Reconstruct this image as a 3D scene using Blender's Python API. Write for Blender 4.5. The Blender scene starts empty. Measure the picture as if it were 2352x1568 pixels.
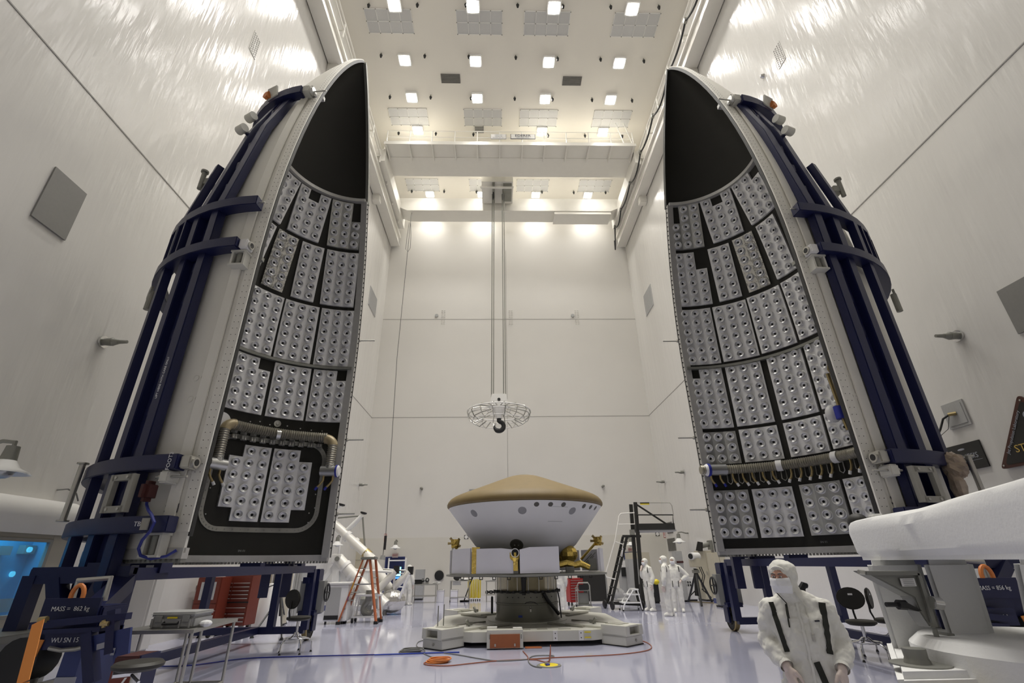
import bpy, bmesh, math, random
import numpy as np
from mathutils import Vector, Matrix
random.seed(7)
sc = bpy.context.scene
COL = sc.collection
PI = math.pi
# ---------------------------------------------------------------- camera, light, exposure
CAMH = 1.65
RM = np.array([[0.99961019, 0.00279611, 0.02777855], [-0.02399356, -0.42269402, 0.90595479], [-0.01427498, 0.90626814, 0.42246216]])
FPX, CX, CY = 1095.0, 1176.0, 784.0
cam_d = bpy.data.cameras.new('camera'); cam = bpy.data.objects.new('camera', cam_d); COL.objects.link(cam)
cam_d.sensor_width = 36.0; cam_d.lens = FPX / 2352 * 36.0; cam_d.clip_end = 200; cam_d.clip_start = 0.05
mw = Matrix.Identity(4)
for i in range(3):
    mw[i][0] = RM[i][0]; mw[i][1] = RM[i][1]; mw[i][2] = -RM[i][2]
mw[2][3] = CAMH
cam.matrix_world = mw
sc.camera = cam
w = bpy.data.worlds.new('world'); sc.world = w; w.use_nodes = True
w.node_tree.nodes['Background'].inputs[0].default_value = (0.9, 0.95, 1.0, 1); w.node_tree.nodes['Background'].inputs[1].default_value = 0.02
sc.view_settings.view_transform = 'Standard'; sc.view_settings.look = 'None'; sc.view_settings.gamma = 1.0
sc.view_settings.use_curve_mapping = False; sc.view_settings.exposure = 0.0
sc.cycles.use_denoising = True; sc.cycles.max_bounces = 8; sc.cycles.diffuse_bounces = 5; sc.cycles.glossy_bounces = 4
sc.cycles.caustics_reflective = False; sc.cycles.caustics_refractive = False; sc.cycles.sample_clamp_indirect = 6.0
LAMP = 38.0          # glow of the luminaire lens
DOWN = 80.0         # watts thrown downwards by each luminaire's reflector
DOWN_SPREAD = 1.65
WARM = (1.0, 0.97, 0.925)
# ---------------------------------------------------------------- measuring helper: pixel ray met with a real plane
def ray(px, py):
    return RM @ np.array([(px - CX) / FPX, (CY - py) / FPX, 1.0])
def at(px, py, X=None, Y=None, Z=None):
    d = ray(px, py)
    t = X / d[0] if X is not None else (Y / d[1] if Y is not None else (Z - CAMH) / d[2])
    return Vector((d[0] * t, d[1] * t, d[2] * t + CAMH))
# ---------------------------------------------------------------- materials
MATS = {}
def M(name, col, rough=0.5, metal=0.0, var=0.06, scale=3.0, bump=0.0, bscale=60.0, spec=0.5, coat=0.0, emit=None, stretch=None, alpha=1.0, trans=0.0):
    if name in MATS: return MATS[name]
    m = bpy.data.materials.new(name); m.use_nodes = True; nt = m.node_tree; N = nt.nodes; L = nt.links
    b = N['Principled BSDF']
    tc = N.new('ShaderNodeTexCoord'); mp = N.new('ShaderNodeMapping'); L.new(tc.outputs['Object'], mp.inputs[0])
    if stretch: mp.inputs['Scale'].default_value = stretch
    nz = N.new('ShaderNodeTexNoise'); nz.inputs['Scale'].default_value = scale; nz.inputs['Detail'].default_value = 4; L.new(mp.outputs[0], nz.inputs['Vector'])
    mx = N.new('ShaderNodeMix'); mx.data_type = 'RGBA'
    c = Vector(col)
    mx.inputs['A'].default_value = (*(c * (1 - var)), 1); mx.inputs['B'].default_value = (*[min(1, x * (1 + var)) for x in c], 1)
    L.new(nz.outputs['Fac'], mx.inputs['Factor']); L.new(mx.outputs['Result'], b.inputs['Base Color'])
    b.inputs['Roughness'].default_value = rough; b.inputs['Metallic'].default_value = metal; b.inputs['Specular IOR Level'].default_value = spec
    if coat: b.inputs['Coat Weight'].default_value = coat; b.inputs['Coat Roughness'].default_value = 0.12
    if bump:
        n2 = N.new('ShaderNodeTexNoise'); n2.inputs['Scale'].default_value = bscale; n2.inputs['Detail'].default_value = 3; L.new(mp.outputs[0], n2.inputs['Vector'])
        bp = N.new('ShaderNodeBump'); bp.inputs['Strength'].default_value = bump; bp.inputs['Distance'].default_value = 0.02
        L.new(n2.outputs['Fac'], bp.inputs['Height']); L.new(bp.outputs[0], b.inputs['Normal'])
    if emit: b.inputs['Emission Color'].default_value = (*emit[:3], 1); b.inputs['Emission Strength'].default_value = emit[3]
    if alpha < 1: b.inputs['Alpha'].default_value = alpha
    if trans: b.inputs['Transmission Weight'].default_value = trans
    MATS[name] = m
    return m
M('wall_paint', (0.70, 0.685, 0.65), 0.17, bump=0.8, bscale=4.2, var=0.03, scale=0.6, stretch=(1, 1.0, 0.14), spec=0.5)
M('wall_back_paint', (0.71, 0.69, 0.645), 0.38, bump=0.05, bscale=1.2, var=0.03, scale=0.6)
M('wall_low', (0.67, 0.645, 0.575), 0.4, var=0.03, scale=0.8)
M('ceil_paint', (0.78, 0.75, 0.68), 0.5, var=0.03, scale=0.5)
M('seam', (0.30, 0.29, 0.27), 0.6)
M('crane_white', (0.80, 0.78, 0.72), 0.32, var=0.03, coat=0.2)
M('white', (0.78, 0.77, 0.74), 0.45, var=0.04)
M('gloss_white', (0.82, 0.82, 0.80), 0.25, var=0.03, coat=0.3)
M('fair_white', (0.76, 0.74, 0.665), 0.5, var=0.04, scale=1.5, bump=0.03, bscale=40)
M('fair_rail', (0.52, 0.51, 0.48), 0.45, metal=0.3, var=0.1, scale=8)
M('liner', (0.019, 0.018, 0.0135), 0.52, var=0.25, scale=1.2, bump=0.06, bscale=90, spec=0.35)
M('dark_patch', (0.012, 0.012, 0.011), 0.7)
M('foil', (0.86, 0.855, 0.84), 0.42, metal=0.22, var=0.04, scale=5, bump=0.22, bscale=7, stretch=(1, 1, 0.12))
M('foil_grey', (0.60, 0.60, 0.575), 0.32, metal=0.55, var=0.12, scale=3, bump=0.22, bscale=7, stretch=(1, 1, 0.12))
M('foil_crinkle', (0.62, 0.61, 0.58), 0.22, metal=0.85, var=0.2, scale=6, bump=0.9, bscale=9)
M('cup', (0.82, 0.82, 0.81), 0.3, metal=0.35, var=0.04)
M('cup_hole', (0.012, 0.012, 0.012), 0.7)
M('blue', (0.008, 0.011, 0.056), 0.38, var=0.12, spec=0.5)
M('blue_light', (0.03, 0.045, 0.16), 0.4, var=0.1)
M('cloth_blue', (0.02, 0.03, 0.30), 0.6)
M('steel', (0.50, 0.49, 0.45), 0.35, metal=0.85, var=0.1)
M('chrome', (0.75, 0.75, 0.74), 0.14, metal=1.0, var=0.02)
M('dull_steel', (0.28, 0.28, 0.25), 0.5, metal=0.6, var=0.12)
M('grey', (0.30, 0.30, 0.28), 0.55)
M('vent_grey', (0.40, 0.40, 0.39), 0.5, var=0.08, scale=30)
M('vent_plain', (0.23, 0.225, 0.21), 0.5, var=0.06, scale=20)
M('vent_light', (0.56, 0.56, 0.55), 0.5, var=0.05, scale=30)
M('vent_dark', (0.17, 0.165, 0.15), 0.55, var=0.25, scale=4)
M('black', (0.012, 0.012, 0.012), 0.5)
M('rubber', (0.018, 0.017, 0.014), 0.6, var=0.2)
M('brass', (0.42, 0.33, 0.16), 0.35, metal=0.8, var=0.12)
M('hose', (0.30, 0.28, 0.22), 0.35, metal=0.35, var=0.2, scale=12)
M('hose_elbow', (0.42, 0.34, 0.20), 0.4, metal=0.2, var=0.15)
M('silver', (0.60, 0.60, 0.58), 0.3, metal=0.8, var=0.06)
M('gold', (0.80, 0.58, 0.15), 0.22, metal=0.95, var=0.25, scale=14, bump=0.8, bscale=11)
M('tan', (0.19, 0.132, 0.048), 0.6, var=0.14, scale=3.5, bump=0.03, bscale=20)
M('backshell', (0.78, 0.775, 0.75), 0.5, var=0.03)
M('radiator', (0.76, 0.75, 0.79), 0.45, var=0.02)
M('port_grey', (0.30, 0.30, 0.30), 0.5)
M('port_dark', (0.09, 0.085, 0.07), 0.5)
M('adapter', (0.20, 0.195, 0.155), 0.42, metal=0.35, var=0.12)
M('amber_film', (0.62, 0.52, 0.28), 0.2, var=0.15, alpha=0.55)
M('pallet', (0.62, 0.61, 0.54), 0.42, var=0.06, scale=3)
M('pallet_grey', (0.34, 0.33, 0.28), 0.6, var=0.1)
M('terracotta', (0.36, 0.11, 0.035), 0.55, var=0.1)
M('orange', (0.62, 0.20, 0.045), 0.5, var=0.1)
M('strap_orange', (0.66, 0.24, 0.05), 0.7)
M('ladder_orange', (0.42, 0.12, 0.045), 0.45, var=0.08)
M('red_box', (0.17, 0.032, 0.018), 0.4, var=0.1)
M('red', (0.36, 0.02, 0.018), 0.35, var=0.08)
M('maroon', (0.06, 0.012, 0.010), 0.6)
M('yellow', (0.78, 0.62, 0.03), 0.45, var=0.06)
M('beige', (0.52, 0.48, 0.37), 0.5, var=0.05)
M('foam_white', (0.80, 0.80, 0.78), 0.85, var=0.03, scale=6, bump=0.08, bscale=60)
M('suit', (0.74, 0.73, 0.67), 0.75, var=0.05, scale=6, bump=0.35, bscale=9)
M('suit_trim', (0.012, 0.013, 0.007), 0.65)
M('skin', (0.42, 0.22, 0.15), 0.5, var=0.08)
M('glove', (0.66, 0.55, 0.49), 0.45, var=0.06)
M('mask_white', (0.80, 0.80, 0.80), 0.7)
M('seat_black', (0.022, 0.020, 0.014), 0.55, var=0.15)
M('indicator_cyan', (0.1, 0.5, 0.7), 0.3, emit=(0.1, 0.6, 0.9, 0.9))
M('screen_blue', (0.05, 0.2, 0.6), 0.3, emit=(0.05, 0.22, 1.0, 2.2))
M('screen_cyan', (0.2, 0.7, 0.9), 0.3, emit=(0.12, 0.60, 1.0, 6))
M('door_blue', (0.012, 0.02, 0.09), 0.3)
M('exit_red', (0.45, 0.04, 0.03), 0.5)
M('exit_face', (0.62, 0.52, 0.46), 0.5)
M('letter_white', (0.75, 0.75, 0.75), 0.5)
M('letter_dark', (0.02, 0.02, 0.035), 0.5)
M('letter_grey', (0.35, 0.36, 0.40), 0.5)
M('gold_letter', (0.60, 0.42, 0.10), 0.5)
M('plaque_black', (0.010, 0.010, 0.009), 0.35, var=0.3)
M('plaque_brown', (0.07, 0.02, 0.012), 0.4)
M('polythene', (0.42, 0.33, 0.24), 0.2, var=0.4, scale=9, bump=1.0, bscale=14, alpha=0.7)
M('glass', (0.55, 0.75, 0.85), 0.05, alpha=0.15)
M('booth_blue', (0.16, 0.42, 0.62), 0.6, var=0.08, scale=2)
M('cable_grey', (0.16, 0.16, 0.15), 0.5)
M('cable_black', (0.02, 0.02, 0.02), 0.5)
M('cable_red', (0.30, 0.10, 0.06), 0.5)
M('cable_blue', (0.02, 0.03, 0.22), 0.45)
M('tape_blue', (0.02, 0.05, 0.35), 0.5)
M('lamp_glow', (1, 1, 1), 0.3, emit=(*WARM, LAMP))
def floor_mat():
    m = bpy.data.materials.new('epoxy_floor'); m.use_nodes = True; nt = m.node_tree; N = nt.nodes; L = nt.links; b = N['Principled BSDF']
    tc = N.new('ShaderNodeTexCoord')
    n1 = N.new('ShaderNodeTexNoise'); n1.inputs['Scale'].default_value = 0.45; n1.inputs['Detail'].default_value = 6; L.new(tc.outputs['Object'], n1.inputs['Vector'])
    mx = N.new('ShaderNodeMix'); mx.data_type = 'RGBA'; mx.inputs['A'].default_value = (0.375, 0.38, 0.485, 1); mx.inputs['B'].default_value = (0.47, 0.475, 0.575, 1)
    L.new(n1.outputs['Fac'], mx.inputs['Factor']); L.new(mx.outputs['Result'], b.inputs['Base Color'])
    n2 = N.new('ShaderNodeTexNoise'); n2.inputs['Scale'].default_value = 1.6; n2.inputs['Detail'].default_value = 3; L.new(tc.outputs['Object'], n2.inputs['Vector'])
    mr = N.new('ShaderNodeMapRange'); mr.inputs['To Min'].default_value = 0.04; mr.inputs['To Max'].default_value = 0.14; L.new(n2.outputs['Fac'], mr.inputs['Value']); L.new(mr.outputs[0], b.inputs['Roughness'])
    bp = N.new('ShaderNodeBump'); bp.inputs['Strength'].default_value = 0.04; bp.inputs['Distance'].default_value = 0.02; L.new(n2.outputs['Fac'], bp.inputs['Height']); L.new(bp.outputs[0], b.inputs['Normal'])
    b.inputs['Specular IOR Level'].default_value = 0.6
    MATS['floor'] = m
floor_mat()
# ---------------------------------------------------------------- mesh builder
def frame_z(d, up=(0, 0, 1)):
    z = Vector(d).normalized(); u = Vector(up)
    if abs(z.dot(u.normalized())) > 0.98: u = Vector((0, 1, 0)) if abs(z.y) < 0.9 else Vector((1, 0, 0))
    x = u.cross(z).normalized(); y = z.cross(x)
    return x, y, z
class MB:
    def __init__(s, o=(0, 0, 0)):
        s.v = []; s.f = []; s.m = []; s.o = Vector(o); s.mi = 0
    def add(s, vs, fs):
        n = len(s.v); s.v += [Vector(v) for v in vs]; s.f += [tuple(i + n for i in f) for f in fs]; s.m += [s.mi] * len(fs); return s
    def box(s, lo, hi):
        a, b = Vector(lo), Vector(hi)
        vs = [(x, y, z) for x in (a.x, b.x) for y in (a.y, b.y) for z in (a.z, b.z)]
        return s.add(vs, [(0, 1, 3, 2), (4, 6, 7, 5), (0, 4, 5, 1), (2, 3, 7, 6), (0, 2, 6, 4), (1, 5, 7, 3)])
    def cbox(s, c, d, mat=None):
        c = Vector(c); h = Vector(d) / 2
        vs = [Vector((x, y, z)) for x in (-h.x, h.x) for y in (-h.y, h.y) for z in (-h.z, h.z)]
        vs = [c + (mat @ v if mat else v) for v in vs]
        return s.add(vs, [(0, 1, 3, 2), (4, 6, 7, 5), (0, 4, 5, 1), (2, 3, 7, 6), (0, 2, 6, 4), (1, 5, 7, 3)])
    def bar(s, p, q, w, h=None, up=(0, 0, 1), ch=0.0):
        h = h or w; p, q = Vector(p), Vector(q); x, y, z = frame_z(q - p, up)
        if ch:
            c = ch; pr = [(-w/2+c, -h/2), (w/2-c, -h/2), (w/2, -h/2+c), (w/2, h/2-c), (w/2-c, h/2), (-w/2+c, h/2), (-w/2, h/2-c), (-w/2, -h/2+c)]
        else: pr = [(-w/2, -h/2), (w/2, -h/2), (w/2, h/2), (-w/2, h/2)]
        k = len(pr); vs = [p + x*a + y*b for a, b in pr] + [q + x*a + y*b for a, b in pr]
        return s.add(vs, [(i, (i+1) % k, k+(i+1) % k, k+i) for i in range(k)] + [tuple(range(k))[::-1], tuple(range(k, 2*k))])
    def ibeam(s, p, q, w, h, t, up=(0, 0, 1)):
        p, q = Vector(p), Vector(q); x, y, z = frame_z(q - p, up)
        for sg in (1, -1): s.bar(p + y*sg*(h-t)/2, q + y*sg*(h-t)/2, w, t, up)
        return s.bar(p, q, t, h-2*t, up)
    def cyl(s, p, q, r, r2=None, n=14, cap=True):
        r2 = r if r2 is None else r2; p, q = Vector(p), Vector(q); x, y, z = frame_z(q - p)
        vs = [p + (x*math.cos(a)+y*math.sin(a))*r for a in [2*PI*i/n for i in range(n)]] + [q + (x*math.cos(a)+y*math.sin(a))*r2 for a in [2*PI*i/n for i in range(n)]]
        fs = [(i, (i+1) % n, n+(i+1) % n, n+i) for i in range(n)]
        if cap: fs += [tuple(range(n))[::-1], tuple(range(n, 2*n))]
        return s.add(vs, fs)
    def tube(s, pts, r, n=8, closed=False, cap=True):
        pts = [Vector(p) for p in pts]; k = len(pts); rs = r if isinstance(r, (list, tuple)) else [r]*k; vs = []; px = None
        for i, p in enumerate(pts):
            a = pts[(i-1) % k] if (i or closed) else p; b = pts[(i+1) % k] if (i < k-1 or closed) else p
            t = (b - a).normalized()
            if px is None: x, y, z = frame_z(t)
            else:
                x = px - t*px.dot(t); x = x.normalized() if x.length > 1e-6 else frame_z(t)[0]; y = t.cross(x)
            px = x
            vs += [p + (x*math.cos(2*PI*j/n)+y*math.sin(2*PI*j/n))*rs[i] for j in range(n)]
        fs = []
        for i in range(k if closed else k-1):
            A = i*n; B = ((i+1) % k)*n
            fs += [(A+j, A+(j+1) % n, B+(j+1) % n, B+j) for j in range(n)]
        if cap and not closed: fs += [tuple(range(n))[::-1], tuple(range((k-1)*n, k*n))]
        return s.add(vs, fs)
    def lathe(s, prof, c=(0, 0, 0), ax=(0, 0, 1), n=24, a0=0.0, a1=2*PI):
        x, y, z = frame_z(ax); c = Vector(c); full = abs(a1-a0-2*PI) < 1e-6; m = n if full else n+1; vs = []; fs = []
        for r, h in prof:
            vs += [c + z*h + (x*math.cos(a0+(a1-a0)*j/n)+y*math.sin(a0+(a1-a0)*j/n))*r for j in range(m)]
        for i in range(len(prof)-1):
            for j in range(n): 
                k = (j+1) % m
                fs.append((i*m+j, i*m+k, (i+1)*m+k, (i+1)*m+j))
        return s.add(vs, fs)
    def prism(s, poly, axis, t):
        t = Vector(axis).normalized()*t; k = len(poly); P = [Vector(p) for p in poly]
        return s.add(P + [p + t for p in P], [tuple(range(k))[::-1], tuple(range(k, 2*k))] + [(i, (i+1) % k, k+(i+1) % k, k+i) for i in range(k)])
    def sphere(s, c, r, n=12, m=8, sc=(1, 1, 1)):
        c = Vector(c); vs = [c + Vector((0, 0, r*sc[2]))]; 
        for i in range(1, m):
            a = PI*i/m
            vs += [c + Vector((r*sc[0]*math.sin(a)*math.cos(2*PI*j/n), r*sc[1]*math.sin(a)*math.sin(2*PI*j/n), r*sc[2]*math.cos(a))) for j in range(n)]
        vs.append(c - Vector((0, 0, r*sc[2]))); e = len(vs)-1
        fs = [(0, 1+j, 1+(j+1) % n) for j in range(n)]
        for i in range(m-2): fs += [(1+i*n+j, 1+(i+1)*n+j, 1+(i+1)*n+(j+1) % n, 1+i*n+(j+1) % n) for j in range(n)]
        fs += [(e, 1+(m-2)*n+(j+1) % n, 1+(m-2)*n+j) for j in range(n)]
        return s.add(vs, fs)
    def mesh(s, name, mats, smooth=True, recalc=True, bevel=0.0):
        me = bpy.data.meshes.new(name); me.from_pydata([tuple(v - s.o) for v in s.v], [], s.f)
        for mm in (mats if isinstance(mats, (list, tuple)) else [mats]): me.materials.append(MATS[mm])
        me.polygons.foreach_set('material_index', s.m)
        if recalc:
            b = bmesh.new(); b.from_mesh(me); bmesh.ops.remove_doubles(b, verts=b.verts, dist=1e-5); bmesh.ops.recalc_face_normals(b, faces=b.faces)
            if bevel: bmesh.ops.bevel(b, geom=[e for e in b.edges if e.is_manifold and e.calc_face_angle(0) > 0.6], offset=bevel, segments=2, affect='EDGES', clamp_overlap=True)
            b.to_mesh(me); b.free()
        if smooth:
            me.polygons.foreach_set('use_smooth', [True]*len(me.polygons)); me.set_sharp_from_angle(angle=0.62)
        me.update(); return me
def link(name, data, parent=None):
    o = bpy.data.objects.new(name, data); COL.objects.link(o)
    if parent: o.parent = parent
    return o
def part(name, mb, mat, parent, label=None, smooth=True, bevel=0.0, kind=None):
    o = link(name, mb.mesh(name, mat, smooth, bevel=bevel), parent)
    if label: o['label'] = label
    if kind: o['kind'] = kind
    return o
def tag(o, label, cat, group=None, kind=None):
    o['label'] = label; o['category'] = cat
    if group: o['group'] = group
    if kind: o['kind'] = kind
    return o
def thing(name, label, cat, loc=(0, 0, 0), rz=0.0, group=None):
    o = link(name, None); o.location = loc; o.rotation_euler = (0, 0, rz); o.empty_display_size = 0.2
    return tag(o, label, cat, group)
def one(name, mb, mat, label, cat, loc=(0, 0, 0), rz=0.0, group=None, smooth=True, bevel=0.0):
    o = link(name, mb.mesh(name, mat, smooth, bevel=bevel)); o.location = loc; o.rotation_euler = (0, 0, rz)
    return tag(o, label, cat, group)
def struct(name, mb, mat, parent=None, smooth=True, bevel=0.0):
    o = link(name, mb.mesh(name, mat, smooth, bevel=bevel), parent)
    if not parent: o['kind'] = 'structure'
    return o
def copy_tree(o, parent=None):
    c = o.copy(); COL.objects.link(c); c.parent = parent
    for ch in list(o.children): copy_tree(ch, c)
    return c
def text(s, parent, loc, x, up, size, mat='letter_white', name='lettering', align='CENTER', ext=0.002, w=None, shear=0.0):
    cu = bpy.data.curves.new(name, 'FONT'); cu.body = s; cu.size = size; cu.align_x = align; cu.align_y = 'CENTER'; cu.extrude = ext; cu.resolution_u = 2; cu.shear = shear
    cu.materials.append(MATS[mat])
    t = bpy.data.objects.new('tmp', cu); COL.objects.link(t); me = bpy.data.meshes.new_from_object(t); bpy.data.objects.remove(t)
    o = link(name, me, parent)
    x = Vector(x).normalized(); u = Vector(up); y = (u - x*u.dot(x)).normalized(); z = x.cross(y)
    o.matrix_local = Matrix(((x.x, y.x, z.x, loc[0]), (x.y, y.y, z.y, loc[1]), (x.z, y.z, z.z, loc[2]), (0, 0, 0, 1)))
    return o
# ================================================================ room
XL, XR, YB, YF, ZC = -8.43, 10.09, 31.0, -9.0, 28.6
b = MB().box((XL-0.3, YF, -0.3), (XR+0.3, YB+0.3, 0)); struct('floor', b, 'floor')
b = MB().box((XL-0.3, YF, ZC), (XR+0.3, YB+0.3, ZC+0.3)); struct('ceiling', b, 'ceil_paint')
wl = struct('wall_left', MB().box((XL-0.3, YF, 0), (XL, YB, ZC)), 'wall_paint')
wr = struct('wall_right', MB().box((XR, YF, 0), (XR+0.3, YB, ZC)), 'wall_paint')
wb = struct('wall_back', MB().box((XL-0.3, YB, 0), (XR+0.3, YB+0.3, ZC)), 'wall_back_paint')
struct('wall_front', MB().box((XL-0.3, YF-0.3, 0), (XR+0.3, YF, ZC)), 'wall_paint')
# the lower band of the back wall stands a little proud
struct('wall_panel', MB().box((XL, YB-0.02, 0), (XR, YB, 3.15)), 'wall_low', wb)
ZS1, ZS2 = 10.55, 17.9
for nm, par, lo, hi in (('seam', wl, (XL-0.005, YF, ZS1), (XL+0.012, YB, ZS1+0.03)), ('seam', wr, (XR-0.012, YF, ZS1), (XR+0.005, YB, ZS1+0.03)),
                        ('seam', wb, (XL, YB-0.01, ZS1), (XR, YB+0.01, ZS1+0.025)), ('seam', wb, (XL, YB-0.01, ZS2), (XR, YB+0.01, ZS2+0.025)),
                        ('seam', wb, (0.55, YB-0.01, 3.2), (0.57, YB+0.01, 24))):
    struct(nm, MB().box(lo, hi), 'seam', par)
# ---------------- ceiling luminaires
def lamp_master():
    r = thing('ceiling_lamp', 'square white ceiling floodlight glowing in the regular grid overhead', 'ceiling lamp', (0, 0, ZC), 0, 'square ceiling floodlights')
    b = MB(); h = 0.33
    for s in (1, -1):
        b.box((-h, s*h-0.03, -0.16), (h, s*h+0.03, 0)); b.box((s*h-0.03, -h, -0.16), (s*h+0.03, h, 0))
    part('housing', b, 'white', r)
    b = MB(); n = 4; g = 0.3
    vs = []; fs = []
    for i in range(n+1):
        for j in range(n+1):
            x = -g+2*g*i/n; y = -g+2*g*j/n; vs.append((x, y, -0.12-0.16*(1-(i/n*2-1)**2)*(1-(j/n*2-1)**2)))
    for i in range(n):
        for j in range(n): fs.append((i*(n+1)+j, (i+1)*(n+1)+j, (i+1)*(n+1)+j+1, i*(n+1)+j+1))
    b.add(vs, fs); part('lens', b, 'lamp_glow', r)
    ld = bpy.data.lights.new('bulb', 'AREA'); ld.shape = 'SQUARE'; ld.size = .6; ld.energy = DOWN; ld.spread = DOWN_SPREAD; ld.color = WARM; lo = link('bulb', ld, r); lo.location = (0, 0, -.31)
    return r
lm = lamp_master(); first = True; LAMPS = []
LX = (-5.46, -1.32, 3.0, 7.2)
for y in (5.2, 7.8, 10.4, 13.0, 15.45, 18.5, 20.97, 23.48, 26.6, 29.67):
    for x in LX:
        if abs(y-23.48) < .1 and x == LX[1]: continue
        o = lm if first else copy_tree(lm); first = False
        o.location = (x, y, ZC)
        cn = ('leftmost', 'second from the left', 'third from the left', 'rightmost')[LX.index(x)]
        rn = {15.45: 'topmost visible row', 18.5: 'second visible row', 20.97: 'third visible row', 23.48: 'row over the crane railing', 26.6: 'row over the crane trolley', 29.67: 'row nearest the back wall'}.get(y, '%s row overhead out of view' % {5.2: 'first', 7.8: 'second', 10.4: 'third', 13.0: 'fourth'}.get(y, 'other'))
        o['label'] = 'white square ceiling floodlight, %s in the %s' % (cn, rn); LAMPS.append((x, y, cn, rn))
# ---------------- ceiling return grilles: four by two perforated panes in a frame
def grille(x0, y0, w, d, label, group):
    r = thing('ceiling_grille', label, 'vent', (x0+w/2, y0+d/2, ZC), 0, group)
    b = MB(); t = 0.025
    for i in range(5): b.cbox((-w/2+w*i/4, 0, -0.03), (t, d, 0.06))
    for j in range(3): b.cbox((0, -d/2+d*j/2, -0.03), (w, t, 0.06))
    part('grille_frame', b, 'white', r)
    me = MB().cbox((0, 0, 0), (w/4-t, d/2-t, 0.02)).mesh('pane', 'vent_light')
    for i in range(4):
        for j in range(2):
            o = link('pane', me, r); o.location = (-w/2+w*(i+.5)/4, -d/2+d*(j+.5)/2, -0.025)
    b = MB()
    for i in range(5):
        for j in range(3): b.cyl((-w/2+w*i/4, -d/2+d*j/2, -0.06), (-w/2+w*i/4, -d/2+d*j/2, -0.08), 0.03, n=6)
    part('fastener', b, 'dull_steel', r)
gi = 0
for ry, nm in ((15.7, 'nearest'), (21.85, 'middle'), (28.1, 'farthest')):
    for gx, pn in ((-7.15, 'first'), (-2.25, 'second'), (1.45, 'third'), (6.35, 'fourth')):
        grille(gx, ry, 2.48, 1.28, 'pale ceiling grille, %s from the left, %s row' % (pn, nm), 'ceiling return grilles')
for (x, y), (ww, hh), lb in (((484, 15), (2.2, .9), 'small dark ceiling register above the nearest grille row'), ((788, 423), (2.25, .55), 'dark rectangular ceiling register left of the middle, between lamp rows'),
                  ((1443, 436), (2.25, .55), 'brownish dark ceiling register right of the middle, between lamp rows'), ((943, 699), (1.2, .5), 'small grey ceiling register over the crane walkway'),
                  ((672, 1042), (1.1, .5), 'small grey ceiling register near the back wall, left side')):
    p = at(700+.4252*x, .4252*y, Z=ZC)
    r = thing('ceiling_register', lb, 'vent', (p.x, p.y, ZC))
    q = at(700+.4252*(x-50), .4252*y, Z=ZC); sx = {484: .85, 788: 1.45, 1443: 1.45, 943: .75, 672: .75}[x]; sy = {484: .6, 788: .58, 1443: .58, 943: .5, 672: .5}[x]
    part('register_plate', MB().cbox((0, 0, -0.03), (sx*.8, sy, 0.06)), 'vent_dark' if x != 943 else 'vent_grey', r)
    b = MB()
    for k in range(6): b.cbox((0, -sy/2+sy*(k+.5)/6, -0.07), (sx*.78, sy*0.05, 0.02))
    part('louvre', b, 'vent_dark', r)
# ---------------- sprinkler nozzles
nz = thing('ceiling_nozzle', 'small dark nozzle hanging from the ceiling between the floodlights', 'nozzle', (0, 0, ZC), 0, 'ceiling nozzles')
part('stem', MB().cyl((0, 0, 0), (0, 0, -0.16), 0.035, n=8), 'dull_steel', nz)
part('nozzle_head', MB().cyl((0, 0, -0.16), (0, 0, -0.34), 0.085, 0.05, n=10), 'black', nz)
first = True
for x, y in [(345, 35), (608, 33), (1150, 35), (1653, 43), (1913, 45), (412, 305), (648, 308), (1140, 316), (1598, 326), (1832, 335), (460, 529), (680, 531), (1134, 538), (1552, 545), (1768, 548), (507, 724), (708, 727), (911, 731), (1514, 738), (1715, 740), (578, 1038), (753, 1038), (1453, 1044), (1625, 1044), (928, 1040), (870, 32), (1395, 40), (886, 311), (1366, 323), (898, 535), (1338, 542), (1314, 737), (1281, 1042)]:
    o = nz if first else copy_tree(nz); first = False
    p = at(700+.4252*x, .4252*y-2, Z=ZC-.2); o.location = (p.x, p.y, ZC)
    l = min(LAMPS, key=lambda q: (q[0]-p.x)**2+3*(q[1]-p.y)**2)
    o['label'] = 'dark nozzle %s the floodlight %s, %s' % ('left of' if p.x < l[0] else 'right of', l[2], l[3].replace('visible ', ''))
# ---------------- wall fittings
def wall_plate(name, cen, w, h, side, mat, label, cat='vent', louvre=None, t=0.03):
    # side: 'L','R','B'
    r = thing(name, label, cat, cen)
    if side == 'B': d = (w, t, h)
    else: d = (t, w, h)
    part('plate', MB().cbox((0, 0, 0), d), mat, r)
    if louvre:
        b = MB(); n = louvre
        sg = {'L': 1, 'R': -1, 'B': -1}[side]
        for k in range(n):
            z = -h/2+h*(k+.5)/n
            b.cbox((0, sg*(t/2+.008), z) if side == 'B' else (sg*(t/2+.008), 0, z), (w*.94, .016, h/n*.45) if side == 'B' else (.016, w*.94, h/n*.45))
        part('louvre', b, mat, r, kind='stuff')
    return r
def mid(pts, **k):
    P = [at(*p, **k) for p in pts]; c = sum(P, Vector())/len(P); return c, max(p.y for p in P)-min(p.y for p in P), max(p.z for p in P)-min(p.z for p in P), max(p.x for p in P)-min(p.x for p in P)
c, wy, hz, _ = mid([(137, 385), (193, 470), (140, 548), (77, 470)], X=XL+.02); wall_plate('wall_vent', c, wy*.9, hz*.95, 'L', 'vent_plain', 'large plain grey panel high on the left wall')
c, wy, hz, _ = mid([(850, 655), (866, 688), (862, 730), (847, 697)], X=XL+.02); wall_plate('wall_vent', c, wy*.9, hz, 'L', 'vent_light', 'pale perforated vent on the left wall near the back corner', louvre=20)
c, wy, hz, _ = mid([(1492, 653), (1502, 694), (1485, 725), (1478, 686)], X=XR-.02); wall_plate('wall_vent', c, wy*.9, hz, 'R', 'vent_light', 'pale perforated vent on the right wall near the back corner', louvre=20)
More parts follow.
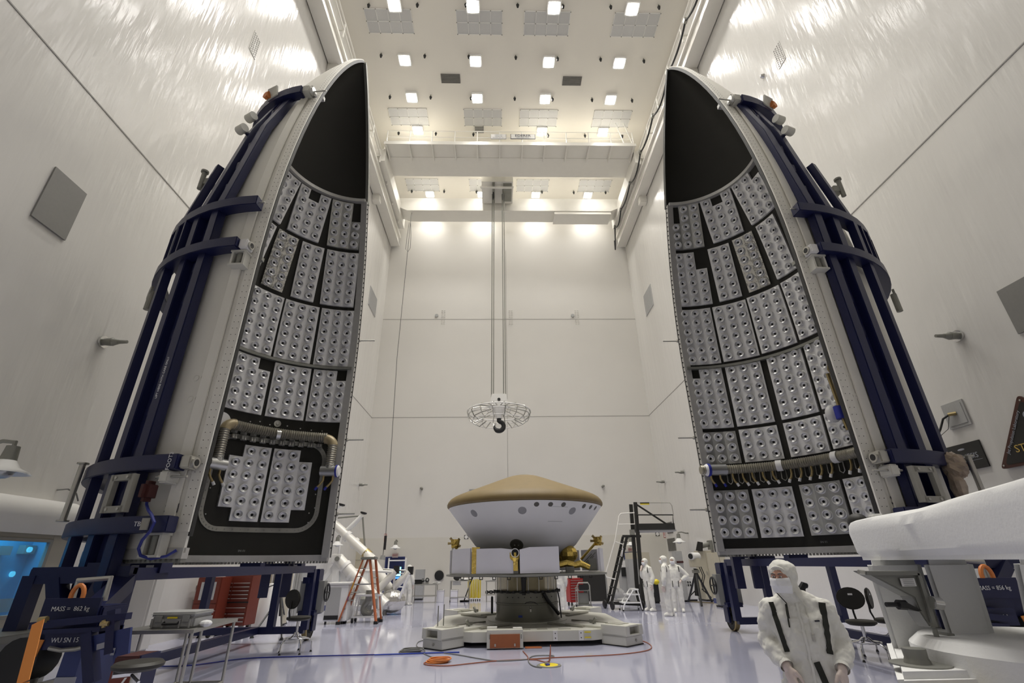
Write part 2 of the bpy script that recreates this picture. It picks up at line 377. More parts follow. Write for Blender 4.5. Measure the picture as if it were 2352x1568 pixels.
c, wy, hz, _ = mid([(2347, 682), (2372, 672), (2376, 715), (2350, 708)], X=XR-.02); wall_plate('wall_vent', c, 0.8, 0.95, 'R', 'vent_plain', 'plain grey panel on the right wall cut by the picture edge')
p = at(1089, 1135, Y=YB); wall_plate('wall_vent', (p.x, YB-.04, p.z), .62, .62, 'B', 'vent_grey', 'small square grey vent on the back wall left of the capsule', louvre=8)
for px, lb in ((1018, 'left'), (1173, 'middle'), (1325, 'right')):
    p = at(px, 728, Y=YB); r = thing('wall_louvre', 'faint slotted relief grille high on the back wall, %s of three' % lb, 'vent', (p.x, YB-.01, p.z))
    for s in (-1, 1):
        b = MB()
        for k in range(9): b.cbox((s*.09, 0, -.55+.137*k), (.1, .03, .03))
        part('slot_column', b, 'wall_back_paint', r)
for px in (1003, 1315):
    p = at(px, 725, Y=YB); one('wall_port', MB().lathe([(0, -.02), (.12, -.02), (.13, -.06), (.07, -.07), (.06, -.04), (0, -.04)], (0, 0, 0), (0, -1, 0), 14).cyl((0, -.02, 0), (0, .04, 0), .13), 'vent_grey', 'small round port high on the back wall, %s of the hoist ropes' % ('left' if px < 1100 else 'right'), 'port', (p.x, YB-.05, p.z))
for side, px, py in ((-1, 585, 103), (1, 1790, 126)):
    X = XL if side < 0 else XR; p = at(px, py, X=X)
    r = thing('perforated_grille', 'white perforated grille high on the %s wall' % ('left' if side < 0 else 'right'), 'vent', (X-side*.01, p.y, p.z))
    part('grille_plate', MB().cbox((0, 0, 0), (.02, .42, .95)), 'wall_paint', r)
    b = MB()
    for i in range(4):
        for k in range(9): b.cbox((-side*.012, -.15+.1*i, -.4+.1*k), (.01, .05, .035))
    part('slot', b, 'vent_dark', r, kind='stuff')
def wall_nozzle(pos, d, label, s=1.0):
    r = thing('wall_nozzle', label, 'nozzle', pos); d = Vector(d)
    part('flange', MB().cyl((0, 0, 0), d*.05*s, .13*s, n=14), 'chrome', r)
    part('nozzle_body', MB().cyl(d*.05*s, d*.22*s, .075*s, .09*s, n=12).cyl(d*.22*s, d*.34*s, .085*s, .05*s, n=12).cyl(d*.34*s, d*.52*s, .045*s, .035*s, n=10), 'dull_steel', r)
    return r
p = at(235, 785, X=XL); wall_nozzle((XL, p.y, p.z), (1, 0, 0), 'dark tapered nozzle sticking out of the left wall')
p = at(2202, 771, X=XR); wall_nozzle((XR, p.y, p.z), (-1, 0, 0), 'dark tapered nozzle sticking out of the right wall')
p = at(824, 1113, X=XL); wall_nozzle((XL, p.y, p.z), (1, 0, 0), 'distant tapered nozzle on the left wall beside the fairing edge')
p = at(1572, 1084, X=XR); wall_nozzle((XR, p.y, p.z), (-1, 0, 0), 'distant nozzle on the right wall, nearer of the two by the fairing')
p = at(1527, 1106, X=XR); wall_nozzle((XR, p.y, p.z), (-1, 0, 0), 'distant nozzle on the right wall, farther of the two by the fairing')
for px, py, t in ((968, 1122, 'left of'), (1385, 1117, 'right of')):
    p = at(px, py, Y=YB); wall_nozzle((p.x, YB, p.z), (0, -1, 0), 'dark round nozzle on the back wall %s the capsule' % t, .8)
p = at(1009, 1321, Y=YB-.03); one('round_speaker', MB().lathe([(0, 0), (.26, 0), (.27, .08), (.2, .1), (0, .05)], (0, 0, 0), (0, -1, 0), 20), 'black', 'dark round disc mounted low on the back wall', 'speaker', (p.x, YB-.03, p.z))
p = at(1753, 175, X=XR); one('wall_sensor', MB().cyl((0, 0, 0), (-.12, 0, 0), .1, .06), 'chrome', 'tiny bright sensor high on the right wall below the perforated grille', 'sensor', (XR, p.y, p.z))
# ---------------- crane runways along both side walls
def runway(side):
    X = XL if side < 0 else XR; s = -side
    r = thing('crane_runway', 'white crane runway girder along the %s wall with brackets' % ('left' if side < 0 else 'right'), 'crane rail', (X, 0, 24.2))
    def P(x, y, z): return (s*x, y, z-24.2)
    part('girder', MB().box(P(.12, YF, 24.25), P(.62, YB-.25, 25.05)).box(P(.0, YF, 24.95), P(.75, YB-.25, 25.1)).box(P(.04, YF, 24.2), P(.72, YB-.25, 24.3)), 'crane_white', r)
    part('rail', MB().box(P(.32, YF, 25.1), P(.42, YB-.3, 25.22)), 'dull_steel', r)
    b = MB()
    for z in (25.6, 26.1): b.cyl(P(.85, YF, z), P(.85, YB-1, z), .045, n=8)
    part('handrail', b, 'crane_white', r)
    for y in np.arange(1, YB-1, 2.0):
        part('rung', MB().bar(P(.1, y, 25.6), P(.85, y, 25.6), .08).bar(P(.85, y, 25.05), P(.85, y, 26.15), .07), 'crane_white', r)
    for y in (16.0, 25.2):
        part('bracket', MB().box(P(0, y-.25, 23.7), P(.5, y+.25, 24.22)), 'crane_white', r, bevel=.03)
    part('end_stop', MB().prism([P(.1, YB-.25, 24.3), P(.1, YB-1.3, 24.3), P(.1, YB-.25, 25.4)], (s, 0, 0), .5), 'crane_white', r)
    return r
runway(-1); runway(1)
# festoon cable on the right wall
pts = []
ys = [6, 8.7, 11.4, 14.1, 16.8, 19.5, 22.2, 24.9, 27.6, 29.6]
for i in range(len(ys)-1):
    for k in range(8):
        t = k/8; pts.append((XR-1.05, ys[i]+(ys[i+1]-ys[i])*t, 25.25-.55*4*t*(1-t)*(.6 if i % 2 else 1)))
pts += [(XR-1.05, 29.6, 25.2), (XR-1.05, 30.0, 24.0), (XR-1.0, 30.4, 23.7), (XR-.95, 30.5, 24.6)]
fr = thing('festoon_cable', 'black festoon cable looping along the right crane runway', 'cable', (0, 0, 0))
part('cable', MB().tube(pts, .05, 7), 'cable_black', fr)
for y in ys: part('trolley_clip', MB().cbox((XR-1.05, y, 25.27), (.16, .2, .2)), 'dull_steel', fr)
# ---------------- bridge crane
def crane():
    r = thing('bridge_crane', 'white overhead bridge crane with railed walkway spanning wall to wall', 'crane', (.83, 24.5, 25.2))
    O = (.83, 24.5, 25.2); x0, x1 = XL+.72, XR-.72
    Y1, Z1, Z2 = 23.9, 26.4, 27.4
    b = MB(O).box((x0, Y1, Z1), (x1, Y1+1.5, Z2)).box((x0-.2, Y1-.1, Z1-.08), (x1+.2, Y1+1.6, Z1)); part('front_girder', b, 'crane_white', r)
    b = MB(O); yg = 28.2
    b.prism([(x0+.1, yg, 26.75), (x0+.1, yg, 26.0), (x0+.9, yg, 25.6), (x1-.9, yg, 25.6), (x1-.1, yg, 26.0), (x1-.1, yg, 26.75)], (0, 1, 0), 1.3); part('rear_girder', b, 'crane_white', r)
    part('girder_step', MB(O).box((4.2, yg+.05, 25.35), (x1-.9, yg+1.25, 25.62)), 'crane_white', r)
    b = MB(O)
    for s in (x0-.2, x1-.4): part('end_truck', MB(O).box((s, Y1-.8, 25.3), (s+.6, yg+1.8, 26.32 if True else 0)), 'crane_white', r)
    yo = Y1-1.25; zw = 26.35
    part('walkway', MB(O).box((x0+.35, yo, zw), (x1-.35, Y1, zw+.06)).box((x0+.35, yo-.04, zw-.1), (x1-.35, yo+.04, zw+.12)), 'crane_white', r)
    for k in range(12):
        x = x0+.5+(x1-x0-1.0)*k/11
        part('walkway_bracket', MB(O).prism([(x-.04, yo, zw-.02), (x-.04, Y1, zw-.02), (x-.04, Y1, zw-.3), (x-.04, yo, zw-.14)], (1, 0, 0), .08), 'crane_white', r)
        part('rail_post', MB(O).cyl((x, yo, zw), (x, yo, zw+1.1), .035, n=8), 'crane_white', r)
    b = MB(O)
    for z in (.55, 1.1): b.cyl((x0+.5, yo, zw+z), (x1-.5, yo, zw+z), .03, n=8)
    b.box((x0+.5, yo-.015, zw+.06), (x1-.5, yo+.015, zw+.2)); part('handrail', b, 'crane_white', r)
    b = MB(O)
    for dx in (0, .55): b.cyl((x1-1.1+dx, yo, zw), (x1-1.5+dx, yo, zw+2.0), .035, n=8)
    b.cyl((x1-1.3, yo, zw+1.0), (x1-.75, yo, zw+1.0), .03, n=8); part('boarding_ladder', b, 'crane_white', r)
    # signs
    p = at(1201, 314, Y=yo-.06); s = part('maker_sign', MB(O).cbox(p, (1.62, .03, .42)), 'letter_dark', r, label='white maker sign on the crane railing')
    f = part('sign_face', MB(O).cbox(p-Vector((0, .02, 0)), (1.56, .02, .37)), 'white', s)
    text('EDERER', s, p-Vector(O)+Vector((0, -.035, .05)), (1, 0, 0), (0, 0, 1), .30, 'letter_dark')
    text('SEATTLE, U.S.A.', s, p-Vector(O)+Vector((0, -.035, -.125)), (1, 0, 0), (0, 0, 1), .12, 'letter_grey')
    p = at(1145, 314, Y=yo-.06); s = part('capacity_sign', MB(O).cbox(p, (1.0, .03, .42)), 'letter_grey', r, label='white load sign with faint grey lines')
    part('sign_face', MB(O).cbox(p-Vector((0, .02, 0)), (.95, .02, .38)), 'white', s)
    for k, t in enumerate(('HOIST CAP', '100,000 LBS', 'BRIDGE CAP 50 T')): text(t, s, p-Vector(O)+Vector((0, -.035, .11-.11*k)), (1, 0, 0), (0, 0, 1), .10, 'letter_grey')
    p = at(1200, 352, Y=Y1-.03); s = part('direction_sign', MB(O).cbox(p, (.72, .03, .46)), 'letter_dark', r, label='white compass direction sign')
    part('sign_face', MB(O).cbox(p-Vector((0, .02, 0)), (.66, .02, .40)), 'white', s)
    q = p-Vector(O)+Vector((0, -.035, 0))
    for t, dx, dz in (('S', -.25, 0), ('N', .25, 0), ('E', 0, .14), ('W', 0, -.14)): text(t, s, q+Vector((dx, 0, dz)), (1, 0, 0), (0, 0, 1), .13, 'letter_dark')
    part('compass_cross', MB(O).cbox(p-Vector((0, .035, 0)), (.22, .01, .03)).cbox(p-Vector((0, .035, 0)), (.03, .01, .14)), 'letter_dark', s)
    # trolley
    ty = 27.0
    part('trolley', MB(O).box((-1.2, ty-1.15, 26.2), (1.05, ty+1.1, 27.6)), 'crane_white', r)
    part('sheave_bay', MB(O).box((.35, ty-1.0, 25.95), (.95, ty+.6, 26.2)).box((-.42, ty-1.1, 25.95), (-.26, ty+.8, 26.2)), 'dull_steel', r)
    for dx, m in ((-.36, 'black'), (.34, 'dull_steel')):
        part('sheave', MB(O).cyl((dx-.04, ty, 26.1), (dx+.04, ty, 26.1), .42, n=20), m, r)
    part('trolley_rail', MB(O).bar((-1.3, ty-.9, 25.9), (1.1, ty-.9, 25.9), .12), 'crane_white', r)
    # hoist ropes
    for dx in (-.42, -.30, .30, .42):
        part('hoist_rope', MB(O).cyl((dx-.02, ty, 26.1), (dx-.02, ty, 10.6), .032, n=8), 'dull_steel', r)
    return r
crane()
def hook():
    Y = 27.0; c = at(1146, 925, Y=Y); cx = c.x; zt = 10.75
    r = thing('crane_hook', 'dark crane hook below a white load block inside a wire basket', 'crane hook', (cx, Y, zt))
    part('load_block', MB().prism([(-.42, -.3, -.02), (.42, -.3, -.02), (.55, -.3, -.75), (-.55, -.3, -.75)], (0, 1, 0), .6), 'white', r, bevel=.03)
    part('block_hole', MB().cyl((0, -.31, -.38), (0, -.34, -.38), .09, n=16), 'black', r)
    part('swivel', MB().lathe([(.35, -.75), (.34, -.95), (.2, -1.25), (.16, -1.45), (0, -1.45)], n=16), 'white', r)
    pts = [(0, 0, -1.4), (0, 0, -1.6)]+[(.27*math.sin(a), 0, -1.9+.27*math.cos(a)) for a in np.linspace(.2, 4.9, 16)]
    part('hook', MB().tube(pts, [.13]*8+[.14]*6+[.11, .09, .06, .03], 10), 'black', r)
    # basket: upper rim, lower rim, curved ribs
    R1, R2, z1, z2 = 1.84, 1.25, -1.05, -1.75
    for R, z, t in ((R1, z1, .035), (R1*.985, z1-.22, .02), (1.55, -1.62, .025), (R2*.55, -.95, .02)):
        part('basket_ring', MB().tube([(R*math.cos(a), R*math.sin(a), z) for a in np.linspace(0, 2*PI, 41)[:-1]], t, 6, closed=True), 'white', r)
    for k in range(16):
        a = 2*PI*(k+.5)/16
        P = [(.55*math.cos(a), .55*math.sin(a), -.8), (1.2*math.cos(a), 1.2*math.sin(a), -.82), (1.75*math.cos(a), 1.75*math.sin(a), -.95), (1.86*math.cos(a), 1.86*math.sin(a), -1.2), (1.7*math.cos(a), 1.7*math.sin(a), -1.5), (1.4*math.cos(a), 1.4*math.sin(a), -1.7), (.9*math.cos(a), .9*math.sin(a), -1.45)]
        part('basket_rib', MB().tube(P, .028, 6), 'steel' if k % 3 else 'dull_steel', r)
hook()
# pendant cable at the left end of the crane
p = at(940, 515, Y=29.5); q = at(868, 1345, Y=26)
r = thing('pendant_cable', 'thin grey pendant cable hanging from the crane to the left workspace', 'cable', (0, 0, 0))
q = Vector((p.x-.1, 28.2, 2.0))
q1 = at(886, 1230, Y=28.2); q2 = at(878, 1285, Y=28.2)
part('cord', MB().tube([Vector((at(938, 560, Y=28.2).x-.02, 28.5, 25.62)), Vector((at(938, 560, Y=28.2).x-.02, 28.3, 25.2)), at(938, 560, Y=28.2), at(912, 820, Y=28.2), q1, q2], .02, 6), 'cable_grey', r)
part('cord_loop', MB().tube([at(940, 510, Y=28.2), at(934, 550, Y=28.2), at(932, 572, Y=28.2), at(937, 578, Y=28.2), at(942, 570, Y=28.2), at(944, 540, Y=28.2), at(943, 510, Y=28.2)], .018, 6), 'cable_grey', r)
part('control_box', MB().cyl(q1, at(883, 1262, Y=28.2), .07, n=8), 'black', r)
part('plug', MB().cyl(at(880, 1275, Y=28.2), q2, .12, .16, n=8), 'grey', r)
# ================================================================ payload fairing halves
FZC, FZT, FP, FQ, FR = 6.273, 15.336, 1.915, .845, 2.7
ZRIM = 1.84
def prof(z):
    u = min(1, max(0, (z-FZC)/(FZT-FZC))); return FR*max(0, 1-u**FP)**FQ
class Half:
    def __init__(s, side):
        s.side = side
        s.c = (-4.0, 9.487) if side < 0 else (5.238, 9.58)
        ph = 1.549 if side < 0 else 1.592
        s.mid = ph+PI/2 if side < 0 else ph-PI/2
        s.O = Vector((s.c[0], s.c[1], ZRIM))
    def th(s, a): return s.mid-s.side*math.radians(a)
    def W(s, a, r, z):      # degrees from the middle of the back, radius, height -> world
        t = s.th(a); return Vector((s.c[0]+r*math.cos(t), s.c[1]+r*math.sin(t), z))
    def tan(s, a): t = s.th(a); return Vector((-math.sin(t), math.cos(t), 0))*(-s.side)
    def rad(s, a): t = s.th(a); return Vector((math.cos(t), math.sin(t), 0))
    def alpha(s, px, py, off, far=True):
        d = ray(px, py); hits = []; pg = None
        for k in range(1500):
            t = 3+k*.02; p = (d[0]*t, d[1]*t, d[2]*t+CAMH)
            g = math.hypot(p[0]-s.c[0], p[1]-s.c[1])-(prof(p[2])+off)
            if pg is not None and g*pg <= 0: hits.append(p)
            pg = g
        if not hits: return 0, 0
        p = hits[-1] if far else hits[0]
        a = (math.atan2(p[1]-s.c[1], p[0]-s.c[0])-s.mid)*(-s.side); a = (a+PI) % (2*PI)-PI
        return math.degrees(a), p[2]
ZS = [ZRIM, 3.0, 4.2, 5.4, 6.27]+[6.27+(FZT-6.27)*(1-(1-k/22)**1.7) for k in range(1, 23)]
def skin(H, r_off, a0=-90, a1=90, n=40, zs=None, thick=0.05):
    zs = zs or ZS; vs = []; fs = []
    b = MB(H.O); m = n+1; Z = len(zs)
    for o in (r_off, r_off-thick):
        for z in zs:
            for j in range(m): vs.append(H.W(a0+(a1-a0)*j/n, max(.004, prof(z)+o), z))
    K = Z*m
    for i in range(Z-1):
        for j in range(n):
            fs.append((i*m+j, i*m+j+1, (i+1)*m+j+1, (i+1)*m+j)); fs.append((K+i*m+j, K+(i+1)*m+j, K+(i+1)*m+j+1, K+i*m+j+1))
        fs.append((i*m, (i+1)*m, K+(i+1)*m, K+i*m)); fs.append((i*m+n, K+i*m+n, K+(i+1)*m+n, (i+1)*m+n))
    for j in range(n):
        fs.append((j, K+j, K+j+1, j+1)); q = (Z-1)*m; fs.append((q+j, q+j+1, K+q+j+1, K+q+j))
    b.add(vs, fs); return b
def edge_strip(H, sgn, z0, z1, r_in, r_out, t0, t1, n=26):
    # strip along one split edge: radial extent r_in..r_out about the skin, t0..t1 metres past the split plane (negative: over the shell)
    b = MB(H.O); vs = []; fs = []
    e = -H.rad(0)
    for k in range(n+1):
        z = z0+(z1-z0)*k/n if z1 < 8 else z0+(z1-z0)*(1-(1-k/n)**1.6)
        for ro, tt in ((r_in, t0), (r_out, t0), (r_out, t1), (r_in, t1)):
            r = max(.02, prof(z)+ro); vs.append(H.W(90*sgn, r, z)+e*tt)
    for k in range(n):
        for i in range(4): fs.append((k*4+i, k*4+(i+1) % 4, (k+1)*4+(i+1) % 4, (k+1)*4+i))
    fs += [(0, 1, 2, 3), (n*4+3, n*4+2, n*4+1, n*4)]
    return b.add(vs, fs)
def cup_mesh():
    b = MB(); b.lathe([(.112, 0), (.112, .012), (.098, .018), (.095, .066), (.088, .08), (.078, .076), (.066, .04), (.034, .024), (.03, .03)], n=16)
    b.mi = 1; b.lathe([(.03, .03), (.027, .008), (0, .008)], n=16)
    return b.mesh('cup', ['cup', 'cup_hole'])
CUP = cup_mesh()
DEP = .055
def panel(H, root, q, nc, nr, miss, mat):
    (aTL, zTL), (aTR, zTR), (aBR, zBR), (aBL, zBL) = q
    LIN = -.085
    def P(u, v, d):
        a = (aTL*(1-u)+aTR*u)*(1-v)+(aBL*(1-u)+aBR*u)*v; z = (zTL*(1-u)+zTR*u)*(1-v)+(zBL*(1-u)+zBR*u)*v
        return H.W(a, prof(z)+LIN-d, z)
    b = MB(H.O)
    has = {(i, j) for i in range(nc) for j in range(nr)}-set(map(tuple, miss))
    for (i, j) in has:
        u0, u1, v0, v1 = i/nc, (i+1)/nc, j/nr, (j+1)/nr
        F = [P(u0, v0, DEP), P(u1, v0, DEP), P(u1, v1, DEP), P(u0, v1, DEP)]; B = [P(u0, v0, 0), P(u1, v0, 0), P(u1, v1, 0), P(u0, v1, 0)]
        fs = [(0, 1, 2, 3), (7, 6, 5, 4)]
        for (di, dj, e) in ((0, -1, (0, 1)), (1, 0, (1, 2)), (0, 1, (2, 3)), (-1, 0, (3, 0))):
            if (i+di, j+dj) not in has: fs.append((e[0], e[1], e[1]+4, e[0]+4))
        b.add(F+B, fs)
    o = part('acoustic_panel', b, mat, root, smooth=False)
    for (i, j) in has:
        u, v = (i+.5)/nc, (j+.5)/nr
        p = P(u, v, DEP); n = (P(u, v, DEP+.1)-p).normalized(); tx = (P(u+.01, v, DEP)-p).normalized(); ty = (P(u, v-.01, DEP)-p).normalized(); n = tx.cross(ty).normalized()
        if n.dot(Vector((H.c[0], H.c[1], p.z))-p) < 0: n = -n
        ty = n.cross(tx)
        c = link('cup', CUP, o); q2 = p-H.O
        c.matrix_local = Matrix(((tx.x, ty.x, n.x, q2.x), (tx.y, ty.y, n.y, q2.y), (tx.z, ty.z, n.z, q2.z), (0, 0, 0, 1)))
LPAN = [
 ([(-1, 11.42), (-28.9, 11.42), (-26.4, 10.05), (-1, 10.05)], 3, 5, [], 'foil'), ([(-29.9, 11.42), (-58.6, 11.42), (-56.2, 10.05), (-32.4, 10.05)], 3, 5, [(1, 0)], 'foil'), ([(-60, 11.42), (-88.3, 11.42), (-86, 10.05), (-62.5, 10.05)], 3, 5, [(2, 0), (2, 1)], 'foil_grey'),
 ([(-6, 9.93), (-24.7, 9.93), (-23.2, 8.3), (-8, 8.3)], 2, 6, [], 'foil'), ([(-26.9, 9.93), (-42.6, 9.93), (-41.5, 8.3), (-27.7, 8.3)], 2, 6, [], 'foil_crinkle'), ([(-45.5, 9.93), (-61.4, 9.93), (-60.9, 8.3), (-46.9, 8.3)], 2, 6, [], 'foil'), ([(-63.4, 9.93), (-87, 9.93), (-86, 8.3), (-65, 8.3)], 3, 6, [], 'foil'),
 ([(-23, 8.18), (-43.8, 8.18), (-43.9, 6.53), (-23.9, 6.53)], 3, 6, [], 'foil'), ([(-44.9, 8.18), (-65.4, 8.18), (-65.4, 6.53), (-45.3, 6.53)], 3, 6, [], 'foil'), ([(-66.8, 8.18), (-87.7, 8.18), (-87.4, 6.53), (-67.2, 6.53)], 3, 6, [], 'foil'),
 ([(-25.7, 6.4), (-45.4, 6.4), (-45.5, 5.0), (-25.8, 5.0)], 3, 5, [(2, 0)], 'foil'), ([(-47.2, 6.4), (-66.9, 6.4), (-67.2, 5.0), (-47.4, 5.0)], 3, 5, [], 'foil'), ([(-68.3, 6.4), (-88, 6.4), (-88.2, 5.0), (-68.4, 5.0)], 3, 5, [(2, 0)], 'foil'),
 ([(-34.5, 4.25), (-54.2, 4.25), (-54.2, 2.59), (-34.6, 2.59)], 3, 6, [(0, 0), (0, 5)], 'foil'), ([(-55.5, 4.25), (-75.4, 4.25), (-75.4, 2.59), (-55.6, 2.59)], 3, 6, [(2, 0), (2, 5)], 'foil')]
def sh(q, d=1.1): return [(a+d, z) for a, z in q]
RPAN = [
 ([(-91.2, 11.47), (-63.1, 11.47), (-65.2, 10.12), (-89.5, 10.12)], 3, 5, [(0, 0), (0, 1)], 'foil_grey'), ([(-61.5, 11.47), (-32.5, 11.47), (-34.9, 10.14), (-58.4, 10.14)], 3, 5, [(1, 0)], 'foil'), ([(-30.9, 11.47), (-1.1, 11.47), (-4.4, 10.16), (-28.0, 10.16)], 3, 5, [(2, 0)], 'foil'),
 ([(-89.9, 10.0), (-66.2, 10.0), (-67.6, 8.36), (-88.9, 8.36)], 3, 6, [(2, 0), (2, 1)], 'foil'), ([(-63.7, 10.0), (-48.0, 10.0), (-49.0, 8.37), (-63.2, 8.37)], 2, 6, [], 'foil'), ([(-45.1, 10.02), (-29.6, 10.02), (-30.4, 8.38), (-44.4, 8.38)], 2, 6, [], 'foil_crinkle'), ([(-25.9, 10.05), (-10.0, 10.05), (-11.6, 8.41), (-25.7, 8.41)], 2, 6, [], 'foil'),
 ([(-90.6, 8.24), (-69.8, 8.24), (-69.8, 6.57), (-90.0, 6.57)], 3, 6, [], 'foil'), ([(-68.5, 8.24), (-47.9, 8.24), (-48.2, 6.59), (-68.3, 6.59)], 3, 6, [], 'foil'), ([(-46.9, 8.26), (-26.2, 8.26), (-26.6, 6.61), (-46.8, 6.61)], 3, 6, [], 'foil'), ([(-24.8, 8.27), (-10.9, 8.27), (-11.6, 6.64), (-24.9, 6.64)], 2, 6, [], 'foil'),
 ([(-90.1, 6.45), (-70.5, 6.45), (-70.4, 4.78), (-90.2, 4.78)], 3, 6, [(0, 0)], 'foil'), ([(-68.4, 6.45), (-48.8, 6.45), (-49.0, 4.79), (-68.6, 4.79)], 3, 6, [], 'foil'), ([(-45.3, 6.47), (-25.9, 6.47), (-26.0, 4.8), (-45.4, 4.8)], 3, 6, [], 'foil'), ([(-24.1, 6.48), (-5.5, 6.48), (-5.5, 4.83), (-24.1, 4.83)], 3, 6, [], 'foil'),
 ([(-90.1, 4.68), (-70.3, 4.68), (-70.4, 3.86), (-90.2, 3.86)], 3, 3, [], 'foil_grey'), ([(-68.4, 4.7), (-48.7, 4.7), (-48.8, 3.87), (-68.5, 3.87)], 3, 3, [], 'foil'), ([(-45.4, 4.71), (-25.9, 4.71), (-26.1, 3.88), (-45.5, 3.88)], 3, 3, [], 'foil'), ([(-24.2, 4.71), (-5.6, 4.71), (-5.6, 3.9), (-24.2, 3.9)], 3, 3, [], 'foil'),
 ([(-90.1, 3.22), (-70.3, 3.22), (-70.3, 2.12), (-90.2, 2.12)], 3, 4, [], 'foil_grey'), ([(-68.4, 3.22), (-48.8, 3.22), (-49.0, 2.12), (-68.6, 2.12)], 3, 4, [], 'foil'), ([(-45.4, 3.23), (-25.9, 3.23), (-26.1, 2.13), (-45.5, 2.13)], 3, 4, [], 'foil_grey'), ([(-24.3, 3.24), (-5.5, 3.24), (-5.5, 2.13), (-24.2, 2.13)], 3, 4, [], 'foil')]
def ring(H, z0, z1, r0, r1, a0=-90, a1=90, n=48):
    b = MB(H.O); vs = []; fs = []
    for k in range(n+1):
        a = a0+(a1-a0)*k/n
        for r, z in ((r0, z0), (r1, z0), (r1, z1), (r0, z1)): vs.append(H.W(a, r, z))
    for k in range(n):
        for i in range(4): fs.append((k*4+i, k*4+(i+1) % 4, k*4+4+(i+1) % 4, k*4+4+i))
    fs += [(0, 1, 2, 3), (n*4+3, n*4+2, n*4+1, n*4)]
    return b.add(vs, fs)
def surf_text(H, root, s, a, r, z, size, mat):
    t = H.tan(a)*(-1 if True else 1); rd = H.rad(a)
    x = Vector((0, 0, 1)).cross(rd)   # reads correctly seen from outside
    return text(s, root, H.W(a, r, z)-H.O, x, (0, 0, 1), size, mat)
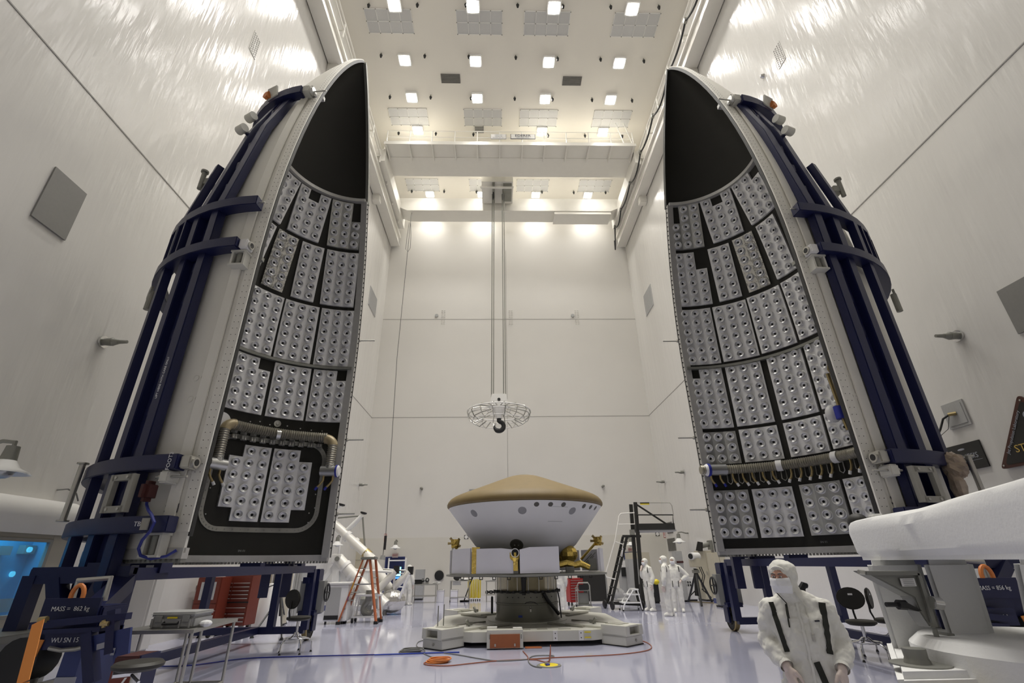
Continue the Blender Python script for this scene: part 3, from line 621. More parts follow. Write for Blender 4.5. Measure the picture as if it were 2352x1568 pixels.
def fairing(side):
    H = Half(side)
    r = thing('fairing_half', ('white rocket nose fairing half standing on the left, black inside with a framed access hatch' if side < 0 else
              'white rocket nose fairing half standing on the right, black inside with one long hose across'), 'rocket fairing', H.O)
    part('outer_shell', skin(H, 0.0), 'fair_white', r)
    part('inner_liner', skin(H, -.055, -89.8, 89.8, thick=.03), 'liner', r)
    for q, nc, nr, ms, mt in (LPAN if side < 0 else [(sh(a), b, c, d, e) for a, b, c, d, e in RPAN]): panel(H, r, q, nc, nr, ms, mt)
    # split-line rails
    zj = 11.5
    part('edge_rail', edge_strip(H, -1, ZRIM, zj, -.16, -.05, -.12, .05), 'fair_rail', r, label='grey perforated rail on the far split edge')
    part('edge_seal', edge_strip(H, -1, ZRIM, zj, -.05, -.02, -.1, .06), 'black', r)
    part('edge_lip', edge_strip(H, -1, ZRIM, zj, -.02, .03, -.12, .03), 'fair_rail', r)
    part('nose_edge', edge_strip(H, -1, zj, FZT-.02, -.1, .06, -.02, .06), 'dull_steel' if side < 0 else 'liner', r)
    part('edge_rail', edge_strip(H, 1, ZRIM+.25, FZT-.03, -.01, .022, -.14, .01), 'fair_white', r)
    part('edge_step', edge_strip(H, 1, ZRIM+.25, zj-.3, .0, .035, -.36, -.22), 'fair_white', r)
    part('edge_seal', edge_strip(H, 1, ZRIM+.2, FZT-.03, -.09, -.012, -.02, .018), 'black', r)
    b = MB(H.O)
    z = ZRIM+.35
    while z < 14.6:
        for tt in (-.03, -.1): 
            p = H.W(90, prof(z)+.022, z)+H.rad(0)*(-tt); e = H.W(90, prof(z)+.026, z)+H.rad(0)*(-tt); b.cyl(p, e, .006, n=5)
        z += .11
    part('rivet', b, 'black', r, kind='stuff')
    b = MB(H.O); z = ZRIM+.2
    while z < zj:
        b.cbox(H.W(-90, prof(z)-.105, z)-H.rad(0)*.052, (.03, .03, .03)); z += .14
    part('rail_hole', b, 'black', r, kind='stuff')
    # rings
    part('separation_ring', ring(H, 11.46, 11.56, prof(11.5)-.2, prof(11.5)-.06), 'fair_rail', r)
    part('joint_ring', ring(H, 6.43, 6.5, FR-.2, FR-.07), 'dull_steel', r)
    part('base_ring', ring(H, ZRIM-.07, ZRIM+.06, FR-.12, FR+.012), 'fair_rail', r)
    b = MB(H.O)
    for k in range(120):
        a = -89.5+179*k/119; t = H.tan(a); rd = H.rad(a); m = Matrix(((t.x, rd.x, 0), (t.y, rd.y, 0), (0, 0, 1)))
        b.cbox(H.W(a, FR-.05, ZRIM-.09), (.035, .1, .05), m)
    part('ring_bolt', b, 'dull_steel', r, kind='stuff')
    # exterior details
    for z, s in ((2.38, .13), (6.36, .11)): surf_text(H, r, 'SN', 83.6, FR+.012, z, s*1.3, 'letter_dark')
    for z in (4.25, 3.92):
        for k in range(4):
            a = 79.5+2.6*k; p = H.W(a, FR, z); part('access_dimple', MB(H.O).lathe([(.05, 0), (.048, .008), (.038, .008), (.036, .002), (0, .002)], p, H.rad(a), 14), 'fair_white', r)
    if side > 0:
        b = MB(H.O)
        for k in range(19):
            for da in (0, 1.0): p = H.W(77.5+da+.05*k, FR, 4.85-.085*k); b.cyl(p, p+H.rad(78)*.012, .02, n=6)
        part('bolt_row', b, 'black', r, kind='stuff')
    if side < 0:
        # access hatch outline
        c0 = []; A0, A1, z0, z1, rc = -27.5, -81.5, 2.42, 4.42, .42
        rr = FR-.092
        def hp(u, v, off=0): return H.W((A0+A1)/2-(u/rr)*180/PI, rr-off, (z0+z1)/2+v)
        hw = abs(A1-A0)*PI/180*rr/2; hh = (z1-z0)/2
        for cx, cy, s0 in ((hw-rc, hh-rc, 0), (-hw+rc, hh-rc, 90), (-hw+rc, -hh+rc, 180), (hw-rc, -hh+rc, 270)):
            for k in range(9):
                a = math.radians(s0+90*k/8); c0.append((cx+rc*math.cos(a), cy+rc*math.sin(a), math.cos(a), math.sin(a)))
        # densify straight runs
        P = []
        for i in range(len(c0)):
            u, v, nu, nv = c0[i]; u2, v2, nu2, nv2 = c0[(i+1) % len(c0)]; n = max(1, int(math.hypot(u2-u, v2-v)/.15))
            for k in range(n): t = k/n; P.append((u+(u2-u)*t, v+(v2-v)*t, nu+(nu2-nu)*t, nv+(nv2-nv)*t))
        b = MB(H.O); n = len(P); vs = []; fs = []
        for u, v, nu, nv in P: vs += [hp(u-nu*.05, v-nv*.05, 0), hp(u-nu*.05, v-nv*.05, .012), hp(u+nu*.05, v+nv*.05, .012), hp(u+nu*.05, v+nv*.05, 0)]
        for i in range(n):
            j = (i+1) % n
            for k in range(3): fs.append((i*4+k, i*4+k+1, j*4+k+1, j*4+k))
        part('hatch_frame', b.add(vs, fs), 'pallet_grey', r)
        b = MB(H.O)
        for u, v, nu, nv in P: q = hp(u, v, .012); b.cyl(q, hp(u, v, .02), .014, n=5)
        part('hatch_bolt', b, 'dull_steel', r, kind='stuff')
    hoses(H, r)
    return r
def hose_run(H, pts, n, rad_, rib=.012, pitch=.05):
    # pts are (alpha, z, offset inwards); returns a ribbed tube
    P = [H.W(a, prof(z)-o, z) for a, z, o in pts]
    out = []
    for i in range(len(P)-1):
        for k in range(n): out.append(P[i].lerp(P[i+1], k/n))
    out.append(P[-1]); L = [0]
    for i in range(1, len(out)): L.append(L[-1]+(out[i]-out[i-1]).length)
    N = max(4, int(L[-1]/pitch)); Q = []; R = []
    for k in range(2*N+1):
        d = L[-1]*k/(2*N); i = max(j for j in range(len(L)) if L[j] <= d+1e-9); i = min(i, len(out)-2)
        Q.append(out[i].lerp(out[i+1], (d-L[i])/max(1e-6, L[i+1]-L[i]))); R.append(rad_+(rib if k % 2 else -rib*.4))
    return MB(H.O).tube(Q, R, 14)
def nozzle_pipe(H, root, p, out, tipmat, L=.3):
    # a short brass spigot bending down and outwards
    o = part('hose_spigot', MB(H.O).tube([p, p+Vector((0, 0, -.12)), p+Vector((0, 0, -.2))+out*.05, p+Vector((0, 0, -L+.02))+out*.12], .026, 8), 'brass', root)
    q = p+Vector((0, 0, -L+.02))+out*.12; d = (Vector((0, 0, -.1))+out*.07).normalized()
    part('spigot_cap', MB(H.O).cyl(q-d*.01, q+d*.07, .032, n=8), tipmat, o)
def hoses(H, r):
    RB = .105
    if H.side < 0:
        def A(px, py): return H.alpha(px, py, -.3)
        aL, zL = A(533, 974); aR, zR = A(752, 1005); zt = (zL+zR)/2
        N = 10; part('flexible_hose', hose_run(H, [(aL+(aR-aL)*k/N, zL+(zR-zL)*k/N, .3) for k in range(N+1)], 4, RB), 'hose', r)
        a1, z1 = A(639, 998); p0 = [(a1+d, z1, .3) for d in (1.1, -1.1)]
        part('hose_clamp', MB(H.O).tube([H.W(a, prof(z)-o, z) for a, z, o in p0], RB+.02, 16), 'silver', r, label='bright clamp band in the middle of the hose')
        for (ax, zx), px2, nm in ((A(530, 972), (494, 1062), 0), (A(756, 1008), (753, 1080), 1)):
            ab, zb = A(*px2); P = H.W(ax, prof(zx)-.3, zx); 
            sg = 1 if nm == 0 else -1
            axd = ax+sg*2.6
            part('hose_elbow', MB(H.O).tube([H.W(axd-sg*(2.6+2.2)*(1-math.sin(t)), prof(zx)-.3, zx+.0-.16*(1-math.cos(t))) for t in np.linspace(0, PI/2, 7)], RB+.012, 14), 'hose_elbow', r)
            part('flexible_hose', hose_run(H, [(axd, zx-.14, .3), (axd, zb+.1, .3)], 10, RB), 'hose', r)
            z2 = zb-.02
            tee = part('hose_tee', MB(H.O).tube([H.W(axd+4.6, FR-.3, z2), H.W(axd, FR-.3, z2), H.W(axd-4.6, FR-.3, z2)], .125, 16).cyl(H.W(axd, FR-.3, z2), H.W(axd, FR-.3, z2+.22), .12, .105, n=14), 'silver', r)
            for d in (2.6, -2.6): nozzle_pipe(H, tee, H.W(axd+d, FR-.3, z2-.1), (H.tan(ax)*(-sg) if nm == 0 else H.tan(ax)*(1))*1.0, 'white' if nm == 0 else 'cloth_blue')
            if nm: 
                part('end_cap', MB(H.O).cyl(H.W(axd-4.2, FR-.3, z2), H.W(axd-5.2, FR-.3, z2), .145, n=16), 'cloth_blue', tee); part('end_cover', MB(H.O).cyl(H.W(axd-5.2, FR-.3, z2), H.W(axd-6.0, FR-.3, z2), .14, .1, n=16), 'white', tee)
        a, z = A(511, 966); part('blanking_disc', MB(H.O).cyl(H.W(a, FR-.2, z), H.W(a+.2, FR-.28, z), .2, n=24), 'white', r, label='white blanking disc beside the hose elbow')
        a, z = H.alpha(637, 973, -.1); part('sensor_plug', MB(H.O).lathe([(.085, 0), (.08, .03), (.04, .03), (.03, .045), (0, .045)], H.W(a, FR-.085, z), -H.rad(a), 18), 'pallet', r)
        for k in range(10):
            a = aL-3.5+(aR-aL+5)*k/9.5
            pr = part('hose_outlet_pair', MB(H.O), 'steel', r) if False else None
            for d in (.7, -.7): part('hose_outlet', MB(H.O).cyl(H.W(a+d, FR-.2, zt-.17), H.W(a+d, FR-.22, zt-.26), .036, .04, n=10), 'silver', r)
            part('hose_bracket', MB(H.O).cbox(H.W(a, FR-.16, zt-.04), (.1, .1, .16)), 'pallet_grey', r)
        b = MB(H.O)
        for px, py in ((710, 1178), (708, 1200), (725, 1135), (723, 1166), (472, 1180), (466, 1204), (482, 1120), (597, 968), (620, 975), (660, 978), (690, 984), (715, 988), (740, 990), (575, 968)):
            a, z = H.alpha(px, py, -.1); b.cyl(H.W(a, FR-.08, z), H.W(a, FR-.1, z), .016, n=6)
        part('liner_screw', b, 'silver', r, kind='stuff')
    else:
        def A(px, py): return H.alpha(px, py, -.3)
        pp = [A(*p) for p in ((1632, 1083), (1700, 1077), (1790, 1068), (1880, 1057), (1960, 1040))]
        zt = pp[1][1]; a0 = pp[0][0]; a1 = -8
        N = 16; part('flexible_hose', hose_run(H, [(a0-6+(a1-a0+6)*k/N, zt, .3) for k in range(N+1)], 4, RB), 'hose', r)
        part('hose_sleeve', MB(H.O).tube([H.W(a0+d, FR-.3, zt) for d in (-1, 3, 7, 9.2)], RB+.03, 16), 'silver', r, label='plain silver sleeve at the capped end')
        part('end_cap', MB(H.O).cyl(H.W(a0-.6, FR-.3, zt), H.W(a0-2.2, FR-.3, zt), .155, n=18), 'cloth_blue', r); part('end_cover', MB(H.O).cyl(H.W(a0-2.2, FR-.3, zt), H.W(a0-3.6, FR-.3, zt), .15, .11, n=18), 'white', r)
        for px in (1790, 1921):
            a, z = A(px, 1069 if px < 1800 else 1050); part('hose_clamp', MB(H.O).tube([H.W(a+d, FR-.3, zt) for d in (-1.6, 0, 1.6)], RB+.025, 16), 'white', r, label='white clamp band on the long hose')
        for px, py in ((1634, 1100), (1655, 1100), (1684, 1098), (1707, 1096), (1729, 1094), (1753, 1092), (1776, 1090), (1819, 1086), (1842, 1083), (1866, 1080), (1889, 1077), (1912, 1072), (1955, 1063), (1976, 1058)):
            a, z = A(px, py); nozzle_pipe(H, r, H.W(a, FR-.3, zt-.09), H.tan(a)*(.6 if px < 1800 else -.6), 'cloth_blue' if px < 1660 else 'white', .27)
        for px in (1680, 1705, 1730, 1752, 1777, 1800, 1830, 1853, 1878, 1903, 1930, 1965):
            a, z = A(px, 1090); P = [H.W(a+d, FR-.13, z3) for d, z3 in ((-1.2, zt-.02), (-1.6, zt-.28), (-.3, zt-.33), (.8, zt-.28), (.9, zt-.02))]
            part('hose_bracket', MB(H.O).tube(P, .014, 5), 'steel', r)
        # a second bagged hose hanging by the near edge
        a, z = A(1917, 950); part('bagged_end', MB(H.O).sphere(H.W(a, FR-.33, z), .17, 12, 8, (1, .7, 1.2)), 'white', r, label='plastic bagged hose end near the right edge')
        q = H.W(a+4, FR-.33, z); part('end_cap', MB(H.O).cyl(q+Vector((0, 0, .12)), q+Vector((0, 0, -.16)), .1, n=12), 'cloth_blue', r)
        part('hose_spigot', MB(H.O).tube([H.W(a+4, FR-.33, z+.9), H.W(a+4, FR-.3, z+.3), H.W(a+4.5, FR-.3, z-.2), H.W(a+5, FR-.3, z-.42)], .04, 8), 'brass', r)
        part('hose_bracket', MB(H.O).tube([H.W(a+5.5, FR-.2, z+1.3), H.W(a+4.8, FR-.3, z+1.0), H.W(a+5.5, FR-.2, z+.7)], .03, 6), 'brass', r)
    # dim print near the base ring
    a = -50 if H.side < 0 else -40
    text('SN 01', r, H.W(a, FR-.087, 1.99)-H.O, -(Vector((0, 0, 1)).cross(H.rad(a))), (0, 0, 1), .06, 'grey')
FL = fairing(-1); FRT = fairing(1)
# ================================================================ blue fairing stands
def stand(side):
    H = Half(side); O = Vector((H.c[0], H.c[1], 0)); L = side < 0
    r = thing('fairing_stand', 'dark blue steel handling stand with twin beams behind the %s fairing half' % ('left' if L else 'right'), 'stand', O)
    W = H.W
    aA, aB, aC = (72, 63, 52) if L else (80.5, 72.5, 62.5)
    zb, zk = 1.05, 7.35
    def path(rr):   # radial, height polyline
        return [(FR+rr, zb), (FR+rr, zk), (prof(9.9)+rr-.02, 9.9), (prof(11.3)+rr-.1, 11.3)]
    def beam(a, r0, r1, wid, mat='blue', chan=True, z0=None):
        b = MB(O); vs = []; fs = []; pin = path(r0); pout = path(r1)
        t = H.tan(a)
        for (ri, zi), (ro, zo) in zip(pin, pout):
            if z0 is not None and zi < z0: zi = zo = z0
            for rr, ss in ((ri, -1), (ro, -1), (ro, 1), (ri, 1)): vs.append(W(a, rr, zi)+t*ss*wid/2)
        n = len(pin)-1
        for k in range(n):
            for i in range(4): fs.append((k*4+i, k*4+(i+1) % 4, k*4+4+(i+1) % 4, k*4+4+i))
        fs += [(0, 1, 2, 3), (n*4+3, n*4+2, n*4+1, n*4)]
        return b.add(vs, fs)
    part('long_beam', beam(aA, .06, .22, .17), 'blue', r, bevel=.012)
    part('long_beam', beam(aB, .06, .22, .17), 'blue', r, bevel=.012)
    # slotted web between the pair: two strips with short ties, the slot left open
    am = (aA+aB)/2; gp = .35
    for a0_, a1_ in ((aB, am-gp), (am+gp, aA)):
        b = MB(O); vs = []; fs = []; zz = [1.1]+[zk]+[9.9, 11.2]
        for z in zz:
            for rr in (.07, .12): vs += [W(a0_, prof(z)+rr, z), W(a1_, prof(z)+rr, z)]
        for i in range(len(zz)-1):
            k = i*4
            fs += [(k, k+1, k+5, k+4), (k+3, k+2, k+6, k+7), (k+1, k+3, k+7, k+5), (k+2, k, k+4, k+6)]
        fs += [(0, 2, 3, 1), (len(vs)-4, len(vs)-3, len(vs)-1, len(vs)-2)]
        part('web_plate', b.add(vs, fs), 'blue', r)
    z = 1.3
    while z < 10.6:
        part('web_tie', MB(O).bar(W(am-gp-.4, prof(z)+.1, z), W(am+gp+.4, prof(z)+.1, z), .05, .17, up=(0, 0, 1)), 'blue', r); z += .62
    b = MB(O); pts = [W(aC, FR+.2, zb), W(aC, FR+.2, zk), W(aC+4, prof(8.9)+.2, 8.9)]
    for i in (0, 1): b.bar(pts[i], pts[i+1], .13, .13, up=H.rad(aC))
    part('long_beam', b, 'blue', r)
    # mirrored pair on the hidden flank keeps the cradle real from other sides
    for a in (-aB, -aA): part('long_beam', beam(a, .06, .26, .19), 'blue', r)
    # hoop bows
    def bow(z, h, r0, r1, a0, a1, n=30, zf=None):
        b = MB(O); vs = []; fs = []
        for k in range(n+1):
            a = a0+(a1-a0)*k/n
            for rr, zz in ((r0, z-h/2), (r1, z-h/2), (r1, z+h/2), (r0, z+h/2)): vs.append(W(a, rr, zz))
        for k in range(n):
            for i in range(4): fs.append((k*4+i, k*4+(i+1) % 4, k*4+4+(i+1) % 4, k*4+4+i))
        fs += [(0, 1, 2, 3), (n*4+3, n*4+2, n*4+1, n*4)]
        return b.add(vs, fs)
    for z, h, r0, r1, a1 in ((7.42, .19, FR+.1, FR+.31, 88), (6.52, .19, FR+.1, FR+.31, 85.5), (2.95, .2, FR+.1, FR+.3, 86), (2.17, .2, FR+.1, FR+.3, 88)):
        rz = r0-(FR-prof(z)); part('bow', bow(z, h, rz, rz+r1-r0, -86, a1), 'blue', r, bevel=.01)
    part('bow', bow(11.25, .22, prof(11.25)+.06, prof(11.25)+.26, -84, 82), 'blue', r, bevel=.01)
    # web plates between the two upper bows
    for a in (45, 52, 58): part('web_plate', MB(O).bar(W(a, FR+.2, 6.6), W(a, FR+.2, 7.35), .05, .14, up=H.rad(a)), 'blue', r)
    # clamps at the near ends of the bows
    def clamp(z, a, big, col='white'):
        p = W(a, FR+.05-(FR-prof(z)), z); t = H.tan(a); rd = H.rad(a); m = Matrix(((t.x, rd.x, 0), (t.y, rd.y, 0), (0, 0, 1)))
        c = part('clamp_block', MB(O).cbox(p+rd*.1, (.14, .2, .17), m), col, r, label='pale clamp block at a bow end', bevel=.015)
        part('clamp_bore', MB(O).cyl(p+rd*.1+t*.07, p+rd*.1+t*.1, .07, n=14), 'steel', c); part('clamp_bore', MB(O).cyl(p+rd*.1+t*.1, p+rd*.1+t*.105, .045, n=14), 'black', c)
        if big:
            q = p+Vector((0, 0, -.24))-t*.08
            cage = MB(O)
            for dx in (-.1, .1): cage.cbox(q+t*dx+rd*.05, (.035, .15, .26), m)
            for dz in (-.13, .13): cage.cbox(q+Vector((0, 0, dz))+rd*.05, (.26, .18, .03), m)
            part('jack_cage', cage, 'pallet', c); part('jack_screw', MB(O).cyl(q+rd*.06+Vector((0, 0, -.11)), q+rd*.06+Vector((0, 0, .11)), .05, n=12), 'dull_steel', c)
        return c
    clamp(6.52, 87, True, 'white'); clamp(2.95, 87.5, False, 'steel'); 
    cz = clamp(2.17, 85, True, 'pallet')
    def pin(z, a):
        p = W(a, FR+.16-(FR-prof(z)), z); t = H.tan(a); m = Matrix(((t.x, H.rad(a).x, 0), (t.y, H.rad(a).y, 0), (0, 0, 1)))
        c = part('pin_bracket', MB(O).cbox(p+Vector((0, 0, .0)), (.14, .22, .16), m), 'pallet', r, bevel=.02); part('locating_pin', MB(O).cyl(p-t*.15+H.rad(a)*.05, p+t*.3+H.rad(a)*.05, .016, n=8), 'steel', c)
        part('pin_collar', MB(O).cyl(p-t*.1+H.rad(a)*.05, p-t*.03+H.rad(a)*.05, .035, n=10), 'steel', c)
    pin(7.42, 84); pin(2.76, 83 if L else 86)
    for z in (7.4, 4.6, 2.8):
        p = W(-89, FR+.1-(FR-prof(z)), z); part('locating_pin', MB(O).cyl(p, p-H.tan(-89)*.5, .02, n=6).cyl(p-H.tan(-89)*.02, p-H.tan(-89)*.1, .05, n=8), 'steel', r)
    # top fitting: plate, lifting lug, bracket
    z = 11.3; 
    for a, s in ((77, 0), ):
        p = W(84, prof(z)+.12, z); t = H.tan(84); m = Matrix(((t.x, H.rad(84).x, 0), (t.y, H.rad(84).y, 0), (0, 0, 1)))
        c = part('clamp_block', MB(O).cbox(p, (.18, .22, .2), m), 'pallet', r, label='pale clamp head at the top bow', bevel=.02); part('clamp_wheel', MB(O).cyl(p+t*.09, p+t*.15, .1, n=14), 'silver', c); part('locating_pin', MB(O).cyl(p, p+t*.42, .016, n=8), 'steel', c)
        part('clamp_lever', MB(O).bar(p+t*.12, p+t*.22+Vector((0, 0, -.17)), .035).bar(p+Vector((0, 0, .08)), p+Vector((0, 0, .2))+t*.07, .03), 'silver', c)
    p = W(62, prof(z)+.26, z+.03); rd = H.rad(62); t = H.tan(62)
    lp = part('lug_plate', MB(O).prism([p-t*.18-Vector((0, 0, .08)), p+t*.16-Vector((0, 0, .08)), p+t*.18+rd*.06+Vector((0, 0, .14)), p-t*.06+rd*.1+Vector((0, 0, .1))], rd, .035), 'pallet', r)
    part('lifting_lug', MB(O).cyl(p-t*.14+rd*.05, p-t*.14+rd*.12, .085, n=14).cyl(p-t*.08+rd*.06, p-t*.04+rd*.06, .08, n=12), 'orange', lp, label='orange lifting lug on the top bow')
    for zz in (10.3, 9.85):
        q = W(aB-1, prof(zz)+.32, zz); part('roller', MB(O).cyl(q-H.tan(aB)*.1, q+H.tan(aB)*.1, .09, n=14), 'pallet', r, label='off white guide roller'); part('roller_bracket', MB(O).bar(q, W(aB-1, prof(zz)+.2, zz), .06), 'blue', r)
    # hydraulic jacks on the outer flank
    q = W(50, prof(8.6)+.3, 8.6); part('jack_cylinder', MB(O).cyl(q-Vector((0, 0, .2)), q+Vector((0, 0, .22)), .045, n=12).cyl(q+Vector((0, 0, .22)), q+Vector((0, 0, .26)), .07, n=12).cbox(W(50, prof(8.6)+.2, 8.6), (.18, .18, .14)), 'dull_steel', r)
    q = W(44, FR+.26, 6.1); part('hand_wheel', MB(O).cyl(q, q+H.rad(46)*.04, .13, n=20), 'dull_steel', r); part('jack_cylinder', MB(O).cyl(q-Vector((0, 0, .36))-H.tan(46)*-.08, q-Vector((0, 0, .0))-H.tan(46)*-.08, .05, n=10), 'dull_steel', r)
    q = W(46, FR+.36, 2.8); part('jack_cylinder', MB(O).cyl(q-Vector((0, 0, .5)), q+Vector((0, 0, .28)), .04, n=12).cyl(q+Vector((0, 0, .28)), q+Vector((0, 0, .3)), .075, n=12).cyl(q-Vector((0, 0, .52)), q-Vector((0, 0, .5)), .075, n=12), 'steel', r)
    # square bolted frame on the beam pair
    aF = (81.6 if L else 79); z0 = 2.56; hw, hh = .17, .2; rr = FR+.32; t = H.tan(aF); rd = H.rad(aF); c = W(aF, rr, z0); up = Vector((0, 0, 1))
    if L: c = W(72.5, rr, z0); t = H.tan(72.5); rd = H.rad(72.5)
    b = MB(O)
    for s in (-1, 1): b.bar(c+t*s*hw-up*hh-up*.04, c+t*s*hw+up*hh+up*.04, .08, .07, up=rd); b.bar(c-t*hw+up*s*hh, c+t*hw+up*s*hh, .08, .07, up=rd)
    sf = part('square_frame', b, 'pallet_grey', r, label='grey square bolted frame across the beams')
    for s in (-1, 1):
        for u in (-1, 1): part('frame_bolt', MB(O).cyl(c+t*s*hw*.6+up*u*hh+rd*.035, c+t*s*hw*.6+up*u*hh+rd*.05, .02, n=8), 'steel', sf)
    if L:
        part('pump_cover', MB(O).cbox(c+t*.36+up*.02-rd*.1, (.15, .2, .26), Matrix(((t.x, rd.x, 0), (t.y, rd.y, 0), (0, 0, 1)))), 'maroon', r, label='dark red cover beside the square frame', bevel=.05)
        part('blue_cable', MB(O).tube([W(79.0, FR+.2, 2.5), W(79.3, FR+.2, 2.42), W(81.5, FR+.26, 2.34), W(84.5, FR+.36, 2.27), W(86.0, FR+.38, 2.18), W(85.6, FR+.38, 2.08), W(83.6, FR+.34, 1.98), W(82.2, FR+.28, 1.89), W(82.2, FR+.22, 1.81), W(84.2, FR+.16, 1.77), W(87, FR+.08, 1.8), W(88.5, FR+.03, 1.87)], .018, 8), 'cable_blue', r)
    number = '3' if L else '1'
    x = Vector((0, 0, 1)).cross(rd)
    text(number, r, c+up*.32-rd*.05-O, x, up, .1, 'letter_white')
    if L: 
        q = W(84.3, FR+.31, 2.95); x2 = Vector((0, 0, 1)).cross(H.rad(84.3)); text('FOOT3', r, q-O, Vector((0, 0, 1)), -x2, .075, 'letter_white')
        q = W(80.5, FR+.31, 2.17); text('TB', r, q-O, x2, up, .08, 'letter_white'); part('bow_plate', MB(O).cbox(W(82.5, FR+.305, 2.17), (.1, .02, .14), Matrix(((H.tan(82).x, H.rad(82).x, 0), (H.tan(82).y, H.rad(82).y, 0), (0, 0, 1)))), 'pallet_grey', r)
        q = W(aA+1, FR+.265, 4.2); text('LIFT HERE WITH CARE ONLY', r, q-O, Vector((0, 0, 1)), -Vector((0, 0, 1)).cross(H.rad(aA)), .05, 'letter_white')
    # ---------------- base frame under the shell
    s = -1 if L else 1
    def B(x, y, z): return Vector((H.c[0]+s*x, H.c[1]+y, z))     # x: outwards from the shell axis
    yn, yf, xi, xo = -2.6, 4.1, .75, 1.9
    zt, zl = 1.6, .27
    for nm, p, q, ww, hh in (('base_rail', B(xi, yn, zt), B(xi, yf, zt), .14, .15), ('base_rail', B(xo, yn, zt), B(xo, yf, zt), .14, .15), ('base_rail', B(xi-.07, yn, zt), B(xo, yn, zt), .14, .19), ('base_rail', B(xi-.05, yf, zt), B(xo+1.6, yf, zt), .14, .14),
                            ('base_rail', B(xi, yf, zl), B(xo+1.6, yf, zl), .14, .15), ('base_rail', B(xo, yn, zl), B(xo, yf, zl), .14, .15)):
        part(nm, MB(O).bar(p, q, ww, hh), 'blue', r)
    pxs = ((634, 1370), (473, 1375)) if L else ((1760, 1345), (1920, 1350))
    xm, xo2 = [s*(at(*q, Y=H.c[1]+yf).x-H.c[0]) for q in pxs]
    for x, y in ((xi, yn), (xm, yf), (xo2, yf), (xi, yf), (xo, yn)):
        part('base_post', MB(O).bar(B(x, y, zl), B(x, y, zt), .16), 'blue', r)
    for x, y in ((xi+.3, yn+.05), (xi+.2, 1.2), (xi+1.0, yf-.1), (xi+.2, 2.6)):
        part('rim_pad', MB(O).bar(B(x, y, zt), B(x, y, ZRIM-.12), .14), 'blue', r)
        part('pad_block', MB(O).cbox(B(x, y, ZRIM-.16), (.4, .2, .12)), 'blue', r)
    for x, y in ((1.0, 3.4), (.9, -2.0)):
        pb = part('pad_block', MB(O).cbox(B(x, y, ZRIM-.17), (.5, .25, .13)), 'blue', r)
        for d in (-.1, .1): part('pad_label', MB(O).cbox(B(x+d, y, ZRIM-.17)+Vector((0, -.128, 0)), (.1, .004, .07)), 'white', pb)
    # diagonal foot of the beam pair to the base
    for a in (aA, aB):
        part('base_leg', MB(O).bar(W(a, FR+.26, 1.1), B(xi+.25 if a == aA else xi+.85, yn, 1.55), .16), 'blue', r)
    # wheel units at the corners
    def wheel_unit(x, y, d):
        # d: direction sign of the outrigger along y
        p = B(x, y, 0); Z = Vector((0, 0, 1)); Yv = Vector((0, d, 0)); Xv = Vector((s, 0, 0))
        u = part('wheel_unit', MB(O).box(Vector((p.x-.16, p.y-.18, .6)), Vector((p.x+.16, p.y+.18, 1.6))), 'blue', r, bevel=.02)
        part('side_plate', MB(O).box(Vector((p.x-.3, p.y-.12, .6)), Vector((p.x-.16, p.y+.12, 1.32))).box(Vector((p.x+.16, p.y-.12, .6)), Vector((p.x+.3, p.y+.12, 1.32))), 'grey', u)
        part('fork', MB(O).box(Vector((p.x-.2, p.y-.3, .56)), Vector((p.x+.2, p.y+.3, .66))).box(Vector((p.x-.15, p.y-.12, .2)), Vector((p.x-.1, p.y+.12, .58))).box(Vector((p.x+.1, p.y-.12, .2)), Vector((p.x+.15, p.y+.12, .58))), 'blue', u)
        part('castor_wheel', MB(O).lathe([(.0, -.085), (.12, -.085), (.13, -.05), (.23, -.06), (.27, -.04), (.27, .04), (.23, .06), (.13, .05), (.12, .085), (0, .085)], (p.x, p.y, .277), (1, 0, 0), 22), 'rubber', u)
        part('wheel_tread', MB(O).lathe([(.255, -.07), (.276, -.05), (.276, .05), (.255, .07)], (p.x, p.y, .277), (1, 0, 0), 22), 'brass', u)
        q = Vector((p.x-s*.36, p.y, 1.05)); hw = part('hand_wheel', MB(O).tube([q+Vector((0, .2*math.cos(a), .2*math.sin(a))) for a in np.linspace(0, 2*PI, 25)[:-1]], .02, 6, closed=True), 'black', u)
        part('wheel_spoke', MB(O).bar(q-Vector((0, .19, 0)), q+Vector((0, .19, 0)), .025).bar(q-Vector((0, 0, .19)), q+Vector((0, 0, .19)), .025).cyl(q, q+Vector((s*.2, 0, 0)), .025, n=8), 'black', hw)
        part('tow_jaw', MB(O).box(Vector((p.x-.12, p.y+d*.18, .95)), Vector((p.x+.12, p.y+d*.5, 1.2))).box(Vector((p.x-.2, p.y+d*.2, .6)), Vector((p.x+.2, p.y+d*.55, .72))), 'blue_light', u)
        return u
    wheel_unit(.82, 4.55, 1)
    part('base_rail', MB(O).bar(B(.82, 3.9, 1.35), B(.82, 4.6, 1.35), .14), 'blue', r)
    # near corner: the marked wheel unit with its plates, towing arm and strap
    def G(x, y, z): return Vector((H.c[0]+s*x, y, z))
    gy = 6.0; tq = at(*((162, 1398) if L else (2283, 1350)), Y=gy-.23); gx = s*(tq.x-H.c[0]); dz = tq.z-1.24; ts = at(*((149, 1470) if L else (2293, 1417)), Y=gy-.32)
    def G(x, y, z): return Vector((H.c[0]+s*(gx+(x-gx)*.62), y, max(0.0, z+dz*min(1, z/.6)) if z > .25 else z))
    u = part('wheel_unit', MB(O).box(G(gx-.5, gy-.2, .95), G(gx+.5, gy+.2, 1.26)) if L else MB(O).box(G(gx-.5, gy-.2, .95), G(gx+.5, gy+.2, 1.26)), 'blue', r, bevel=.015)
    part('mass_plate', MB(O).box(G(gx-.45, gy-.225, 1.14), G(gx+.48, gy-.2, 1.34)), 'blue', u)
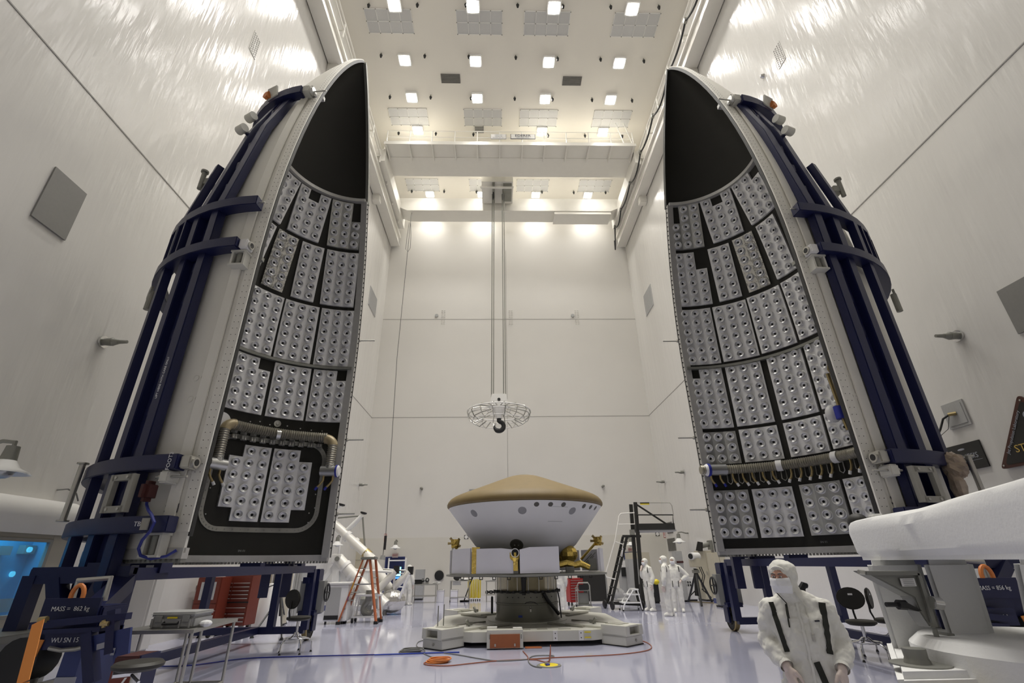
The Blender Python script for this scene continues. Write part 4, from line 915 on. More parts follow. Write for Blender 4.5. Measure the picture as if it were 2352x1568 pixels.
    text('MASS =  862 kg' if L else 'MASS = 856 kg', u, Vector(G(gx+.0, gy-.232, 1.24))-O, (1, 0, 0), (0, 0, 1), .06, 'letter_white')
    part('serial_plate', MB(O).cbox(ts+Vector((0, .02, 0)), (.42, .03, .16)), 'blue', u); part('plate_arm', MB(O).bar(ts+Vector((0, .03, 0)), ts+Vector((0, .35, .1)), .12), 'blue', u)
    text('WU SN 15' if L else 'WU SN 1', u, ts-O+Vector((0, .002, 0)), (1, 0, 0), (0, 0, 1), .06, 'letter_white')
    part('side_plate', MB(O).prism([G(gx-.5, gy-.3, 1.05), G(gx-.5, gy-.3, .38), G(gx-.32, gy-.3, .2), G(gx-.2, gy-.3, .55), G(gx-.22, gy-.3, .9)], (0, 1, 0), .5), 'blue_light', u)
    part('data_label', MB(O).cbox(G(gx-.37, gy-.305, .62), (.2, .006, .08)), 'letter_grey', u)
    part('slew_ring', MB(O).cyl(G(gx+.08, gy-.02, .52), G(gx+.08, gy-.02, .56), .3, n=24), 'steel', u)
    part('fork', MB(O).box(G(gx-.2, gy-.2, .1), G(gx-.12, gy+.2, .52)).box(G(gx+.2, gy-.2, .1), G(gx+.28, gy+.2, .52)), 'blue', u)
    part('castor_wheel', MB(O).lathe([(0, -.09), (.17, -.09), (.22, -.05), (.22, .05), (.17, .09), (0, .09)], G(gx+.04, gy, .22), (1, 0, 0), 22), 'rubber', u)
    part('tow_handle', MB(O).tube([G(gx-.3, gy-.05, 1.3), G(gx-.3, gy-.05, 1.52), G(gx+.25, gy-.05, 1.5), G(gx+.25, gy-.05, 1.3)], .03, 8), 'steel', u)
    part('tow_eye', MB(O).tube([G(gx-.05+.1*math.cos(a), gy-.24, 1.36+.1*math.sin(a)) for a in np.linspace(-.2, PI+.2, 10)], .022, 8), 'orange', u, label='orange sling loop on the wheel unit')
    part('base_rail', MB(O).bar(G(gx, gy, 1.1), B(xi, yn, 1.5), .2, .2), 'blue', u)
    part('jack_cylinder', MB(O).cyl(G(gx+.45, gy-.1, .35), G(gx+.45, gy-.1, 1.0), .07, n=12), 'dull_steel', u)
    part('hose_reel', MB(O).cyl(G(gx+.5, gy-.3, .8), G(gx+.5, gy+.0, .8), .2, n=18), 'black', u)
    part('hook_lock', MB(O).cyl(G(gx-.5, gy-.1, .96), G(gx-.6, gy-.1, .95), .03, n=8), 'brass', u)
    yq = gy-.36
    for pa, pb_, w1, h1 in (((75, 1436), (296, 1414), .09, .06), ((96, 1450), (236, 1444), .08, .04), ((205, 1452), (212, 1568), .1, .1), ((262, 1400), (255, 1500), .08, .08)):
        if not L: pa, pb_ = (2352+45-pa[0]*.9, pa[1]-14), (2352+45-pb_[0]*.9, pb_[1]-14)
        part('unit_beam', MB(O).bar(at(*pa, Y=yq), at(*pb_, Y=yq), w1, h1), 'blue', u)
    if L:
        P4 = [at(*q, Y=yq-.02) for q in ((200, 1462), (300, 1440), (288, 1560), (262, 1560), (258, 1490), (215, 1494))]
        sp = part('side_plate', MB(O).prism(P4, (0, 1, 0), .03), 'blue_light', u); q4 = at(240, 1482, Y=yq-.03); part('data_label', MB(O).bar(at(222, 1486, Y=yq-.03), at(260, 1475, Y=yq-.03), .004, .05), 'letter_grey', sp)
        q5 = at(259, 1496, Y=yq-.03); part('symbol_box', MB(O).cbox(q5, (.035, .004, .06)), 'letter_grey', sp); part('symbol_face', MB(O).cbox(q5-Vector((0, .003, .0)), (.028, .003, .022)), 'blue_light', sp)
        part('pinned_bolt', MB(O).cyl(at(232, 1432, Y=yq-.05), at(250, 1432, Y=yq-.05), .022, n=8).cyl(at(238, 1424, Y=yq-.05), at(238, 1441, Y=yq-.05), .018, n=8), 'brass', u)
        part('pinned_bolt', MB(O).cyl(at(90, 1424, Y=yq-.05), at(108, 1422, Y=yq-.05), .03, n=8), 'brass', u)
        part('slew_track', MB(O).tube([at(*q, Y=yq) for q in ((113, 1488), (140, 1493), (175, 1490), (205, 1482))], .02, 7), 'steel', u)
    part('link_strap', MB(O).bar(G(gx+.2, gy-.34, .84), G(gx+.18, gy-.32, .98), .05, .01), 'strap_orange', u)
    return r
stand(-1); stand(1)
# ================================================================ capsule, cruise ring, adapter and air pallet
KX, KY = .745, 14.67
def hit_lathe(px, py, c, prof_pts):
    d = ray(px, py); pg = None
    zs = [p[1] for p in prof_pts]
    def R(z):
        for (r0, z0), (r1, z1) in zip(prof_pts, prof_pts[1:]):
            if min(z0, z1) <= z <= max(z0, z1): return r0+(r1-r0)*((z-z0)/(z1-z0) if z1 != z0 else 0)
        return -1
    for k in range(3000):
        t = 9+k*.004; p = Vector((d[0]*t, d[1]*t, d[2]*t+CAMH)); rr = R(p.z)
        g = math.hypot(p.x-c[0], p.y-c[1])-rr
        if rr > 0 and g <= 0:
            e = .02; dr = (R(p.z+e)-R(p.z-e))/(2*e); u = Vector((p.x-c[0], p.y-c[1], 0)).normalized()
            return p, (u-Vector((0, 0, dr))).normalized()
    return None
def kk(x, y): return (900+x/3.027, 1050+y/3.027)
BACK = [(2.2, 3.1), (1.46, 2.17), (1.36, 2.07), (.98, 1.8), (.9, 1.78)]
def capsule():
    O = Vector((KX, KY, 1.78))
    r = thing('space_capsule', 'saucer shaped capsule with tan heat shield and white cone shell', 'spacecraft', O)
    c = (KX, KY, 0)
    part('heat_shield', MB(O).lathe([(0, 4.05), (.14, 4.046), (.28, 4.03), (.42, 4.0), (.56, 3.955), (.7, 3.905), (1.95, 3.44), (2.06, 3.392), (2.16, 3.33), (2.22, 3.26), (2.25, 3.19), (2.245, 3.135), (2.21, 3.1), (2.15, 3.095), (0, 3.095)], c, n=96), 'tan', r, label='tan heat shield on top')
    part('back_shell', MB(O).lathe([(2.19, 3.094), (2.2, 3.09), (1.46, 2.17), (1.42, 2.12), (1.36, 2.07), (.98, 1.8), (.9, 1.78), (0, 1.78)], c, n=96), 'backshell', r, label='white conical back shell')
    def port(x, y, rad_, mat, name='shell_port', rim=None):
        h = hit_lathe(*kk(x, y), (KX, KY), BACK)
        if not h: return
        p, n = h
        b = MB(O).lathe([(rad_, -.01), (rad_, .006), (rad_*.93, .009), (0, .009)], p, n, 22)
        return part(name, b, mat, r)
    for x, y in ((572, 388), (907, 368), (1254, 371)): port(x, y, .108, 'port_grey', 'cover_disc')
    for x, y in ((1006, 325), (1103, 325), (1193, 327), (1335, 338), (1381, 345), (1413, 352)): port(x, y, .068, 'port_dark', 'vent_port')
    h = hit_lathe(*kk(868, 606), (KX, KY), BACK)
    if h:
        p, n = h; d = part('umbilical_plate', MB(O).lathe([(.17, -.02), (.175, .012), (.16, .02), (.15, .012), (.09, .012), (.085, .02), (.05, .02), (.05, .01), (0, .01)], p, n, 26), 'port_dark', r)
        for s in (-1, 1): part('plate_knob', MB(O).sphere(p+n*.02+Vector((.05*s, 0, 0)), .016, 8, 6), 'steel', d)
    b = MB(O)
    for k in range(26):
        a = -PI/2+.28+.018*(k % 13)*1.0; z = 2.95 if k < 13 else 2.62
        rr = 2.2-(3.09-z)*(.74/.92); b.sphere((KX+rr*math.cos(a), KY+rr*math.sin(a), z), .008, 5, 4)
    part('shell_screw', b, 'port_dark', r, kind='stuff')
    return r
capsule()
def cruise():
    O = Vector((KX, KY, 1.37)); RR = 2.15
    r = thing('cruise_stage', 'ring of white radiator panels with gold foil parts under the capsule', 'spacecraft', O)
    def Q(deg, rr, z): a = math.radians(deg-90); return Vector((KX+rr*math.cos(a), KY+rr*math.sin(a), z))
    part('deck_plate', MB(O).lathe([(0, 1.37), (2.2, 1.37), (2.2, 1.41), (2.12, 1.42), (0, 1.42)], (KX, KY, 0), n=60), 'dull_steel', r)
    part('stage_core', MB(O).lathe([(.9, 1.42), (.9, 1.775)], (KX, KY, 0), n=40), 'adapter', r)
    def rpanel(a0, a1, zt=2.0, cut=None):
        p, q = Q(a0, RR, 1.44), Q(a1, RR, 1.44); n = (Q((a0+a1)/2, 1, 0)-Q((a0+a1)/2, 0, 0)).normalized()
        up = Vector((0, 0, zt-1.44)); poly = [p, q, q+up, p+up]
        if cut == 'R': poly = [p, q, q+up*.93, p+(q-p)*.68+up, p+up]
        if cut == 'L': poly = [p, q, q+up*1.04, p+(q-p)*.25+up*1.02, p+up*.93]
        return part('radiator_panel', MB(O).prism(poly, -n, .04), 'radiator', r)
    rpanel(-37.7, -11.2, 2.0, 'R'); rpanel(-6.8, 19, 2.0, 'L'); rpanel(-68, -43.5, 2.02); rpanel(62, 84)
    for a in (-98, -125, -152, -179, 154, 127, 100): rpanel(a, a+24)
    part('panel_edge', MB(O).bar(Q(-69, RR-.02, 1.44), Q(-69, RR-.02, 2.05), .05), 'steel', r)
    b = MB(O).bar(Q(-40.5, RR-.1, 1.44), Q(-40.5, RR-.1, 2.04), .2, .12); part('foil_cover', b, 'gold', r, label='gold foil strip between two radiator panels', smooth=False)
    # star sensor tube
    p = at(*kk(856, 664), Y=12.5); part('sensor_tube', MB(O).lathe([(.1, 0), (.1, .25), (.085, .25), (.085, .02), (0, .02)], p+Vector((0, .2, 0)), (0, -1, 0), 26), 'white', r); part('sensor_bore', MB(O).cyl(p+Vector((0, .17, 0)), p+Vector((0, .0, 0)), .084, n=22), 'black', r)
    p2 = p+Vector((0, .12, -.15)); part('foil_cover', MB(O).lathe([(.13, 0), (.13, -.12), (.07, -.2), (.06, -.3)], p2+Vector((0, 0, .16)), n=9).bar(p2, p2+Vector((0, 0, -.24)), .13, .1), 'gold', r, smooth=False)
    part('sensor_box', MB(O).cbox((p.x+.0, 12.66, 1.49), (.16, .1, .1)), 'grey', r)
    # thruster clusters in gold foil
    def cluster(px, py, Y, strut):
        q = at(*kk(px, py), Y=Y); g = part('thruster_cluster', MB(O).cyl(q-Vector((0, 0, .12)), q+Vector((0, 0, .1)), .1, .13, n=7), 'gold', r, label='gold wrapped thruster cluster', smooth=False)
        for d in ((-.2, 0, 0), (-.14, 0, .14), (.15, 0, -.08), (.12, 0, .12)): part('thruster_nozzle', MB(O).cyl(q, q+Vector(d), .02, .035, n=8), 'brass', g)
        e = at(*kk(*strut), Y=Y+.1); part('strut', MB(O).cyl(q, e, .035, n=7), 'gold', g)
    cluster(440, 598, 14.3, (455, 660)); cluster(1430, 580, 14.2, (1315, 710))
    for (x, y, Y, rx, rz) in ((1232, 672, 14.0, .24, .22), (1180, 690, 14.3, .2, .14)):
        q = at(*kk(x, y), Y=Y); part('foil_tank', MB(O).sphere(q, 1, 10, 7, (rx, .22, rz)), 'gold', r, label='gold foil wrapped tank', smooth=False)
    pts = [at(*kk(x, y), Y=13.4) for x, y in ((1165, 748), (1215, 735), (1270, 748), (1310, 738), (1350, 755), (1375, 765))]
    part('foil_duct', MB(O).tube(pts, [.07, .08, .075, .085, .07, .06], 7), 'gold', r, label='crumpled gold foil duct', smooth=False)
    for (x, y) in ((1375, 700), (1390, 715), (1400, 690)): part('strut', MB(O).cyl(at(*kk(x-60, y+50), Y=14.6), at(*kk(x+15, y-30), Y=14.6), .015, n=6), 'dull_steel', r)
    part('equipment_box', MB(O).cbox(at(*kk(1238, 780), Y=13.3), (.2, .15, .14)), 'grey', r); part('equipment_box', MB(O).cbox(at(*kk(1395, 745), Y=13.9), (.2, .1, .3)), 'dull_steel', r)
    for a in range(-60, 60, 11):
        p = Q(a, 2.0, 1.37); part('deck_clip', MB(O).tube([p, p+Vector((0, 0, -.06)), p+Vector((.07, 0, -.06)), p+Vector((.07, 0, 0))], .012, 6), 'black', r)
    return r
cruise()
def adapter():
    O = Vector((KX, KY, .3)); c = (KX, KY, 0)
    r = thing('support_adapter', 'olive grey support drum with amber film windows under the ring', 'stand', O)
    part('drum', MB(O).lathe([(.86, .3), (.86, .36), (.83, .36), (.83, .68), (.845, .69), (.845, .72), (.83, .73), (.83, .96), (.86, .97), (.86, 1.0), (.3, 1.0)], c, n=48), 'adapter', r)
    part('film_window', MB(O).lathe([(.82, 1.0), (.82, 1.33)], c, n=48), 'amber_film', r)
    part('drum', MB(O).lathe([(.5, 1.0), (.5, 1.33)], c, n=32), 'adapter', r)
    part('top_flange', MB(O).lathe([(.6, 1.325), (.86, 1.325), (.88, 1.345), (.88, 1.37), (.6, 1.37)], c, n=48), 'dull_steel', r)
    def Q(deg, rr, z): a = math.radians(deg-90); return Vector((KX+rr*math.cos(a), KY+rr*math.sin(a), z))
    for a in range(-180, 180, 20):
        part('film_post', MB(O).cyl(Q(a, .82, 1.0), Q(a, .82, 1.33), .012, n=6), 'steel', r)
    for a in (-8, 172): part('release_unit', MB(O).cyl(Q(a, .85, .92), Q(a, .85, 1.32), .05, .07, n=10), 'black', r)
    for k in range(15):
        a = -88+12.5*k; part('cable_clamp', MB(O).cbox(Q(a, .875, .985), (.07, .07, .06)), 'black', r)
    part('harness', MB(O).tube([Q(-95+7*k, .89, .985+.012*math.sin(k*1.9)) for k in range(28)], .022, 6), 'black', r)
    part('harness_strut', MB(O).tube([Q(27, .88, .95), Q(33, .9, .8), Q(45, .92, .62), Q(58, .93, .46)], .045, 8), 'black', r, label='thick black strapped strut on the drum')
    part('cable', MB(O).tube([Q(68, .86, 1.05), Q(70, .9, .8), Q(70, .92, .5), Q(66, .95, .36)], .018, 6), 'cable_black', r)
    for a in (-62, ): 
        q = Q(-84, .95, .66); part('cable_coil', MB(O).tube([q+Vector((.0, .07*math.cos(t), .18*math.sin(t))) for t in np.linspace(0, 4*PI, 30)], .03, 6), 'cable_black', r)
    part('drum_tag', MB(O).cbox(Q(-15, .835, .44), (.1, .02, .05)), 'tape_blue', r)
    part('hoist_lug', MB(O).sphere(Q(3, .84, .64), .03, 8, 6).bar(Q(3, .845, .6), Q(3, .845, .54), .035, .03), 'steel', r)
    part('lug_wire', MB(O).tube([Q(-8, .835, .7), Q(-4, .84, .75), Q(3, .84, .76), Q(10, .84, .75), Q(16, .84, .7)], .01, 5), 'black', r)
    b = MB(O)
    for k in range(9): b.cyl(Q(-40+11*k, .83, .86), Q(-40+11*k, .84, .86), .014, n=6)
    part('drum_hole', b, 'black', r, kind='stuff')
    return r
adapter()
def pallet():
    O = Vector((KX, KY, 0)); zt, zb = .30, .10
    r = thing('air_pallet', 'low white transport pallet with four corner feet under the drum', 'pallet', O)
    def V(x, y, z): return Vector((KX+x, KY+y, z))
    poly = [(-1.35, -2.45), (1.3, -2.45), (1.75, -2.2), (2.35, -1.3), (2.35, 1.3), (1.5, 2.4), (-1.5, 2.4), (-2.35, 1.3), (-2.35, -1.3), (-1.7, -2.2)]
    part('deck', MB(O).prism([V(x, y, zb) for x, y in poly], (0, 0, 1), zt-zb), 'pallet', r, bevel=.01)
    part('centre_ring', MB(O).lathe([(.7, .3), (1.05, .3), (1.05, .315), (.7, .315)], (KX, KY, 0), n=40), 'pallet', r)
    part('under_frame', MB(O).box(V(-1.3, -1.8, .04), V(1.3, 1.8, .1)), 'dull_steel', r)
    for sx in (-1, 1):
        for sy in (-1, 1):
            a = math.atan2(sy*2.3, sx*2.05); d = Vector((math.cos(a), math.sin(a), 0)); n = Vector((-d.y, d.x, 0))
            ct = V(sx*1.98, sy*2.32, 0); m = Matrix(((d.x, n.x, 0), (d.y, n.y, 0), (0, 0, 1)))
            part('arm', MB(O).cbox(V(sx*1.45, sy*1.72, .26), (1.2, .62, .17), m), 'pallet', r, bevel=.01)
            f = part('foot', MB(O).cbox(ct+Vector((0, 0, .1)), (.66, .62, .17), m), 'pallet', r, bevel=.008)
            part('foot_pad', MB(O).cbox(ct+Vector((0, 0, .012)), (.68, .64, .02), m), 'black', f)
            up = MB(O)
            for s in (-1, 1): up.cbox(ct+Vector((0, 0, .29))+n*s*.25+d*.02, (.68, .14, .2), m)
            up.cbox(ct+Vector((0, 0, .205)), (.7, .64, .035), m).cbox(ct+Vector((0, 0, .375))-d*.0, (.66, .4, .035), m)
            part('foot_housing', up, 'pallet', r, bevel=.008)
            part('foot_pocket', MB(O).cbox(ct+Vector((0, 0, .29))-d*.02, (.5, .36, .14), m), 'pallet_grey', r)
            part('foot_plate', MB(O).cbox(ct+Vector((0, 0, .395))-d*.1, (.4, .34, .012), m), 'pallet_grey', r)
            part('foot_bolt', MB(O).cyl(ct+d*.33+n*.05+Vector((0, 0, .1)), ct+d*.36+n*.05+Vector((0, 0, .1)), .025, n=8), 'steel', f)
            # slots along the arm
            for s in (-.5, .5):
                q = V(sx*1.15, sy*1.3, .303)+n*s*.9; part('deck_slot', MB(O).cbox(q+Vector((0, 0, .02)), (1.1, .07, .03), m), 'pallet_grey', r)
            q = V(sx*1.45, sy*1.75, .345); part('latch', MB(O).cbox(q+Vector((0, 0, .05)), (.16, .05, .07), m).cyl(q+Vector((0, 0, .02)), q+d*.1+Vector((0, 0, .13)), .035, n=8), 'dull_steel', r)
    for x, y, a, b_ in ((.22, -2.05, .24, .34), (-.18, -2.2, .26, .1), (.72, -2.2, .28, .1)):
        part('deck_recess', MB(O).box(V(x-a/2, y-b_/2, .3), V(x+a/2, y+b_/2, .306)), 'pallet_grey', r)
    for x in (-.45, .48, 1.05): 
        p = part('joint_plate', MB(O).box(V(x-.05, -2.47, .11), V(x+.05, -2.45, .3)), 'white', r)
        for z in (.16, .25): part('plate_hole', MB(O).cyl(V(x, -2.47, z), V(x, -2.475, z), .012, n=8), 'black', p)
    for z in (.16, .26): part('warning_tag', MB(O).box(V(1.13, -2.462, z-.012), V(1.27, -2.45, z+.012)), 'yellow', r)
    # hinged orange fronted box
    bx = part('front_box', MB(O).box(V(-1.02, -2.72, .02), V(-.24, -2.5, .36)), 'pallet', r, label='white box with a terracotta front panel on the near edge', bevel=.006)
    part('box_panel', MB(O).box(V(-.95, -2.735, .03), V(-.31, -2.72, .28)), 'terracotta', bx, label='terracotta front panel')
    for x in (-.84, -.42): part('box_latch', MB(O).box(V(x-.015, -2.75, .06), V(x+.015, -2.735, .11)), 'steel', bx)
    for x in (-.96, -.28): part('box_handle', MB(O).tube([V(x, -2.74, .3), V(x, -2.76, .28), V(x, -2.76, .22), V(x, -2.74, .2)], .01, 5), 'dull_steel', bx)
    part('deck_box', MB(O).box(V(-.45, -2.55, .3), V(-.25, -2.4, .38)), 'white', r); part('deck_box', MB(O).box(V(-1.02, -2.55, .3), V(-.8, -2.4, .4)), 'white', r)
    for x, y, h in ((-2.15, -2.1, .5), (-2.03, -2.0, .52)): part('aerial_rod', MB(O).cyl(V(x, y, .3), V(x, y, .3+h), .012, n=6), 'dull_steel', r)
    return r
pallet()
# ---------------- cables and floor plate
def floor_cable(pts, rad_, mat, label, cat='cable', name='floor_cable', sub=6):
    P = [at(*p, Z=rad_+.002) for p in pts]; out = []
    for i in range(len(P)-1):
        p0, p1, p2, p3 = P[max(0, i-1)], P[i], P[i+1], P[min(len(P)-1, i+2)]
        for k in range(sub):
            t = k/sub; out.append(.5*((2*p1)+(p2-p0)*t+(2*p0-5*p1+4*p2-p3)*t*t+(3*p1-p0-3*p2+p3)*t**3))
    out.append(P[-1]); o = sum(P, Vector())/len(P); o.z = 0
    return one(name, MB(o).tube(out, rad_, 6), mat, label, cat, o)
def f2(x, y): return (860+x*660/2352, 1440+y*660/2352)
floor_cable([f2(*p) for p in ((0, 226), (200, 219), (450, 210), (695, 204))], .014, 'tape_blue', 'straight blue line cable on the floor left of the pallet')
floor_cable([(30, 1508), (150, 1520), (300, 1528), (430, 1528), (560, 1512), (690, 1507), (860, 1503)], .012, 'cable_blue', 'long blue cable crossing the floor under the stool')
floor_cable([f2(*p) for p in ((2165, 103), (2240, 130), (2268, 165), (2210, 195), (2000, 222), (1700, 238), (1480, 248), (1260, 262), (1000, 275), (780, 297), (600, 315), (450, 310), (405, 296), (440, 282), (500, 275))], .010, 'cable_red', 'thin red brown cable running from the orange coil to the right foot')
floor_cable([f2(*p) for p in ((570, 210), (700, 228), (850, 255), (1000, 275), (1180, 268), (1300, 258), (1420, 250), (1470, 235), (1400, 230), (1300, 236), (1262, 262), (1270, 295), (1310, 320), (1370, 330))], .010, 'cable_grey', 'thin grey cable looping to the yellow floor plate')
floor_cable([f2(*p) for p in ((1215, 195), (1255, 240), (1258, 262), (1330, 268), (1405, 285), (1440, 262))], .009, 'cable_red', 'short brown cable ending at a plug by the floor plate')
floor_cable([f2(*p) for p in ((410, 105), (360, 120), (345, 150), (380, 175), (415, 190), (400, 210), (440, 232), (520, 262))], .009, 'cable_grey', 'grey cable between the left foot and the coils')
def coil(px, py, R, n, rad_, mat, label):
    p = at(px, py, Z=0); b = MB(p)
    for k in range(n):
        rr = R*(1-.09*(k % 3)); zz = rad_+rad_*1.6*(k//3); b.tube([p+Vector((rr*math.cos(a)+.01*k, rr*math.sin(a), zz+rad_*.2*math.sin(3*a+k))) for a in np.linspace(0, 2*PI, 33)[:-1]], rad_, 6, closed=True)
    return one('cable_coil', b, mat, label, 'cable coil', (p.x, p.y, 0))
coil(*f2(512, 286), .2, 7, .013, 'orange', 'orange coil of cable on the floor in front of the pallet')
coil(*f2(290, 203), .22, 7, .012, 'cable_grey', 'grey coil of cable on the floor left of the pallet foot')
def plate():
    p = at(1261, 1528.5, Z=0); r = thing('floor_plate', 'round yellow floor plate with a dark rim and plugs', 'floor plate', p)
    part('rim', MB().lathe([(0, 0), (.22, 0), (.215, .012), (.16, .014)], n=30), 'dull_steel', r); part('disc', MB().lathe([(.165, .012), (.16, .018), (0, .018)], n=30), 'yellow', r)
    part('plug', MB().cyl((-.03, 0, .018), (-.03, 0, .05), .05, n=12), 'steel', r); part('plug', MB().cyl((.0, -.06, .02), (-.06, -.1, .025), .02, n=8), 'cloth_blue', r)
    part('lead', MB().tube([(0, 0, .04), (.04, .03, .16), (.05, .1, .3), (.06, .3, .2), (.05, .5, .012)], .008, 6), 'cable_red', r)
plate()
one('orange_mat', MB().cbox((0, 0, .006), (.36, .22, .01)), 'terracotta', 'flat orange cloth on the floor right of the front box', 'cloth', at(1225, 1487, Z=0))
# ================================================================ far floor: fixtures, furniture and equipment
def F(px, py): return at(px, py, Z=0)
def mpp(p): 
    q = Vector(p)-Vector((0, 0, CAMH)); return q.dot(Vector((RM[0][2], RM[1][2], RM[2][2])))/FPX
def V3(*a): return Vector(a)
# ---- wall lamps
def wall_lamp(px, py, Y, label, s=1.0, X=None, face=(0, -1, 0)):
    p = at(px, py, Y=Y) if X is None else at(px, py, X=X)
    r = thing('wall_lamp', label, 'lamp', p); d = Vector(face)
    part('lamp_shade', MB().lathe([(.05*s, .16*s), (.1*s, .14*s), (.17*s, .04*s), (.3*s, -.02*s), (.31*s, -.04*s), (.29*s, -.035*s), (.15*s, .03*s), (.05*s, .1*s)], n=20), 'gloss_white', r)
    part('lamp_bulb', MB().sphere((0, 0, -.01*s), .13*s, 12, 8, (1, 1, .8)), 'silver', r)
    part('lamp_body', MB().cyl((0, 0, .14*s), (0, 0, .34*s), .1*s, .08*s, n=12), 'dull_steel', r)
    part('lamp_arm', MB().tube([(0, 0, .3*s), (0, 0, .4*s), tuple(-d*.18*s+V3(0, 0, .42*s)), tuple(-d*.4*s+V3(0, 0, .36*s))], .03*s, 8), 'dull_steel', r)
    return r
wall_lamp(908, 1257, YB-.45, 'white dome lamp over the exit sign on the left of the back wall', 1.0)
wall_lamp(1449, 1250, YB-.45, 'white dome lamp over the exit sign behind the black ladder', 1.0)
wall_lamp(774, 1250, 25.5, 'white dome lamp beside the left fairing edge', 1.0)
wall_lamp(1560, 1243, None, 'white dome lamp on the right wall above the tripod camera', 1.1, X=XR-.55, face=(-1, 0, 0))
wall_lamp(8, 1080, None, 'large white dome lamp at the left picture edge', 1.0, X=-7.0, face=(1, 0, 0))
part('lamp_bracket', MB().bar((-.4, 0, .37), (-1.45, 0, .37), .05), 'dull_steel', bpy.data.objects['wall_lamp.004'])
part('lamp_bracket', MB().bar((.42, 0, .4), (.55, 0, .4), .06), 'dull_steel', bpy.data.objects['wall_lamp.003'])
for n_ in ('wall_lamp', 'wall_lamp.001'): part('lamp_bracket', MB().bar((0, .38, .36), (0, .46, .36), .06), 'dull_steel', bpy.data.objects[n_])
o = bpy.data.objects['wall_lamp.002']; part('lamp_pole', MB().cyl((0, .45, .4), (0, .45, -2.6), .05, n=8).bar((0, .38, .37), (0, .46, .37), .05), 'white', o)
# ---- exit signs and doors on the back wall
def exit_sign(px, py, label):
    p = at(px, py, Y=YB-.06); r = thing('exit_sign', label, 'exit sign', (p.x, YB-.06, p.z))
    part('sign_box', MB().cbox((0, 0, 0), (.34, .06, .24)), 'exit_face', r)
    text('EXIT', r, (0, -.035, 0), (1, 0, 0), (0, 0, 1), .15, 'exit_red'); return r
exit_sign(908, 1275, 'red EXIT sign on the left side of the back wall'); exit_sign(1449, 1262, 'red EXIT sign behind the black rolling ladder')
def door(n, px0, px1, pyt, scr):
    a = at(px0, pyt, Y=YB-.03); b_ = at(px1, pyt, Y=YB-.03)
    d = struct('door_%d' % n, MB().box((a.x, YB-.04, 0), (b_.x, YB, a.z)), 'door_blue')
    struct('door_frame', MB().box((a.x-.06, YB-.06, 0), (a.x, YB, a.z+.06)).box((b_.x, YB-.06, 0), (b_.x+.06, YB, a.z+.06)).box((a.x, YB-.06, a.z), (b_.x, YB, a.z+.06)), 'blue_light', d)
    struct('door_handle', MB().cbox((a.x+.12, YB-.07, 1.0), (.12, .05, .03)), 'steel', d)
door(1, 888, 928, 1281, 1); door(2, 1434, 1463, 1270, 0)
# monitor stand glowing blue in front of the left door
p = at(913, 1312, Y=28.0); r = thing('monitor', 'glowing blue monitor on a stand in front of the left exit door', 'monitor', (p.x, 28.0, 0))
z = p.z; part('monitor_housing', MB().cbox((0, .04, z), (.40, .06, .5)), 'black', r); part('screen', MB().cbox((0, 0, z), (.34, .02, .43)), 'screen_cyan', r); part('screen', MB().cbox((-.02, -.02, z-.3), (.3, .02, .08)), 'screen_blue', r)
part('stand_pole', MB().cyl((0, .08, 0.03), (0, .08, z-.2), .03, n=8), 'black', r); part('stand_base', MB().cyl((0, .08, 0), (0, .08, .04), .25, n=16), 'black', r)
part('keyboard', MB().cbox((0, -.08, .95), (.4, .16, .02)), 'black', r)
# white rail scaffold
p = F(905, 1385); r = thing('rail_scaffold', 'white tube rail scaffold in front of the left door', 'scaffold', (p.x, p.y, 0))
for x in (-.42, .42): part('post', MB().cyl((x, 0, 0), (x, 0, 2.0), .04, n=8), 'white', r)
for zz in (.7, 1.3, 1.88): part('rail', MB().cyl((-.42, 0, zz), (.42, 0, zz), .03, n=8), 'white', r)
# fire extinguisher tags
for px, py, lb in ((885, 1234, 'left of the lamp on the back wall'), (1526, 1226, 'beside the ladder platform')):
    p = at(px, py, Y=YB-.02); r = thing('fire_sign', 'small red and white vertical sign %s' % lb, 'sign', (p.x, YB-.02, p.z)); part('sign_plate', MB().cbox((0, 0, 0), (.13, .02, .42)), 'exit_red', r); part('sign_face', MB().cbox((0, -.012, 0), (.09, .01, .36)), 'white', r)
    text('FIRE', r, (0, -.02, 0), (0, 0, 1), (-1, 0, 0), .1, 'exit_red')
for px, py, lb in ((1071, 1233, 'left of the capsule'), (1510, 1226, 'under the ladder platform')):
    p = at(px, py, Y=YB-.02); r = thing('target_sign', 'square black and white dot target on the back wall %s' % lb, 'sign', (p.x, YB-.02, p.z)); part('sign_plate', MB().cbox((0, 0, 0), (.24, .02, .22)), 'black', r); part('dot', MB().cyl((0, -.012, 0), (0, -.02, 0), .1, n=20), 'white', r)
for px0, px1, py0, py1, lb in ((1532, 1544, 1199, 1224, 'upper dark louvre behind the ladder platform'), (1534, 1551, 1236, 1264, 'lower dark louvre behind the ladder platform')):
    a = at(px0, (py0+py1)/2, X=XR-.02); b_ = at(px1, (py0+py1)/2, X=XR-.02); wall_plate('wall_vent', (a+b_)/2, max(.8, a.y-b_.y), at((px0+px1)/2, py0, Y=a.y).z-at((px0+px1)/2, py1, Y=a.y).z, 'R', 'vent_dark', lb, louvre=10)
